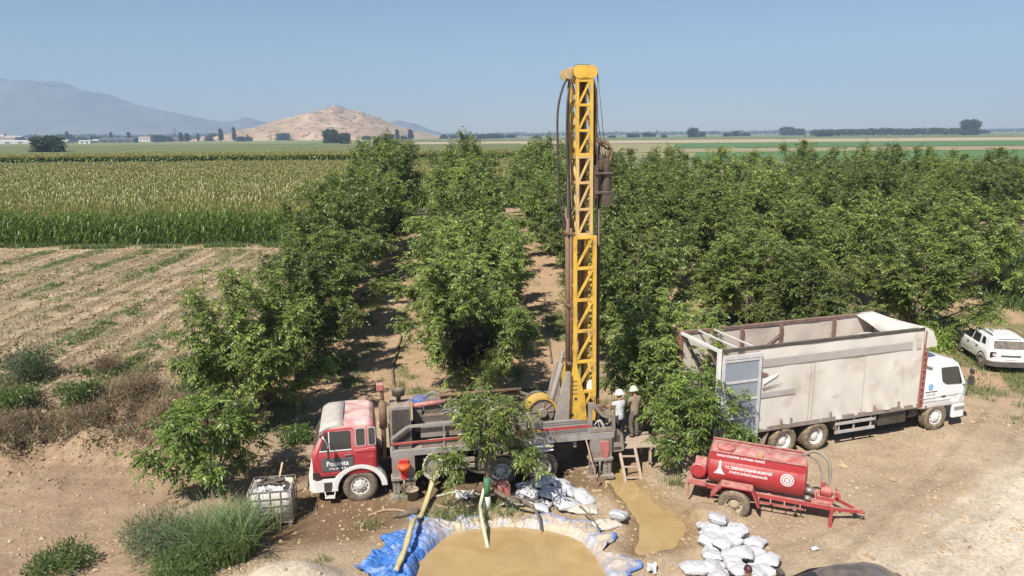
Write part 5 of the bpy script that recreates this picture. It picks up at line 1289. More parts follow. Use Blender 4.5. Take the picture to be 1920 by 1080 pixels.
# folded back rear door panel on the near side: frame and four grey blue panes
g = MB(); DX0, DX1 = BX0 + .06, -7.95
g.span(DX0, DX0 + .1, -1.36, -1.29, .98, 3.9); g.span(DX1 - .1, DX1, -1.36, -1.29, .98, 3.9); g.span(DX0 + .1, DX1 - .1, -1.36, -1.29, 3.76, 3.9); g.span(DX0 + .1, DX1 - .1, -1.36, -1.29, .98, 1.08)
zz_ = [1.08, 1.66, 2.3, 2.92, 3.66]
for z in zz_[1:]: g.span(DX0 + .1, DX1 - .1, -1.35, -1.3, z, z + .08)
dp = g.build('door_panel', pmat('pale_grey_frame', (.52, .52, .53), .5, dust=.12, dustup=.3), tr, .008)
g = MB()
for a, b_ in zip([1.08, 1.74, 2.38, 3.0], zz_[1:]): g.span(DX0 + .1, DX1 - .1, -1.322, -1.302, a, b_)
g.build('door_sheet', pmat('grey_blue_sheet', (.25, .29, .34), .45, var=.08, dust=.08, dustup=.2), dp)
g = MB(); g.span(DX0 + .1, DX1 - .1, -1.335, -1.31, 3.68, 3.74); g.build('red_bar', m_maroon, dp)
# front frame of the body: maroon posts with a ladder of holes
g = MB()
for sd in (-1, 1): g.span(BX1 - .06, BX1 + .02, sd * 1.22 - .06, sd * 1.22 + .06, BZ0 - .15, BZ1 - .1); g.span(BX1 + .12, BX1 + .18, sd * 1.22 - .05, sd * 1.22 + .05, BZ0 - .1, 3.2)
for k in range(9): g.span(BX1 + .02, BX1 + .12, -1.26, -1.18, 1.3 + k * .23, 1.36 + k * .23)
g.span(BX1 - .05, BX1, -1.16, 1.16, BZ1 - .18, BZ1 - .1); g.build('front_frame', m_maroon, tr, .006)
g = MB(); g.span(BX1 - .04, BX1 - .01, -1.16, 1.16, BZ0, BZ1 - .2); g.build('headboard', m_tarpin, tr)
# tarpaulin gathered over the front end
g = MB(); rows = []
for t in np.linspace(0, 1, 14):
    y = 1.24 - 2.52 * t; sag = math.sin(math.pi * t)
    rows.append([(BX1 - .95 + .55 * t + .15 * sag, y, BZ1 + .02 - .5 * sag + .06 * math.sin(9 * t)), (BX1 - .55 + .3 * t, y, BZ1 + .05 - .22 * sag), (BX1 - .1, y, BZ1 + .06 - .05 * sag), (BX1 + .25, y, BZ1 - .12), (BX1 + .5, y, BZ1 - .55), (BX1 + .52, y, BZ1 - .75 + .05 * math.sin(7 * t))])
for t in range(len(rows) - 1):
    for k in range(5): g.add([rows[t][k], rows[t + 1][k], rows[t + 1][k + 1], rows[t][k + 1]], [(0, 1, 2, 3)], 0, True)
e_ = rows[-1]; g.add([e_[2], e_[3], e_[4], e_[5], (BX1 - .05, e_[0][1], BZ1 - .75), (BX1 - .1, e_[0][1], BZ1)], [(0, 1, 2, 3, 4, 5)])
h = g.build('front_tarpaulin', m_tarp, tr); s_ = h.modifiers.new('s', 'SOLIDIFY'); s_.thickness = .015
# cab
CW = Cabin([(.92, -.78, 1.3, 1.17, .1), (1.0, -.8, 1.36, 1.22, .14), (1.55, -.8, 1.40, 1.24, .18), (1.75, -.8, 1.36, 1.235, .2), (2.5, -.78, 1.0, 1.16, .22), (2.66, -.76, .8, 1.1, .25), (2.86, -.74, .1, .98, .25), (2.93, -.7, -.25, .85, .2)])
cab = CW.body(6).build('cab', m_white, tr); b_ = cab.modifiers.new('b', 'BEVEL'); b_.width = .02; b_.segments = 2; b_.limit_method = 'ANGLE'
cut(cab, [MB().cyl((0, -1.6, .53), (0, -.6, .53), .66, n=30), MB().cyl((0, .6, .53), (0, 1.6, .53), .66, n=30)])
for sd in (-1, 1):
    g = MB(); CW.side(g, rpoly([(.98, 1.03), (1.12, 1.7), (1.08, 1.84), (.86, 2.48), (-.1, 2.5), (-.12, 1.2), (.5, 1.2), (.62, 1.03)], .05), sd, .012, .04); door = g.build('door', m_white, cab, .006)
    cut(door, [MB().cyl((0, sd * .6, .53), (0, sd * 1.6, .53), .67, n=30)])
    g = MB(); CW.side(g, rpoly([(1.05, 1.76), (.84, 2.44), (.02, 2.46), (.1, 1.92), (.3, 1.8)], .07), sd, .02, .03); g.build('window', m_gl, door)
    g = MB(); CW.side(g, [(.12, 1.32), (.3, 1.32), (.3, 1.38), (.12, 1.38)], sd, .03, .03); g.build('handle', m_blkp, door, .006)
    g = MB(); CW.side(g, rpoly([(1.14, 1.3), (1.24, 1.3), (1.26, 1.78), (1.16, 1.78)], .03), sd, .03, .05); g.build('air_deflector', pmat('grey_deflector', (.33, .34, .36), .5), cab)
    g = MB(); CW.side(g, rpoly([(1.3, 1.25), (1.38, 1.25), (1.38, 1.4), (1.3, 1.4)], .02), sd, .008, .03); g.build('indicator_lamp', m_blkp, cab)
    g = MB(); g.tube([(.98, sd * 1.18, 2.46), (1.2, sd * 1.42, 2.4), (1.24, sd * 1.45, 1.75), (1.06, sd * 1.24, 1.72)], .018, 6); g.build('mirror_arm', m_blkp, cab)
    g = MB(); g.box((1.26, sd * 1.42, 1.92), (.1, .2, .36)); g.box((1.26, sd * 1.42, 2.25), (.08, .18, .2)); g.build('mirror', m_blkp, cab, .03)
g = MB(); CW.end(g, rpoly([(-1.08, 1.74), (1.08, 1.74), (.98, 2.48), (-.98, 2.48)], .08), True, .012); g.build('windshield', m_gl, cab)
g = MB(); CW.end(g, rpoly([(-.8, 1.1), (.8, 1.1), (.8, 1.55), (-.8, 1.55)], .05), True, .012); g.build('grille', m_blkp, cab)
g = MB(); g.prism(rpoly([(.76, -1.24), (1.3, -1.24), (1.5, -1.02), (1.54, 0), (1.5, 1.02), (1.3, 1.24), (.76, 1.24), (.76, 1.1), (1.2, 1.1), (1.2, -1.1), (.76, -1.1)], .06), 'z', .42, .93); bum = g.build('bumper', m_white, tr, .03)
g = MB(); g.span(.8, 1.28, -1.252, -1.238, .72, .86); g.build('step', m_greyd, bum); 
for sd in (1, -1): g = MB(); g.box((1.46, sd * .8, .7), (.1, .34, .17)); g.build('headlight', m_gl, bum, .02)
g = MB(); CW.side(g, [(-.75, 1.2), (.62, 1.2), (.62, 1.212), (-.75, 1.212)], -1, .016, .02); CW.side(g, [(-.75, 1.33), (1.1, 1.36), (1.1, 1.372), (-.75, 1.342)], -1, .016, .02); g.build('panel_gap', m_greyd, cab)
g = MB(); CW.side(g, rpoly([(-.62, 1.0), (-.52, 1.0), (-.52, 1.05), (-.62, 1.05)], .01), -1, .01, .02); g.build('side_lamp', m_blkp, cab)
g = MB(); g.tube(curve_pts([(-.78, -1.0, 2.62), (-.7, -1.16, 2.6), (-.5, -1.18, 2.5), (-.4, -1.14, 2.48)], 4), .05, 8); g.build('air_intake', m_greyd, cab)
mb_ = pmat('blue_emblem', (.05, .25, .55), .5)
g = MB(); g.cyl((-.45, -1.252, 1.78), (-.45, -1.244, 1.78), .115, n=24); e = g.build('emblem', mb_, cab)
g = MB()
for k in range(6): a = k * math.pi / 3; g.cyl((-.45 + .06 * math.cos(a), -1.256, 1.78 + .06 * math.sin(a)), (-.45 + .06 * math.cos(a), -1.252, 1.78 + .06 * math.sin(a)), .02, n=8)
g.build('emblem_dots', m_txtw, e)
text('Denizli Nakliyat', .088, frame_mat((1, 0, 0), (0, 0, 1), (-.42, -1.252, 1.6)), pmat('dark_lettering', (.08, .08, .1), .6), cab)
text('taahhüt ve ticaret', .06, frame_mat((1, 0, 0), (0, 0, 1), (-.42, -1.252, 1.49)), pmat('grey_lettering', (.3, .3, .33), .6), cab)

# ------------------------------------------------------------------ white SUV
sv = empty('parked_car', (23.19, 34.18, gz(23.2, 34.2)), math.atan2(.986, .167), 'white SUV with black roof rails parked at the orchard edge, seen from behind', 'car')
m_clad = pmat('grey_cladding', (.06, .06, .063), .6, dust=.15, dustup=.4)
CL = Cabin([(.3, -1.95, 1.98, .78, .2), (.42, -2.08, 2.1, .87, .3), (.62, -2.12, 2.14, .9, .34), (.85, -2.1, 2.1, .905, .36), (1.0, -2.05, 1.9, .885, .36), (1.08, -2.0, 1.35, .84, .3)])
body = CL.body(7).build('body', m_white, sv); b_ = body.modifiers.new('b', 'BEVEL'); b_.width = .03; b_.segments = 2; b_.limit_method = 'ANGLE'
cs = []
for x in (-1.335, 1.335):
    for sd in (1, -1): cs.append(MB().cyl((x, sd * .55, .35), (x, sd * 1.1, .35), .41, n=26))
cut(body, cs)
CG = Cabin([(1.04, -2.02, 1.12, .85, .22), (1.1, -1.98, 1.0, .83, .22), (1.4, -1.78, .42, .74, .22), (1.55, -1.68, .12, .68, .22), (1.625, -1.5, -.2, .58, .22)])
gh = CG.body(6).build('cabin', m_white, sv); b_ = gh.modifiers.new('b', 'BEVEL'); b_.width = .02; b_.limit_method = 'ANGLE'
for sd in (1, -1):
    for poly, nm in (([(.82, 1.1), (.42, 1.46), (-.02, 1.48), (-.02, 1.1)], 'front_window'), ([(-.1, 1.1), (-.1, 1.48), (-.72, 1.48), (-.86, 1.1)], 'rear_window'), ([(-1.0, 1.16), (-.92, 1.46), (-1.22, 1.44), (-1.4, 1.16)], 'quarter_window')):
        g = MB(); CG.side(g, rpoly(poly, .05), sd, .008, .02); g.build(nm, m_gl, gh)
    g = MB(); CL.side(g, rpoly([(.85, .42), (.9, 1.0), (-.05, 1.02), (-.05, .42)], .06), sd, .008, .03); d1 = g.build('door', m_white, sv, .006)
    g = MB(); CL.side(g, [(.05, .9), (.22, .9), (.22, .94), (.05, .94)], sd, .03, .03); g.build('handle', m_blkp, d1)
    g = MB(); CL.side(g, rpoly([(-.09, .42), (-.09, 1.02), (-1.0, 1.02), (-.88, .6), (-.82, .42)], .06), sd, .008, .03); d2 = g.build('door', m_white, sv, .006)
    g = MB(); CL.side(g, [(-.85, .92), (-.68, .92), (-.68, .96), (-.85, .96)], sd, .03, .03); g.build('handle', m_blkp, d2)
    g = MB(); g.tube(curve_pts([(-.15, sd * .6, 1.6), (-.25, sd * .62, 1.67), (-.9, sd * .63, 1.7), (-1.4, sd * .61, 1.66), (-1.5, sd * .6, 1.58)], 4), .024, 7); g.build('roof_rail', m_blkp, sv)
    g = MB(); CL.side(g, [(.92, .3), (.92, .42), (-.92, .42), (-.92, .3)], sd, .02, .06); g.build('sill_cladding', m_clad, sv, .01)
    for x in (-1.335, 1.335):
        g = MB(); o_, i_ = [], []
        for k in range(13): a = R(-8 + 196 * k / 12); o_.append((x + .47 * math.cos(a), .35 + .47 * math.sin(a))); i_.append((x + .41 * math.cos(a), .35 + .41 * math.sin(a)))
        g.prism(o_ + i_[::-1], 'y', sd * .78, sd * .915); g.build('arch_cladding', m_clad, sv, .008)
        wheel(sv, x, sd * .8, .34, .34, .21, sd, rimm=pmat('alloy', (.45, .45, .46), .35, .7, dust=.15, dustup=.3), knob=30)
    g = MB(); g.box((.72, sd * .98, 1.1), (.14, .2, .14)); g.build('mirror', m_blkp, sv, .03)
    g = MB(); CL.side(g, [(1.0, .55), (1.06, .98), (.92, .98), (.92, .55)], sd, .012, .03); g.build('wing_vent', m_clad, sv)
    g = MB(); g.box((-2.04, sd * .72, .86), (.12, .26, .24)); tl = g.build('tail_light', pmat('dark_lamp_surround', (.03, .02, .02), .3), sv, .04)
    g = MB(); g.box((-2.105, sd * .7, .86), (.02, .14, .13)); g.build('lamp_lens', pmat('tail_lens', (.55, .45, .45), .2), tl, .02)
g = MB(); CG.end(g, rpoly([(-.7, 1.1), (.7, 1.1), (.62, 1.44), (-.62, 1.44)], .06), False, .01); g.build('rear_window', m_gld, gh)
g = MB(); CG.end(g, rpoly([(-.72, 1.1), (.72, 1.1), (.6, 1.5), (-.6, 1.5)], .06), True, .01); g.build('windshield', m_gl, gh)
g = MB(); g.prism(rpoly([(-1.98, -.86), (-2.17, -.6), (-2.2, 0), (-2.17, .6), (-1.98, .86), (-1.8, .92), (-1.8, -.92)], .1), 'z', .3, .55); g.build('rear_bumper', m_clad, sv, .03)
g = MB(); g.prism(rpoly([(1.98, -.86), (2.15, -.6), (2.18, 0), (2.15, .6), (1.98, .86), (1.8, .9), (1.8, -.9)], .1), 'z', .3, .5); g.build('front_bumper', m_clad, sv, .03)
g = MB(); g.span(-2.14, -2.1, -.42, .42, .78, .86); g.build('tailgate_strip', m_clad, sv, .01)
g = MB(); g.span(-2.145, -2.12, -.26, .26, .64, .75); pl = g.build('number_plate', m_txtw, sv, .004)
g = MB(); g.span(-1.78, -1.62, -.5, .5, 1.54, 1.58); g.build('spoiler', m_white, sv, .01)

# ------------------------------------------------------------------ dark car at the bottom edge
dk = empty('parked_car', (7.05, 14.25, gz(7, 14.3)), R(188), 'dark grey car at the bottom edge, only its roof and one mirror in view', 'car')
m_dkp = pmat('dark_grey_car_paint', (.045, .042, .048), .3, var=.08, dust=.1, dustup=.3, coat=.6)
CK = Cabin([(.3, -2.0, 2.05, .78, .2), (.45, -2.12, 2.2, .86, .3), (.65, -2.15, 2.22, .88, .34), (.86, -2.12, 2.1, .88, .36), (.95, -2.0, 1.5, .84, .3)])
body = CK.body(7).build('body', m_dkp, dk); b_ = body.modifiers.new('b', 'BEVEL'); b_.width = .03; b_.limit_method = 'ANGLE'
CH = Cabin([(.92, -1.95, 1.15, .84, .22), (1.0, -1.85, 1.0, .8, .25), (1.32, -1.4, .25, .66, .25), (1.42, -1.15, -.05, .58, .25), (1.47, -.9, -.4, .42, .2)])
gh = CH.body(7).build('cabin', m_dkp, dk); b_ = gh.modifiers.new('b', 'BEVEL'); b_.width = .03; b_.segments = 3; b_.limit_method = 'ANGLE'
for sd in (1, -1):
    for poly, nm in (([(.8, 1.0), (.28, 1.32), (-.3, 1.34), (-.3, 1.0)], 'front_window'), ([(-.38, 1.0), (-.38, 1.34), (-1.1, 1.3), (-1.35, 1.0)], 'rear_window')):
        g = MB(); CH.side(g, rpoly(poly, .05), sd, .008, .02); g.build(nm, m_gl, gh)
    g = MB(); g.box((.8, sd * .98, 1.05), (.14, .22, .15)); g.build('mirror', m_blkp, dk, .04)
    for x in (-1.3, 1.38): wheel(dk, x, sd * .8, .32, .32, .2, sd, rimm=m_chr, knob=30)
g = MB(); CH.end(g, rpoly([(-.68, 1.02), (.68, 1.02), (.58, 1.32), (-.58, 1.32)], .06), True, .01); g.build('windshield', m_gl, gh)

# ------------------------------------------------------------------ red water trailer
tk = empty('water_trailer', (6.72, 20.45, gz(6.7, 20.4) - .02), R(-20), 'red tank trailer with white lettering, standing in mud by a pile of white sacks', 'trailer')
tk.rotation_euler = (0, R(2.2), R(-20)); tk.scale = (.95, .95, .95)
TC, TR_, X0, X1 = 1.3, .62, -.85, 1.95
g = MB(); prof = [(.001, X0 - .1), (TR_ * .6, X0 - .07), (TR_ * .93, X0 - .01), (TR_, X0 + .04), (TR_, X1 - .04), (TR_ * .93, X1 + .01), (TR_ * .6, X1 + .07), (.001, X1 + .1)]
g.rev(prof, (0, 0, TC), 'x', 56); tank = g.build('tank', m_red, tk)
for x in (X0 + .03, X1 - .05): g = MB(); g.rev([(TR_ + .001, x), (TR_ + .014, x), (TR_ + .014, x + .045), (TR_ + .001, x + .045)], (0, 0, TC), 'x', 56)
g.build('tank_band', m_redd, tank)
g = MB(); g.span(X0 + .02, X1 - .02, -.54, -.515, 1.6, 1.88); g.span(X0 + .02, X1 - .02, .515, .54, 1.6, 1.88); g.span(X0 + .0, X0 + .02, -.54, .54, 1.62, 1.88); g.span(X1 - .02, X1, -.54, .54, 1.62, 1.86); g.build('top_skirt', m_red, tk, .006)
g = MB(); g.span(X0 + .02, X1 - .02, -.515, .515, 1.825, 1.845); g.span(X0, X1, -.57, -.46, 1.88, 1.895); g.span(X0, X1, .46, .57, 1.88, 1.895); tp = g.build('top_walkway', m_redd, tk, .004)
g = MB(); g.rev([(.001, .1), (.1, .1), (.26, .06), (.29, .02), (.29, -.05)], (X0 + .45, -.12, 1.9), 'z', 26); g.span(X0 + .4, X0 + .5, -.17, -.07, 1.99, 2.04); g.build('hatch', m_redd, tk)
g = MB(); g.span(.55, .68, -.48, -.36, 1.9, 2.03); g.build('filler_cap', m_yelw, tk, .01)
def bendx(xc, zc, rr=TR_ + .004):
    a0 = math.asin(max(-1, min(1, (zc - TC) / TR_)))
    def f(p):
        a = a0 + p.y / TR_; q = rr + p.z; return Vector((xc + p.x, -q * math.cos(a), TC + q * math.sin(a)))
    return f
text('T.C. İZMİR BÜYÜKŞEHİR BELEDİYESİ', .105, None, m_txtw, tank, bend=bendx(.32, 1.45), sx=.78)
text('İTFAİYE DAİRESİ BAŞKANLIĞI', .1, None, m_txtw, tank, bend=bendx(.32, 1.31), sx=.82)
text('YANGIN SÖNDÜRME  KURTARMA TANKERİ', .1, frame_mat((1, 0, 0), (0, 0, 1), (.05, -.542, 1.78)), m_txtw, tank, sx=.72)
# clock tower emblem and round seal, bent on to the tank
def emblem(polys, xc, zc, nm):
    g = MB(); f = bendx(xc, zc)
    for P in polys:
        n = len(P); a = [f(Vector((x, y, .003))) for x, y in P]; b = [f(Vector((x, y, -.006))) for x, y in P]
        g.add(a + b, [tuple(range(n)), tuple(range(2 * n - 1, n - 1, -1))] + [(i, (i + 1) % n, n + (i + 1) % n, n + i) for i in range(n)])
    return g.build(nm, m_txtw, tank)
emblem([[(-.16, -.2), (.16, -.2), (.16, -.17), (-.16, -.17)], [(-.12, -.165), (.12, -.165), (.1, -.1), (-.1, -.1)], [(-.085, -.095), (.085, -.095), (.05, -.02), (-.05, -.02)], [(-.035, -.015), (.035, -.015), (.03, .16), (-.03, .16)], [(-.04, .165), (.04, .165), (0, .23)]], X0 + .32, 1.40, 'tower_emblem')
circ = lambda r0, r1, a0, a1, n=10: [(r1 * math.cos(a), r1 * math.sin(a)) for a in np.linspace(a0, a1, n)] + [(r0 * math.cos(a), r0 * math.sin(a)) for a in np.linspace(a1, a0, n)]
emblem([circ(.175, .195, k * math.pi / 6, (k + 1) * math.pi / 6, 4) for k in range(12)] + [circ(.09, .13, k * math.pi / 4 + .06, (k + 1) * math.pi / 4 - .06, 5) for k in range(8)] + [[(.06 * math.cos(a), .06 * math.sin(a)) for a in np.linspace(0, 2 * math.pi, 12)[:-1]]] + [[(.15 * math.cos(a) + .014 * math.cos(t), .15 * math.sin(a) + .014 * math.sin(t)) for t in np.linspace(0, 2 * math.pi, 6)[:-1]] for a in np.linspace(0, 2 * math.pi, 17)[:-1]], X1 - .5, 1.36, 'round_seal')
# frame and drawbar
g = MB()
for y in (-.45, .45): g.span(X0 - .4, X1 + .85, y - .05, y + .05, .58, .72)
for x in (-1.2, -.2, 1.0, 2.1, 2.7): g.span(x - .05, x + .05, -.4, .4, .6, .7)
for sd in (-1, 1): g.bar((X1 + .82, sd * .45, .63), (3.55, sd * .05, .5), .07, .11)
g.span(X1 + .15, X1 + .85, -.44, .44, .725, .745); g.rev([(.05, -.03), (.1, -.03), (.1, .03), (.05, .03), (.05, -.03)], (3.66, 0, .49), 'z', 16)
g.span(3.42, 3.58, -.07, .07, .46, .55); fr = g.build('frame', m_redd, tk, .008)
g = MB(); g.span(2.72, 2.82, -.66, -.56, .02, .8); g.span(2.65, 2.9, -.72, -.5, 0, .03); g.build('jack_stand', m_redd, tk, .006)
g = MB(); g.span(.65, 2.0, -.66, -.62, .5, .54)
for x in (.7, 1.05, 1.45, 1.9): g.bar((x, -.5, .6), (x, -.64, .5), .03, .04)
g.build('side_step', m_redd, tk)
g = MB(); g.cyl((0, -.8, .42), (0, .8, .42), .06, n=10); g.build('axle', m_blk, tk)
for sd in (-1, 1):
    wheel(tk, 0, sd * .86, .42, .47, .3, sd, True, rub=m_rubd, rimm=pmat('dusty_rim', (.4, .33, .24), .8, dust=.5, dustup=.8), knob=24)
    g = MB(); P = [(-.72, .6), (-.42, 1.04), (.5, 1.04), (.74, .5)]; Q = [(-.66, .6), (-.38, .99), (.46, .99), (.68, .5)]
    g.prism(P + Q[::-1], 'y', sd * .66, sd * 1.06); g.build('mudguard', m_redd, tk, .006)
# pump housing at the rear
g = MB(); g.prism(rpoly([(-.34, .8), (-.34, 1.2), (-.2, 1.38), (.12, 1.38), (.26, 1.2), (.26, .8)], .1), 'x', X0 - .46, X0 - .1); g.build('pump_housing', m_red, tk, .02)
g = MB(); g.rev([(.2, -.02), (.25, 0), (.25, .1), (.2, .12)], (X0 - .32, -.5, 1.12), 'y', 24); g.rev([(.06, 0), (.06, .11)], (X0 - .32, -.5, 1.12), 'y', 12); g.cyl((X0 - .32, -.5, 1.12), (X0 - .32, -.42, 1.12), .22, n=24); g.build('hose_reel', m_red, tk)
g = MB(); g.span(X0 - .62, X0 - .05, -.62, .5, .68, .8); g.span(X0 - .6, X0 - .55, -.55, -.5, .2, .68); g.span(X0 - .62, X0 - .1, -.63, -.6, .72, .86); g.build('rear_platform', m_pinkred, tk, .006)
# pump and suction hose at the drawbar end
g = MB(); g.cyl((2.45, -.1, .98), (2.75, -.1, .98), .16, n=18); g.cyl((2.5, -.1, .75), (2.5, -.1, 1.3), .06, n=12); g.span(2.35, 2.85, -.25, .1, .74, .86); g.tube(curve_pts([(2.75, -.1, 1.0), (2.95, -.15, 1.0), (3.0, -.2, .8)], 4), .04, 8); g.build('pump', m_redd, tk, .008)
g = MB(); g.rev([(.15, -.015), (.18, 0), (.15, .015)], (2.9, -.12, 1.0), 'x', 18); g.build('hand_wheel', m_redd, tk)
g = MB(); g.tube(curve_pts([(X1 - .1, .25, 1.88), (X1 + .25, .2, 2.1), (X1 + .6, .05, 1.95), (X1 + .72, -.05, 1.5), (X1 + .66, -.1, 1.2)], 6), .05, 9); g.build('suction_hose', pmat('ribbed_grey_hose', (.21, .2, .16), .6, dust=.2, dustup=.5), tk)
g = MB(); g.tube(curve_pts([(X1 + .05, .3, 1.9), (X1 + .35, .25, 1.75), (X1 + .5, .1, 1.4), (X1 + .55, -.05, 1.1)], 6), .03, 8); g.build('thin_hose', m_hosegrey, tk)
g = MB(); g.cyl((X1 + .05, -.3, 1.02), (X1 + .3, -.3, 1.02), .1, n=14); g.cyl((X1 + .16, -.3, 1.02), (X1 + .16, -.3, 1.3), .03, n=8); g.cyl((X1 + .05, -.48, .85), (X1 + .22, -.48, .85), .08, n=12); g.build('valve', m_steel, tk)
g = MB(); g.cyl((1.75, -.68, .5), (1.75, -.5, .5), .055, n=14); g.build('outlet_cap', m_chr, tk)
# ------------------------------------------------------------------ pit: muddy water, tarpaulin
def mudwater():
    m = bpy.data.materials.new('muddy_water'); m.use_nodes = True; nt = m.node_tree; N = nt.nodes; L = nt.links; b = N['Principled BSDF']
    tc = N.new('ShaderNodeTexCoord'); n = N.new('ShaderNodeTexNoise'); n.inputs['Scale'].default_value = .8; n.inputs['Detail'].default_value = 7; n.inputs['Distortion'].default_value = 2.2
    L.new(tc.outputs['Object'], n.inputs['Vector']); x = N.new('ShaderNodeMix'); x.data_type = 'RGBA'; L.new(n.outputs[0], x.inputs[0])
    x.inputs[6].default_value = (.31, .20, .08, 1); x.inputs[7].default_value = (.50, .36, .18, 1); L.new(x.outputs[2], b.inputs['Base Color'])
    b.inputs['Roughness'].default_value = .07; b.inputs['Specular IOR Level'].default_value = .55
    n2 = N.new('ShaderNodeTexNoise'); n2.inputs['Scale'].default_value = 7; L.new(tc.outputs['Object'], n2.inputs['Vector'])
    bp = N.new('ShaderNodeBump'); bp.inputs['Strength'].default_value = .06; bp.inputs['Distance'].default_value = .05; L.new(n2.outputs[0], bp.inputs['Height']); L.new(bp.outputs[0], b.inputs['Normal'])
    return m
m_mw = mudwater()
WZ = -.02
pts = [(PIT_C[0] + 1.3 * PIT_R[0] * math.cos(a), PIT_C[1] + 1.25 * PIT_R[1] * math.sin(a)) for a in np.linspace(0, 2 * math.pi, 49)[:-1]]
o = MB().add([(x, y, WZ) for x, y in pts], [tuple(range(48))]).build('pond_water', m_mw); tag(o, kind='structure')
sp = [(2.7, 17.6), (5.3, 17.6), (5.5, 19.5), (4.7, 21.4), (4.1, 23.4), (2.8, 23.4), (2.9, 21), (3.2, 19.6), (2.7, 18.4)]
o = MB().add([(x, y, -.075) for x, y in sp], [tuple(range(len(sp)))]).build('stream_water', m_mw); tag(o, kind='structure')
m_tp = bpy.data.materials.new('blue_tarpaulin'); m_tp.use_nodes = True; nt = m_tp.node_tree; N = nt.nodes; L = nt.links; b = N['Principled BSDF']
at = N.new('ShaderNodeAttribute'); at.attribute_name = 'mud'; tc = N.new('ShaderNodeTexCoord'); n = N.new('ShaderNodeTexNoise'); n.inputs['Scale'].default_value = 3.2; n.inputs['Detail'].default_value = 7; n.inputs['Roughness'].default_value = .7
L.new(tc.outputs['Object'], n.inputs['Vector']); a1 = N.new('ShaderNodeMath'); a1.operation = 'MULTIPLY_ADD'; L.new(n.outputs[0], a1.inputs[0]); a1.inputs[1].default_value = 1.7; a1.inputs[2].default_value = -.85
a2 = N.new('ShaderNodeMath'); a2.operation = 'ADD'; a2.use_clamp = True; L.new(at.outputs['Fac'], a2.inputs[0]); L.new(a1.outputs[0], a2.inputs[1])
x = N.new('ShaderNodeMix'); x.data_type = 'RGBA'; L.new(a2.outputs[0], x.inputs[0]); x.inputs[6].default_value = (.05, .17, .48, 1); x.inputs[7].default_value = (.50, .41, .30, 1)
n3 = N.new('ShaderNodeTexNoise'); n3.inputs['Scale'].default_value = 2.1; n3.inputs['Detail'].default_value = 6; mp = N.new('ShaderNodeMapping'); mp.inputs['Location'].default_value = (4, 8, 2); L.new(tc.outputs['Object'], mp.inputs[0]); L.new(mp.outputs[0], n3.inputs['Vector'])
r3 = N.new('ShaderNodeMapRange'); r3.inputs[1].default_value = .5; r3.inputs[2].default_value = .62; r3.inputs[4].default_value = .55; L.new(n3.outputs[0], r3.inputs[0])
x2 = N.new('ShaderNodeMix'); x2.data_type = 'RGBA'; L.new(r3.outputs[0], x2.inputs[0]); L.new(x.outputs[2], x2.inputs[6]); x2.inputs[7].default_value = (.36, .43, .58, 1)
L.new(x2.outputs[2], b.inputs['Base Color']); b.inputs['Roughness'].default_value = .5
nb5 = N.new('ShaderNodeTexNoise'); nb5.inputs['Scale'].default_value = 9; nb5.inputs['Detail'].default_value = 6; nb5.inputs['Distortion'].default_value = 1.5; L.new(tc.outputs['Object'], nb5.inputs['Vector']); bp5 = N.new('ShaderNodeBump'); bp5.inputs['Strength'].default_value = .6; bp5.inputs['Distance'].default_value = .06; L.new(nb5.outputs[0], bp5.inputs['Height']); L.new(bp5.outputs[0], b.inputs['Normal'])
nth, ns = 1500, 44
TH_, S_ = np.meshgrid(np.linspace(0, 2 * np.pi, nth, endpoint=False), np.linspace(0, 1, ns)); th, s = TH_.ravel(), S_.ravel()
cx, sx_ = np.cos(th), np.sin(th)
left = ss(-.45, -.95, cx) * ss(-.75, -.2, sx_); right = ss(.55, .95, cx)
wob = fbm(cx * 3 + 9, sx_ * 3, 1.5, 4)
qo = 1.27 + .55 * (wob - .5) + .3 * left + .07 * right + .16 * (fbm(th * 5, th * 0 + 2, 1, 3) - .5) * np.minimum(1, np.minimum(th, 6.2832 - th) / .4) + .05 * np.sin(th * 17) + .07 * (fbm(cx * 9, sx_ * 9 + 4, 1.5, 3) - .5)
q = .9 + (qo - .9) * s
k_ = (np.abs(cx) ** 2.5 + np.abs(sx_) ** 2.5) ** -.4
q = q * k_
px_, py_ = PIT_C[0] + q * PIT_R[0] * cx, PIT_C[1] + q * PIT_R[1] * sx_
gat = fbm(th * 9, s * 1.2, 1, 3)
wr = .05 * (1 - np.abs(np.sin(th * 34 + 9 * gat + 2 * s))) * ss(.35, .6, fbm(th * 4 + 7, s * 2, 1, 2)) + .13 * (np.abs(fbm(th * 16 + s, s * 6, 1, 5) - .5) * -2 + .35) * (.4 + .6 * s) * (1 - .2 * right) + left * (fbm(px_, py_, 3.6, 4) - .35) * .38 + right * .035 * np.sin(py_ * 15 + 9 * fbm(px_, py_, 1, 2))
pz_ = terrain(px_, py_) + .035 + np.maximum(wr, -.01) * ss(0, .3, s) + .02
mud = np.clip(1.1 - 1.2 * left - .25 * right - .75 * ss(.78, 1.0, s) * ss(.4, .5, wob) + .1 * (1 - s) - .45 * ss(.16, .02, s), -.3, 1.2)
k0 = np.arange((ns - 1) * nth); r_, c_ = k0 // nth, k0 % nth
F = np.stack([r_ * nth + c_, r_ * nth + (c_ + 1) % nth, (r_ + 1) * nth + (c_ + 1) % nth, (r_ + 1) * nth + c_], 1)
tpo = link('pond_tarpaulin', npmesh('pond_tarpaulin', np.stack([px_, py_, pz_], 1), F, [m_tp], {'mud': mud}, True))
tag(tpo, 'wrinkled blue tarpaulin caked with mud, lining the rim of the muddy pond', 'tarpaulin')
so = tpo.modifiers.new('s', 'SOLIDIFY'); so.thickness = .012

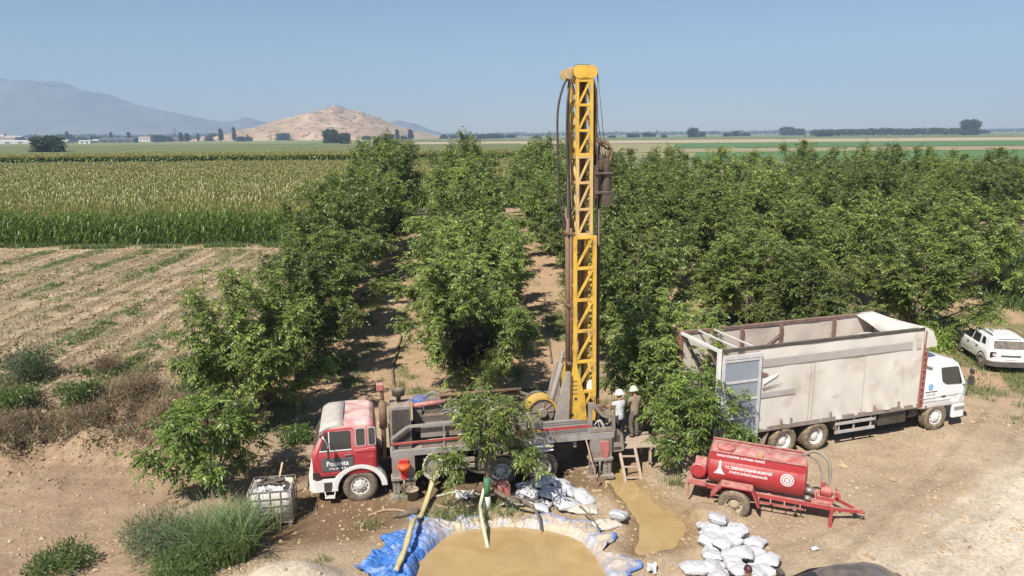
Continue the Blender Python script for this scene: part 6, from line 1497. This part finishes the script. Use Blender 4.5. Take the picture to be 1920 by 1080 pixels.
# ------------------------------------------------------------------ sacks
m_sack = pmat('white_woven_sack', (.52, .52, .53), .6, var=.05, scale=2, dust=.04, dustup=.06, bump=.15, bscale=60)
m_sackd = pmat('dusty_sack', (.6, .56, .5), .8, var=.1, scale=2, dust=.2, dustup=.4)
def sackmesh(seed, L_=.8, W_=.5, H_=.3, mat=None):
    r2 = np.random.default_rng(seed); nu, nv = 44, 28
    U, V = np.meshgrid(np.linspace(-1, 1, nu), np.linspace(0, 2 * np.pi, nv, endpoint=False)); u, v = U.ravel(), V.ravel()
    e = np.clip(1 - np.abs(u) ** 5, 0, 1) ** .5
    wid = .5 * W_ * (.86 + .14 * e) * (1 + .05 * np.sin(u * 3 + seed)); th_ = .5 * H_ * (np.clip(1 - np.abs(u) ** 3.2, 0, 1) ** .6 * .96 + .04)
    c, s_ = np.cos(v), np.sin(v)
    y = wid * np.sign(c) * np.abs(c) ** .75; z = th_ * np.sign(s_) * np.abs(s_) ** .8
    x = u * L_ / 2 * (1 + .03 * np.sin(4 * v + seed))
    o_ = r2.uniform(0, 50)
    dsp = (fbm(x * 5 + o_, y * 5 + z * 4, 1, 4) - .5) * .12 + (np.abs(fbm(x * 6 + o_, y * 5, 1, 2) - .5)) * -.11
    z = z + dsp * np.clip(1 - np.abs(u) ** 4, .2, 1) * np.sign(z + .02) + .03 * np.sin(u * 2.2 + seed) ; y = y + .03 * np.sin(3 * u + seed * 2)
    k = np.arange(nv * (nu - 1)); r_, c_ = k // (nu - 1), k % (nu - 1)
    F = np.stack([r_ * nu + c_, r_ * nu + c_ + 1, ((r_ + 1) % nv) * nu + c_ + 1, ((r_ + 1) % nv) * nu + c_], 1)
    return npmesh('sack', np.stack([x, y, z], 1), F, [mat or m_sack], None, True)
SM = [sackmesh(k) for k in range(6)]
sd_ = sackmesh(9, .9, .5, .2, m_sackd)
def sack(x, y, z, rz, tilt=(0, 0), label='', group=None, me=None, sc=1.0):
    o = link('sack', me or SM[random.randrange(6)]); o.location = (x, y, gz(x, y) + z); o.rotation_euler = (R(tilt[0]), R(tilt[1]), R(rz)); o.scale = (sc,) * 3
    return tag(o, label, 'sack', group)
PG = 'sacks in the pile by the red trailer'
for x, y, z, rz, tl, lab in (
    (6.0, 18.82, .34, 70, (8, 26), 'white sack standing highest at the trailer end of the sack pile'),
    (5.72, 18.75, .14, 95, (0, 10), 'white sack leaning on the left side of the far end of the pile'),
    (6.42, 18.75, .13, 110, (-8, 6), 'white sack at the far right corner of the sack pile'),
    (5.62, 18.15, .12, 50, (6, 12), 'white sack lying crosswise on the left edge of the pile'),
    (6.2, 18.25, .33, 125, (-6, 8), 'plump white sack in the upper middle of the pile by the trailer'),
    (6.7, 18.15, .12, 140, (0, -6), 'white sack sticking out on the right edge of the pile'),
    (5.95, 17.75, .36, 35, (4, -4), 'white sack bridging the middle of the pile, slit on top'),
    (5.5, 17.55, .12, 75, (0, 8), 'narrow white sack wedged at the left foot of the pile'),
    (6.5, 17.55, .16, 15, (-4, 6), 'rounded white sack at the right middle of the pile'),
    (6.05, 17.2, .34, 160, (5, 0), 'white sack near the front on top of the pile'),
    (6.7, 17.1, .13, 150, (0, 10), 'white sack with a dark torn end at the right front of the pile'),
    (5.35, 17.05, .14, 30, (0, 4), 'wide white sack flattened at the left front of the pile'),
    (4.95, 16.95, .10, 10, (-5, 3), 'white sack spread flat farthest left of the pile'),
    (5.9, 16.7, .3, 100, (0, -5), 'white sack at the bottom edge in the middle of the pile'),
    (5.4, 16.55, .14, 60, (3, 0), 'white sack at the bottom edge left of the dark haired head'),
    (6.45, 16.6, .16, 30, (0, 0), 'white sack at the bottom edge right of the dark haired head'),
    (5.85, 18.45, .1, 20, (0, 0), 'white sack buried under the others in the far half of the pile'),
    (6.0, 17.4, .1, 80, (0, 0), 'white sack buried under the others in the near half of the pile')):
    sack(x - .28, y - .1, z, rz, tl, lab, PG)
RG_ = 'sacks heaped by the rear wheel of the drilling truck'
for x, y, z, rz, tl, lab in (
    (.95, 20.95, .52, 20, (0, -10), 'white sack on top of the heap touching the truck tyre'),
    (1.6, 20.8, .34, -35, (-6, 16), 'white sack sloping down the right side of the heap by the tyre'),
    (.55, 20.6, .3, 60, (12, 6), 'white sack dappled by leaf shade at the left of the heap'),
    (1.2, 20.45, .36, -12, (14, 2), 'white sack on the near slope of the heap by the tyre'),
    (2.1, 20.6, .14, -50, (0, 10), 'white sack at the right foot of the heap, corner on bare soil'),
    (.85, 20.02, .15, 75, (10, 6), 'white sack slumped down at the near foot of the heap'),
    (1.6, 20.1, .15, 30, (8, 8), 'white sack lying lowest beside the muddy tarpaulin'),
    (1.2, 20.8, .14, 5, (0, 0), 'white sack under the heap by the tyre'),
    (.4, 21.05, .15, 110, (0, 0), 'white sack half hidden between the heap and the truck tyre')):
    sack(x, y, z, rz, tl, lab, RG_)
sack(2.05, 19.95, .1, -5, (0, 0), 'dusty beige sack lying flat in front of the heap of white sacks', None, sd_)
sack(3.02, 19.25, .2, 78, (10, 22), 'lone white sack propped upright on the tarpaulin between pond and stream')
sack(2.65, 18.95, .08, 20, (5, 0), 'mud stained sack beside the lone white sack on the tarpaulin', None, sd_, .9)
rm = rig.matrix_basis
for k, (dz, lab) in enumerate(((1.13, 'lower of two white sacks stacked on the rear tyre of the drilling truck'), (1.27, 'upper of two white sacks stacked on the rear tyre under the deck'))):
    p = Matrix.Translation(rig.location) @ Matrix.Rotation(RIG_YAW, 4, 'Z') @ Vector((-5.72, .98, dz)); o = link('sack', SM[k]); o.location = p; o.rotation_euler = (0, 0, RIG_YAW + .05); o.scale = (.95, .9, .62)
    tag(o, lab, 'sack', 'sacks on the truck tyre')
TM = Matrix.Translation(tr.location) @ Matrix.Rotation(TY, 4, 'Z')
for k, (x, y, z, rz, lab) in enumerate(((-1.7, .75, 3.32, 20, 'white sack on top of the load at the far front of the white truck'), (-2.2, .7, 3.2, 70, 'white sack lying crosswise in the load of the white truck'), (-1.7, .2, 3.22, -30, 'white sack under the sagging tarpaulin inside the white truck'), (-2.3, .2, 3.08, 10, 'lowest visible white sack in the load of the white truck'))):
    o = link('sack', SM[k]); o.location = TM @ Vector((x, y, z)); o.rotation_euler = (0, R(8), R(rz)); tag(o, lab, 'sack', 'sacks loaded in the white truck')
g = MB(); g.span(-2.9, -1.1, -1.05, 1.08, 1.25, 3.0); o = g.build('cargo_stack', m_sackd, None, .1); o.matrix_world = TM; tag(o, 'pale wrapped cargo stacked inside the front of the white truck', 'cargo')
# torn plastic on the ground by the slim tree
def sheetmesh(x0, y0, w, d, amp, seed, n=40):
    X, Y = np.meshgrid(np.linspace(-1, 1, n), np.linspace(-1, 1, n)); a = np.arctan2(Y, X)
    rr = 1 + .35 * (vnoise(np.cos(a) * 2 + seed, np.sin(a) * 2, 1.3) - .5); X, Y = X * rr * w / 2, Y * rr * d / 2
    Z = terrain(X + x0, Y + y0) + .02 + amp * np.abs(fbm(X * 3 + seed, Y * 3, 1.2, 4) - .45)
    k = np.arange((n - 1) ** 2); r_, c_ = k // (n - 1), k % (n - 1); k0 = r_ * n + c_
    return npmesh('sheet', np.stack([X + x0, Y + y0, Z], 2).reshape(-1, 3), np.stack([k0, k0 + 1, k0 + n + 1, k0 + n], 1), [m_sack], None, True)
tag(link('plastic_sheet', sheetmesh(.15, 20.55, 1.0, .9, .5, 3)), 'crumpled white plastic sheeting in leaf shade left of the sack heap', 'plastic sheet')
tag(link('plastic_scrap', sheetmesh(-1.55, 20.95, .55, .4, .4, 8, 24)), 'small white plastic scrap on the ground under the drilling truck', 'plastic scrap')
tag(link('litter', sheetmesh(8.05, 17.75, .22, .12, .4, 12, 14)), 'small pale paper litter on bare soil right of the sack pile', 'litter')
tag(link('litter', sheetmesh(3.5, 16.75, .25, .22, .7, 15, 14)), 'white crumpled litter at the bottom edge left of the sack pile', 'litter')

# ------------------------------------------------------------------ hoses, pipes, branches, small tools
def gline(pts, dz, n=8): return [Vector((p.x, p.y, (gz(p.x, p.y) + dz) if len(pts[0]) == 2 else p.z)) for p in curve_pts([(q[0], q[1], q[2] if len(q) > 2 else 0) for q in pts], n)]
def hose(nm, pts, r, mat, label, cat='hose', dz=None, flat=None, n=8):
    P = gline(pts, r if dz is None else dz, n); g = MB()
    if flat:
        V = []
        for i, p in enumerate(P):
            t = (P[min(i + 1, len(P) - 1)] - P[max(0, i - 1)]).normalized(); a = Vector((-t.y, t.x, 0)).normalized(); w = flat * (1 + .12 * math.sin(i * .9))
            V.append([p + a * w / 2, p + a * w * .25 + Vector((0, 0, .03)), p - a * w * .25 + Vector((0, 0, .03)), p - a * w / 2, p - a * w * .25 - Vector((0, 0, .02)), p + a * w * .25 - Vector((0, 0, .02))])
        g.loft(V)
    else: g.tube(P, r, 9)
    return tag(g.build(nm, mat), label, cat)
m_lay = pmat('yellowed_layflat_hose', (.52, .45, .22), .6, var=.15, scale=3, dust=.2, dustup=.4); m_pale = pmat('pale_green_hose', (.55, .55, .38), .5, var=.1, dust=.15, dustup=.3)
m_bh = pmat('muddy_brown_hose', (.36, .25, .15), .8, var=.2, dust=.2, dustup=.4)
hose('hose', [(-2.5, 21.05, .55), (-2.62, 20.4, .22), (-2.72, 19.4, .16), (-2.78, 18.7, .5), (-2.8, 18.1, .58), (-2.85, 17.2, .46), (-2.95, 16.4, .4)], .1, m_lay, 'wide yellow flat hose running from the drilling truck over the blue tarpaulin', flat=.165)
hose('hose', [(-.8, 20.35, .95), (-.92, 20.0, .55), (-.98, 19.6, .40), (-.95, 19.2, .46), (-.9, 18.8, .38), (-.72, 18.1, -.05), (-.66, 17.9, -.2)], .052, m_pale, 'pale hose dipping into the muddy pond beside the slim tree')
hose('hose', [(-4.3, 19.75), (-3.8, 20.05), (-3.3, 20.0), (-2.9, 19.85)], .035, m_bh, 'thin brown hose curving on wet soil left of the yellow hose')
hose('hose', [(-2.45, 20.85), (-1.9, 21.1), (-1.4, 21.15), (-.9, 20.9), (-.3, 21.05)], .04, m_pale, 'cream hose along the ground in the shade of the drilling truck')
hose('hose', [(-2.4, 20.35), (-2.0, 20.2), (-1.4, 20.25), (-.8, 20.15)], .035, m_bh, 'brown hose across the grass between yellow hose and slim tree')
g = MB(); P = gline([(-3.55, 19.6), (-3.0, 19.85), (-2.85, 20.0)], .07); g.tube(P, [.05 + .05 * math.sin(i / len(P) * 3.0) for i in range(len(P))], 8); tag(g.build('log', m_bark), 'short tapered log on wet soil beside the thin brown hose', 'log')
for P, r, lab in (([(-.6, 20.35, .5), (-.1, 19.75, .5), (.45, 19.35, .55), (.7, 19.0, .35), (.75, 18.75, .1)], .07, 'thick muddy branch reaching from the slim tree down to the pond'), ([(-1.05, 20.1, .9), (-1.25, 19.6, .6), (-1.5, 19.1, .55)], .03, 'thin bent branch leaning over the tarpaulin left of the pale hose'),
                  ([(-.1, 20.6, .15), (.4, 20.1, .3), (.9, 19.75, .45)], .045, 'grey dead branch lying between plastic sheeting and tarpaulin'), ([(1.9, 19.3, .5), (2.2, 18.75, .45), (2.35, 18.3, .3)], .03, 'stick lying on the tarpaulin near the lone white sack')):
    g = MB(); C_ = curve_pts(P, 5); g.tube(C_, list(np.linspace(r, r * .4, len(C_))), 7)
    for k in (4, 8, 12):
        if k < len(C_) - 1: g.tube([C_[k], C_[k] + Vector((random.uniform(-.3, .3), random.uniform(-.3, .1), random.uniform(.1, .3)))], [r * .5, .005], 5)
    tag(g.build('branch', m_bark), lab, 'branch')
m_ip = pmat('black_irrigation_pipe', (.03, .028, .027), .6, dust=.2, dustup=.5)
hose('irrigation_pipe', [(-5.2, 30.5), (-5.75, 33.5), (-5.9, 36), (-6.2, 40), (-6.6, 44)], .06, m_ip, 'dark irrigation pipe along the first bare alley of the orchard', 'pipe')
hose('irrigation_pipe', [(1.9, 34), (1.95, 38), (2.0, 42), (2.1, 47)], .05, m_ip, 'dark irrigation pipe along the second bare alley near the mast', 'pipe')
b_ = empty('bucket', (-3.12, 20.75, gz(-3.12, 20.75)), 0, 'black plastic bucket with a dirty rim by the front outrigger', 'bucket')
MB().rev([(.001, .02), (.14, .02), (.14, 0), (.19, .32), (.205, .32), (.205, .35), (.18, .35), (.135, .05), (.001, .05)], (0, 0, 0), 'z', 24).build('body', m_greyd, b_)
MB().tube([(.2 * math.cos(a), .05, .33 + .1 * math.sin(a)) for a in np.linspace(0, math.pi, 12)], .006, 5).build('handle', m_steel, b_)
j_ = empty('jerrycan', (-.32, 20.62, gz(-.32, 20.6)), .2, 'faded red jerrycan standing behind the slim tree under the truck', 'jerrycan')
g = MB(); g.span(-.2, .2, -.13, .13, 0, .56); g.prism([(-.2, .56), (.2, .56), (.1, .68), (-.12, .68)], 'y', -.11, .11); g.build('body', m_pinkred, j_, .03)
g = MB(); g.cyl((.1, 0, .64), (.12, 0, .74), .04, n=12); g.build('cap', m_blk, j_)
g = MB(); g.tube([(-.12, 0, .68), (-.1, 0, .76), (.04, 0, .76), (.06, 0, .68)], .016, 6); g.build('handle', m_pinkred, j_)
s_ = empty('shovel', (2.62, 21.35, gz(2.62, 21.35)), 0, 'wooden handled shovel leaning against the rear outrigger', 'shovel')
g = MB(); g.tube([(0, 0, .28), (-.3, .62, 1.38)], .022, 8); g.build('shaft', pmat('worn_wood_handle', (.45, .27, .2), .6, var=.15, scale=8), s_)
g = MB(); g.prism(rpoly([(-.12, .28), (.12, .28), (.13, .1), (0, -.02), (-.13, .1)], .05), 'y', -.012, .012); bl = g.build('blade', m_rust, s_); bl.rotation_euler = (R(-28), 0, 0)
st_ = MB(); st_.tube([(-7.35, 20.6, gz(-7.35, 20.6) - .1), (-7.05, 20.75, gz(-7.3, 20.7) + 1.25)], .03, 7); tag(st_.build('wooden_stake', pmat('pale_wood', (.55, .43, .26), .7, var=.15, scale=6)), 'pale wooden stake leaning behind the caged water tank', 'stake')

# ------------------------------------------------------------------ plank platform and ladder
m_wood = pmat('weathered_plank', (.42, .33, .27), .8, var=.22, scale=5, dust=.2, dustup=.45, bump=.2)
PZ = .86
pf = empty('plank_platform', (3.85, 23.15, 0), R(8), 'low platform of weathered planks behind the truck, carrying two men', 'platform')
for k in range(6):
    g = MB(); g.span(-.78, .8 + .06 * (k % 3), -.62 + k * .2, -.44 + k * .2, PZ - .045, PZ); g.build('plank', m_wood, pf, .005)
g = MB()
for x in (-.7, .65):
    for y in (-.5, .45): g.bar((x, y, -.1), (x, y, PZ - .05), .08, .08)
    g.bar((x, -.62, PZ - .09), (x, .58, PZ - .09), .06, .08)
g.build('trestle', m_wood, pf)
ld = empty('ladder', (3.8, 22.4, 0), 0, 'short wooden ladder leaning from the muddy stream up to the plank platform', 'ladder')
def lp(x, t): return Vector((x + .16 * (1 - t) * (1), .16 - .62 * (1 - t), .0 + (PZ + .02) * t - .08 * (1 - t)))
for x in (-.32, .2): g = MB(); g.bar(lp(x, 0), lp(x, 1.02), .09, .05); g.build('rail', m_wood, ld, .004)
for t in (.12, .42, .72): g = MB(); g.bar(lp(-.32, t), lp(.2, t), .07, .04); g.build('rung', m_wood, ld, .004)

# ------------------------------------------------------------------ caged water tank
ib = empty('water_tank', (-7.02, 19.62, gz(-7.0, 19.5)), R(8), 'white plastic water tank in a metal cage, its top cut open and full of junk', 'water tank')
m_pl = pmat('translucent_white_plastic', (.55, .54, .5), .5, var=.15, scale=2, dust=.2, dustup=.4, col2=(.38, .36, .31))
g = MB(); X_, Y_, Z0_, Z1_, c_ = .56, .46, .16, 1.06, .12
def rr(x, y, z, c): return [(sx * (x - c) + c * math.cos(R(a0 + b)), sy * (y - c) + c * math.sin(R(a0 + b)), z) for sx, sy, a0 in ((1, 1, 0), (-1, 1, 90), (-1, -1, 180), (1, -1, 270)) for b in (0, 30, 60, 90)]
g.loft([rr(X_ - .1, Y_ - .1, Z0_, .05), rr(X_, Y_, Z0_ + .05, c_), rr(X_, Y_, Z1_, c_), rr(X_ - .03, Y_ - .03, Z1_, c_), rr(X_ - .05, Y_ - .05, .7, c_), rr(.05, .05, .68, .02)], 0, True, True); g.build('tank', m_pl, ib)
g = MB(); x, y = .59, .49
for z in (.2, .42, .64, .86, 1.1): g.tube([(-x, -y, z), (x, -y, z), (x, y, z), (-x, y, z), (-x, -y, z)], .014, 6)
for k in range(5):
    t = -x + 2 * x * k / 4; g.tube([(t, -y, .15), (t, -y, 1.1)], .014, 6); g.tube([(t, y, .15), (t, y, 1.1)], .014, 6)
for k in range(4): t = -y + 2 * y * (k + .0) / 3; g.tube([(-x, t, .15), (-x, t, 1.1)], .014, 6); g.tube([(x, t, .15), (x, t, 1.1)], .014, 6)
g.build('cage', m_steel, ib)
g = MB(); g.span(-.6, .6, -.5, .5, .1, .14)
for x in (-.5, 0, .5): g.span(x - .06, x + .06, -.48, .48, 0, .1)
g.build('pallet', m_greyd, ib)
g = MB(); rnd = random.Random(3)
for k in range(9): g.tube(curve_pts([(-7.3 + rnd.uniform(-.2, .6), 19.95 + rnd.uniform(-.25, .1), 1.02 + rnd.uniform(-.1, .1)) for _ in range(4)], 5), rnd.uniform(.025, .05), 7)
for v in range(len(g.v)): g.v[v] = (g.v[v][0], g.v[v][1], max(g.v[v][2], .9) + gz(-7.0, 19.5))
tag(g.build('rubber_hose_bundle', m_hose), 'tangle of black rubber hose lying in the cut open water tank', 'hose bundle')
me = sheetmesh(-7.05, 19.55, .8, .5, .6, 21, 26); z0 = gz(-7.05, 19.55)
for v in me.vertices: v.co.z += .92
tag(link('plastic_bag', me), 'crumpled white plastic bag on top of the caged water tank', 'plastic bag')

# ------------------------------------------------------------------ people
def skinned(nm, verts, edges, radii, root=0, sub=1):
    me = bpy.data.meshes.new(nm); me.from_pydata(verts, edges, []); o = link(nm, me)
    m = o.modifiers.new('skin', 'SKIN'); m.use_smooth_shade = True; m.branch_smoothing = .4
    for i, r in enumerate(radii): me.skin_vertices[0].data[i].radius = r if isinstance(r, tuple) else (r, r)
    for i in range(len(verts)): me.skin_vertices[0].data[i].use_root = (i == root)
    o.modifiers.new('sub', 'SUBSURF').levels = sub; o.modifiers['sub'].render_levels = sub
    return bake(o)
m_skin = pmat('tanned_skin', (.36, .19, .12), .5, var=.08, scale=8)
def person(loc, rz, label, pose, shirt, trousers, boots, hair, hat=None, sleeves=True):
    root = empty('person', loc, rz, label, 'person'); P = {k: Vector(v) for k, v in pose.items()}
    nm = ['pelvis', 'waist', 'chest', 'neck', 'headb', 'shL', 'elL', 'wrL', 'shR', 'elR', 'wrR', 'hipL', 'knL', 'anL', 'toL', 'hipR', 'knR', 'anR', 'toR']; ix = {n: i for i, n in enumerate(nm)}
    E_ = [('pelvis', 'waist'), ('waist', 'chest'), ('chest', 'neck'), ('neck', 'headb'), ('chest', 'shL'), ('shL', 'elL'), ('elL', 'wrL'), ('chest', 'shR'), ('shR', 'elR'), ('elR', 'wrR'), ('pelvis', 'hipL'), ('hipL', 'knL'), ('knL', 'anL'), ('anL', 'toL'), ('pelvis', 'hipR'), ('hipR', 'knR'), ('knR', 'anR'), ('anR', 'toR')]
    rad = {'pelvis': (.13, .1), 'waist': (.125, .09), 'chest': (.135, .09), 'neck': .058, 'headb': .06, 'shL': .062, 'elL': .043, 'wrL': .029, 'shR': .062, 'elR': .043, 'wrR': .029, 'hipL': .095, 'knL': .062, 'anL': .042, 'toL': .035, 'hipR': .095, 'knR': .062, 'anR': .042, 'toR': .035}
    bo = skinned('body', [P[n] for n in nm], [(ix[a], ix[b]) for a, b in E_], [rad[n] for n in nm])
    # head, nose, ears, hands with fingers merged into the one body surface
    g = MB(); hd = P['head']; fd = P['face'].normalized(); sd = fd.cross(Vector((0, 0, 1))).normalized(); up = sd.cross(fd); M = Matrix((sd, fd, up)).transposed()
    g.ball(hd, (.077, .098, .118), 10, 0, M); g.ball(hd + M @ Vector((0, .045, -.06)), (.055, .055, .06), 8, 0, M); g.ball(hd + M @ Vector((0, .1, -.02)), (.015, .022, .03), 6, 0, M)
    for q in (-1, 1): g.ball(hd + M @ Vector((q * .08, -.005, -.015)), (.014, .028, .034), 6, 0, M); g.ball(hd + M @ Vector((q * .033, .083, .012)), (.02, .018, .012), 6, 0, M)
    for sgn, w, e in ((-1, 'wrL', 'elL'), (1, 'wrR', 'elR')):
        d = (P[w] - P[e]).normalized(); s2 = d.cross(Vector((0, 0, 1)));
        s2 = s2.normalized() if s2.length > .2 else Vector((0, 1, 0)); n2 = s2.cross(d).normalized()
        HM = Matrix((d, s2, n2)).transposed(); c = P[w] + d * .05
        g.ball(c, (.055, .042, .017), 7, 0, HM)
        for f in range(4):
            y = -.03 + .02 * f; l = (.062, .075, .07, .052)[f]; b0 = c + HM @ Vector((.04, y, 0)); b1 = b0 + HM @ Vector((l * .55, y * .12, -.012)); b2 = b1 + HM @ Vector((l * .4, 0, -.028)); g.tube([b0, b1, b2], [.0095, .009, .007], 7)
        t0 = c + HM @ Vector((-.015, -sgn * .036, -.004)); g.tube([t0, t0 + HM @ Vector((.035, -sgn * .028, -.012)), t0 + HM @ Vector((.065, -sgn * .026, -.026))], [.012, .011, .008], 7)
    hb = g.build('hb', m_skin)
    bm = bmesh.new(); bm.from_mesh(bo.data); bm.from_mesh(hb.data); bm.to_mesh(bo.data); bm.free(); bpy.data.objects.remove(hb)
    r = bo.modifiers.new('r', 'REMESH'); r.mode = 'VOXEL'; r.voxel_size = .009; r.use_smooth_shade = True; bake(bo)
    bo.data.materials.clear(); bo.data.materials.append(m_skin); bo.parent = root
    L_ = lambda a, b, t: P[a].lerp(P[b], t)
    V = [P['pelvis'] + Vector((0, 0, -.2)), P['waist'], P['chest'], P['neck'] - Vector((0, 0, .035)), P['shL'], L_('shL', 'elL', .75 if sleeves else .55), P['shR'], L_('shR', 'elR', .75 if sleeves else .55)]
    so_ = skinned('shirt', V, [(0, 1), (1, 2), (2, 3), (2, 4), (4, 5), (2, 6), (6, 7)], [(.195, .16), (.18, .15), (.2, .165), .08, .092, .08, .092, .08], 0); so_.data.materials.append(shirt); so_.parent = root
    V = [P['pelvis'] + Vector((0, 0, .16)), P['pelvis']] + [q for s in 'LR' for q in (P['hip' + s], P['kn' + s], L_('kn' + s, 'an' + s, .93))]
    to = skinned('trousers', V, [(0, 1), (1, 2), (2, 3), (3, 4), (1, 5), (5, 6), (6, 7)], [(.165, .13), (.175, .145), .115, .082, .07, .112, .082, .07], 0); to.data.materials.append(trousers); to.parent = root
    for s in 'LR':
        V = [L_('kn' + s, 'an' + s, .85), P['an' + s], P['to' + s] + Vector((0, 0, .0))]; k = skinned('boot', V, [(0, 1), (1, 2)], [.055, .056, .045], 0); k.data.materials.append(boots); k.parent = root
    g = MB(); g.ball(hd + M @ Vector((0, -.012, .016)), (.084, .1, .115), 10, 0, M)
    g.v = [tuple(v) for v in g.v]; ho = g.build('hair', hair, root)
    bm = bmesh.new(); bm.from_mesh(ho.data); Mi = M.inverted(); kill = [v for v in bm.verts if (Mi @ (v.co - hd)).z < -.05 or ((Mi @ (v.co - hd)).y > .055 and (Mi @ (v.co - hd)).z < .06)]; bmesh.ops.delete(bm, geom=kill, context='VERTS'); bm.to_mesh(ho.data); bm.free()
    if hat:
        g = MB(); g.rev([(.001, .165), (.05, .158), (.09, .13), (.113, .08), (.12, .02), (.148, .0), (.15, -.008), (.115, .0)], (0, 0, 0), 'z', 26); h = g.build('hat', hat, root)
        h.location = hd + M @ Vector((0, -.005, .03)); h.rotation_euler = M.to_euler(); h.scale = (1, 1.15, .95)
    return root
base = dict(pelvis=(0, 0, .96), waist=(0, .01, 1.12), chest=(0, .02, 1.34), neck=(0, .01, 1.5), headb=(0, .02, 1.58), head=(0, .03, 1.66), face=(0, 1, -.15), shL=(-.185, .01, 1.42), shR=(.185, .01, 1.42), elL=(-.25, -.02, 1.14), elR=(.25, -.02, 1.14), wrL=(-.26, .1, .9), wrR=(.26, .1, .9),
            hipL=(-.09, 0, .9), knL=(-.1, .03, .5), anL=(-.1, -.03, .09), toL=(-.12, .13, .045), hipR=(.09, 0, .9), knR=(.1, .03, .5), anR=(.1, -.03, .09), toR=(.12, .13, .045))
p1 = dict(base); p1.update(elL=(-.36, .2, 1.27), wrL=(-.5, .44, 1.22), elR=(.2, .22, 1.2), wrR=(.02, .42, 1.18), face=(-.5, 1, -.2), knR=(.09, .06, .5), anR=(.1, -.06, .09), toR=(.13, .1, .045))
m_tee = pmat('white_tee_shirt', (.6, .6, .61), .8, var=.05, bump=.35, bscale=14); m_trs = pmat('dark_trousers', (.035, .035, .038), .85, var=.2, bump=.3, bscale=14); m_boot = pmat('dark_boots', (.05, .04, .035), .8, dust=.3, dustup=.6)
m_hair = pmat('dark_hair', (.02, .014, .011), .6); m_hw = pmat('white_helmet', (.8, .8, .8), .35)
person((3.55, 22.98, PZ + .005), R(38), 'man in white helmet, white tee shirt and dark trousers reaching for the control levers', p1, m_tee, m_trs, m_boot, m_hair, m_hw, False)
p2 = dict(base); p2.update(elL=(-.3, .1, 1.16), wrL=(-.2, .32, 1.05), elR=(.27, -.02, 1.14), wrR=(.24, .2, .98), head=(-.02, .06, 1.64), headb=(-.01, .04, 1.57), face=(-.6, 1, -.3), knL=(-.11, .07, .49), knR=(.1, .02, .5))
person((4.12, 23.35, PZ + .005), R(30), 'man in khaki shirt and pale cap standing behind the man in the white helmet', p2, pmat('khaki_shirt', (.27, .215, .15), .85, var=.15, bump=.35, bscale=14), pmat('grey_brown_trousers', (.13, .115, .1), .85, var=.2, bump=.3, bscale=14), m_boot, m_hair, pmat('pale_green_cap', (.5, .53, .44), .8, var=.15, scale=12), False)
p3 = dict(base)
person((5.08, 14.25, gz(5.08, 14.25) + .005), R(20), 'person at the bottom edge, only the top of a dark haired head in view', p3, m_trs, m_trs, m_boot, pmat('reddish_dark_hair', (.06, .02, .022), .45), None, False)

# ------------------------------------------------------------------ black exhaust smoke
g = MB(); g.ball((-1.55, 24.7, 3.75), (1.15, .9, 1.35), 12); sm = g.build('exhaust_smoke', []); tag(sm, kind='stuff')
m = bpy.data.materials.new('black_smoke'); m.use_nodes = True; nt = m.node_tree; N = nt.nodes; L = nt.links; N.clear()
pv = N.new('ShaderNodeVolumePrincipled'); mo = N.new('ShaderNodeOutputMaterial'); tc = N.new('ShaderNodeTexCoord'); n = N.new('ShaderNodeTexNoise'); n.inputs['Scale'].default_value = 2.6; n.inputs['Detail'].default_value = 4
L.new(tc.outputs['Object'], n.inputs['Vector']); vd = N.new('ShaderNodeVectorMath'); vd.operation = 'SUBTRACT'; vd.inputs[1].default_value = (-1.55, 24.7, 3.75); L.new(tc.outputs['Object'], vd.inputs[0])
dv = N.new('ShaderNodeVectorMath'); dv.operation = 'DIVIDE'; dv.inputs[1].default_value = (1.15, .9, 1.35); L.new(vd.outputs[0], dv.inputs[0]); ln = N.new('ShaderNodeVectorMath'); ln.operation = 'LENGTH'; L.new(dv.outputs[0], ln.inputs[0])
f1 = N.new('ShaderNodeMapRange'); f1.inputs[1].default_value = .95; f1.inputs[2].default_value = .1; f1.inputs[3].default_value = 0; f1.inputs[4].default_value = 1; L.new(ln.outputs['Value'], f1.inputs[0])
f2 = N.new('ShaderNodeMapRange'); f2.inputs[1].default_value = .38; f2.inputs[2].default_value = .62; L.new(n.outputs[0], f2.inputs[0])
mu = N.new('ShaderNodeMath'); mu.operation = 'MULTIPLY'; L.new(f1.outputs[0], mu.inputs[0]); L.new(f2.outputs[0], mu.inputs[1]); m2 = N.new('ShaderNodeMath'); m2.operation = 'MULTIPLY'; L.new(mu.outputs[0], m2.inputs[0]); m2.inputs[1].default_value = 11
L.new(m2.outputs[0], pv.inputs['Density']); pv.inputs['Color'].default_value = (.02, .02, .02, 1); L.new(pv.outputs[0], mo.inputs['Volume']); sm.data.materials.append(m)
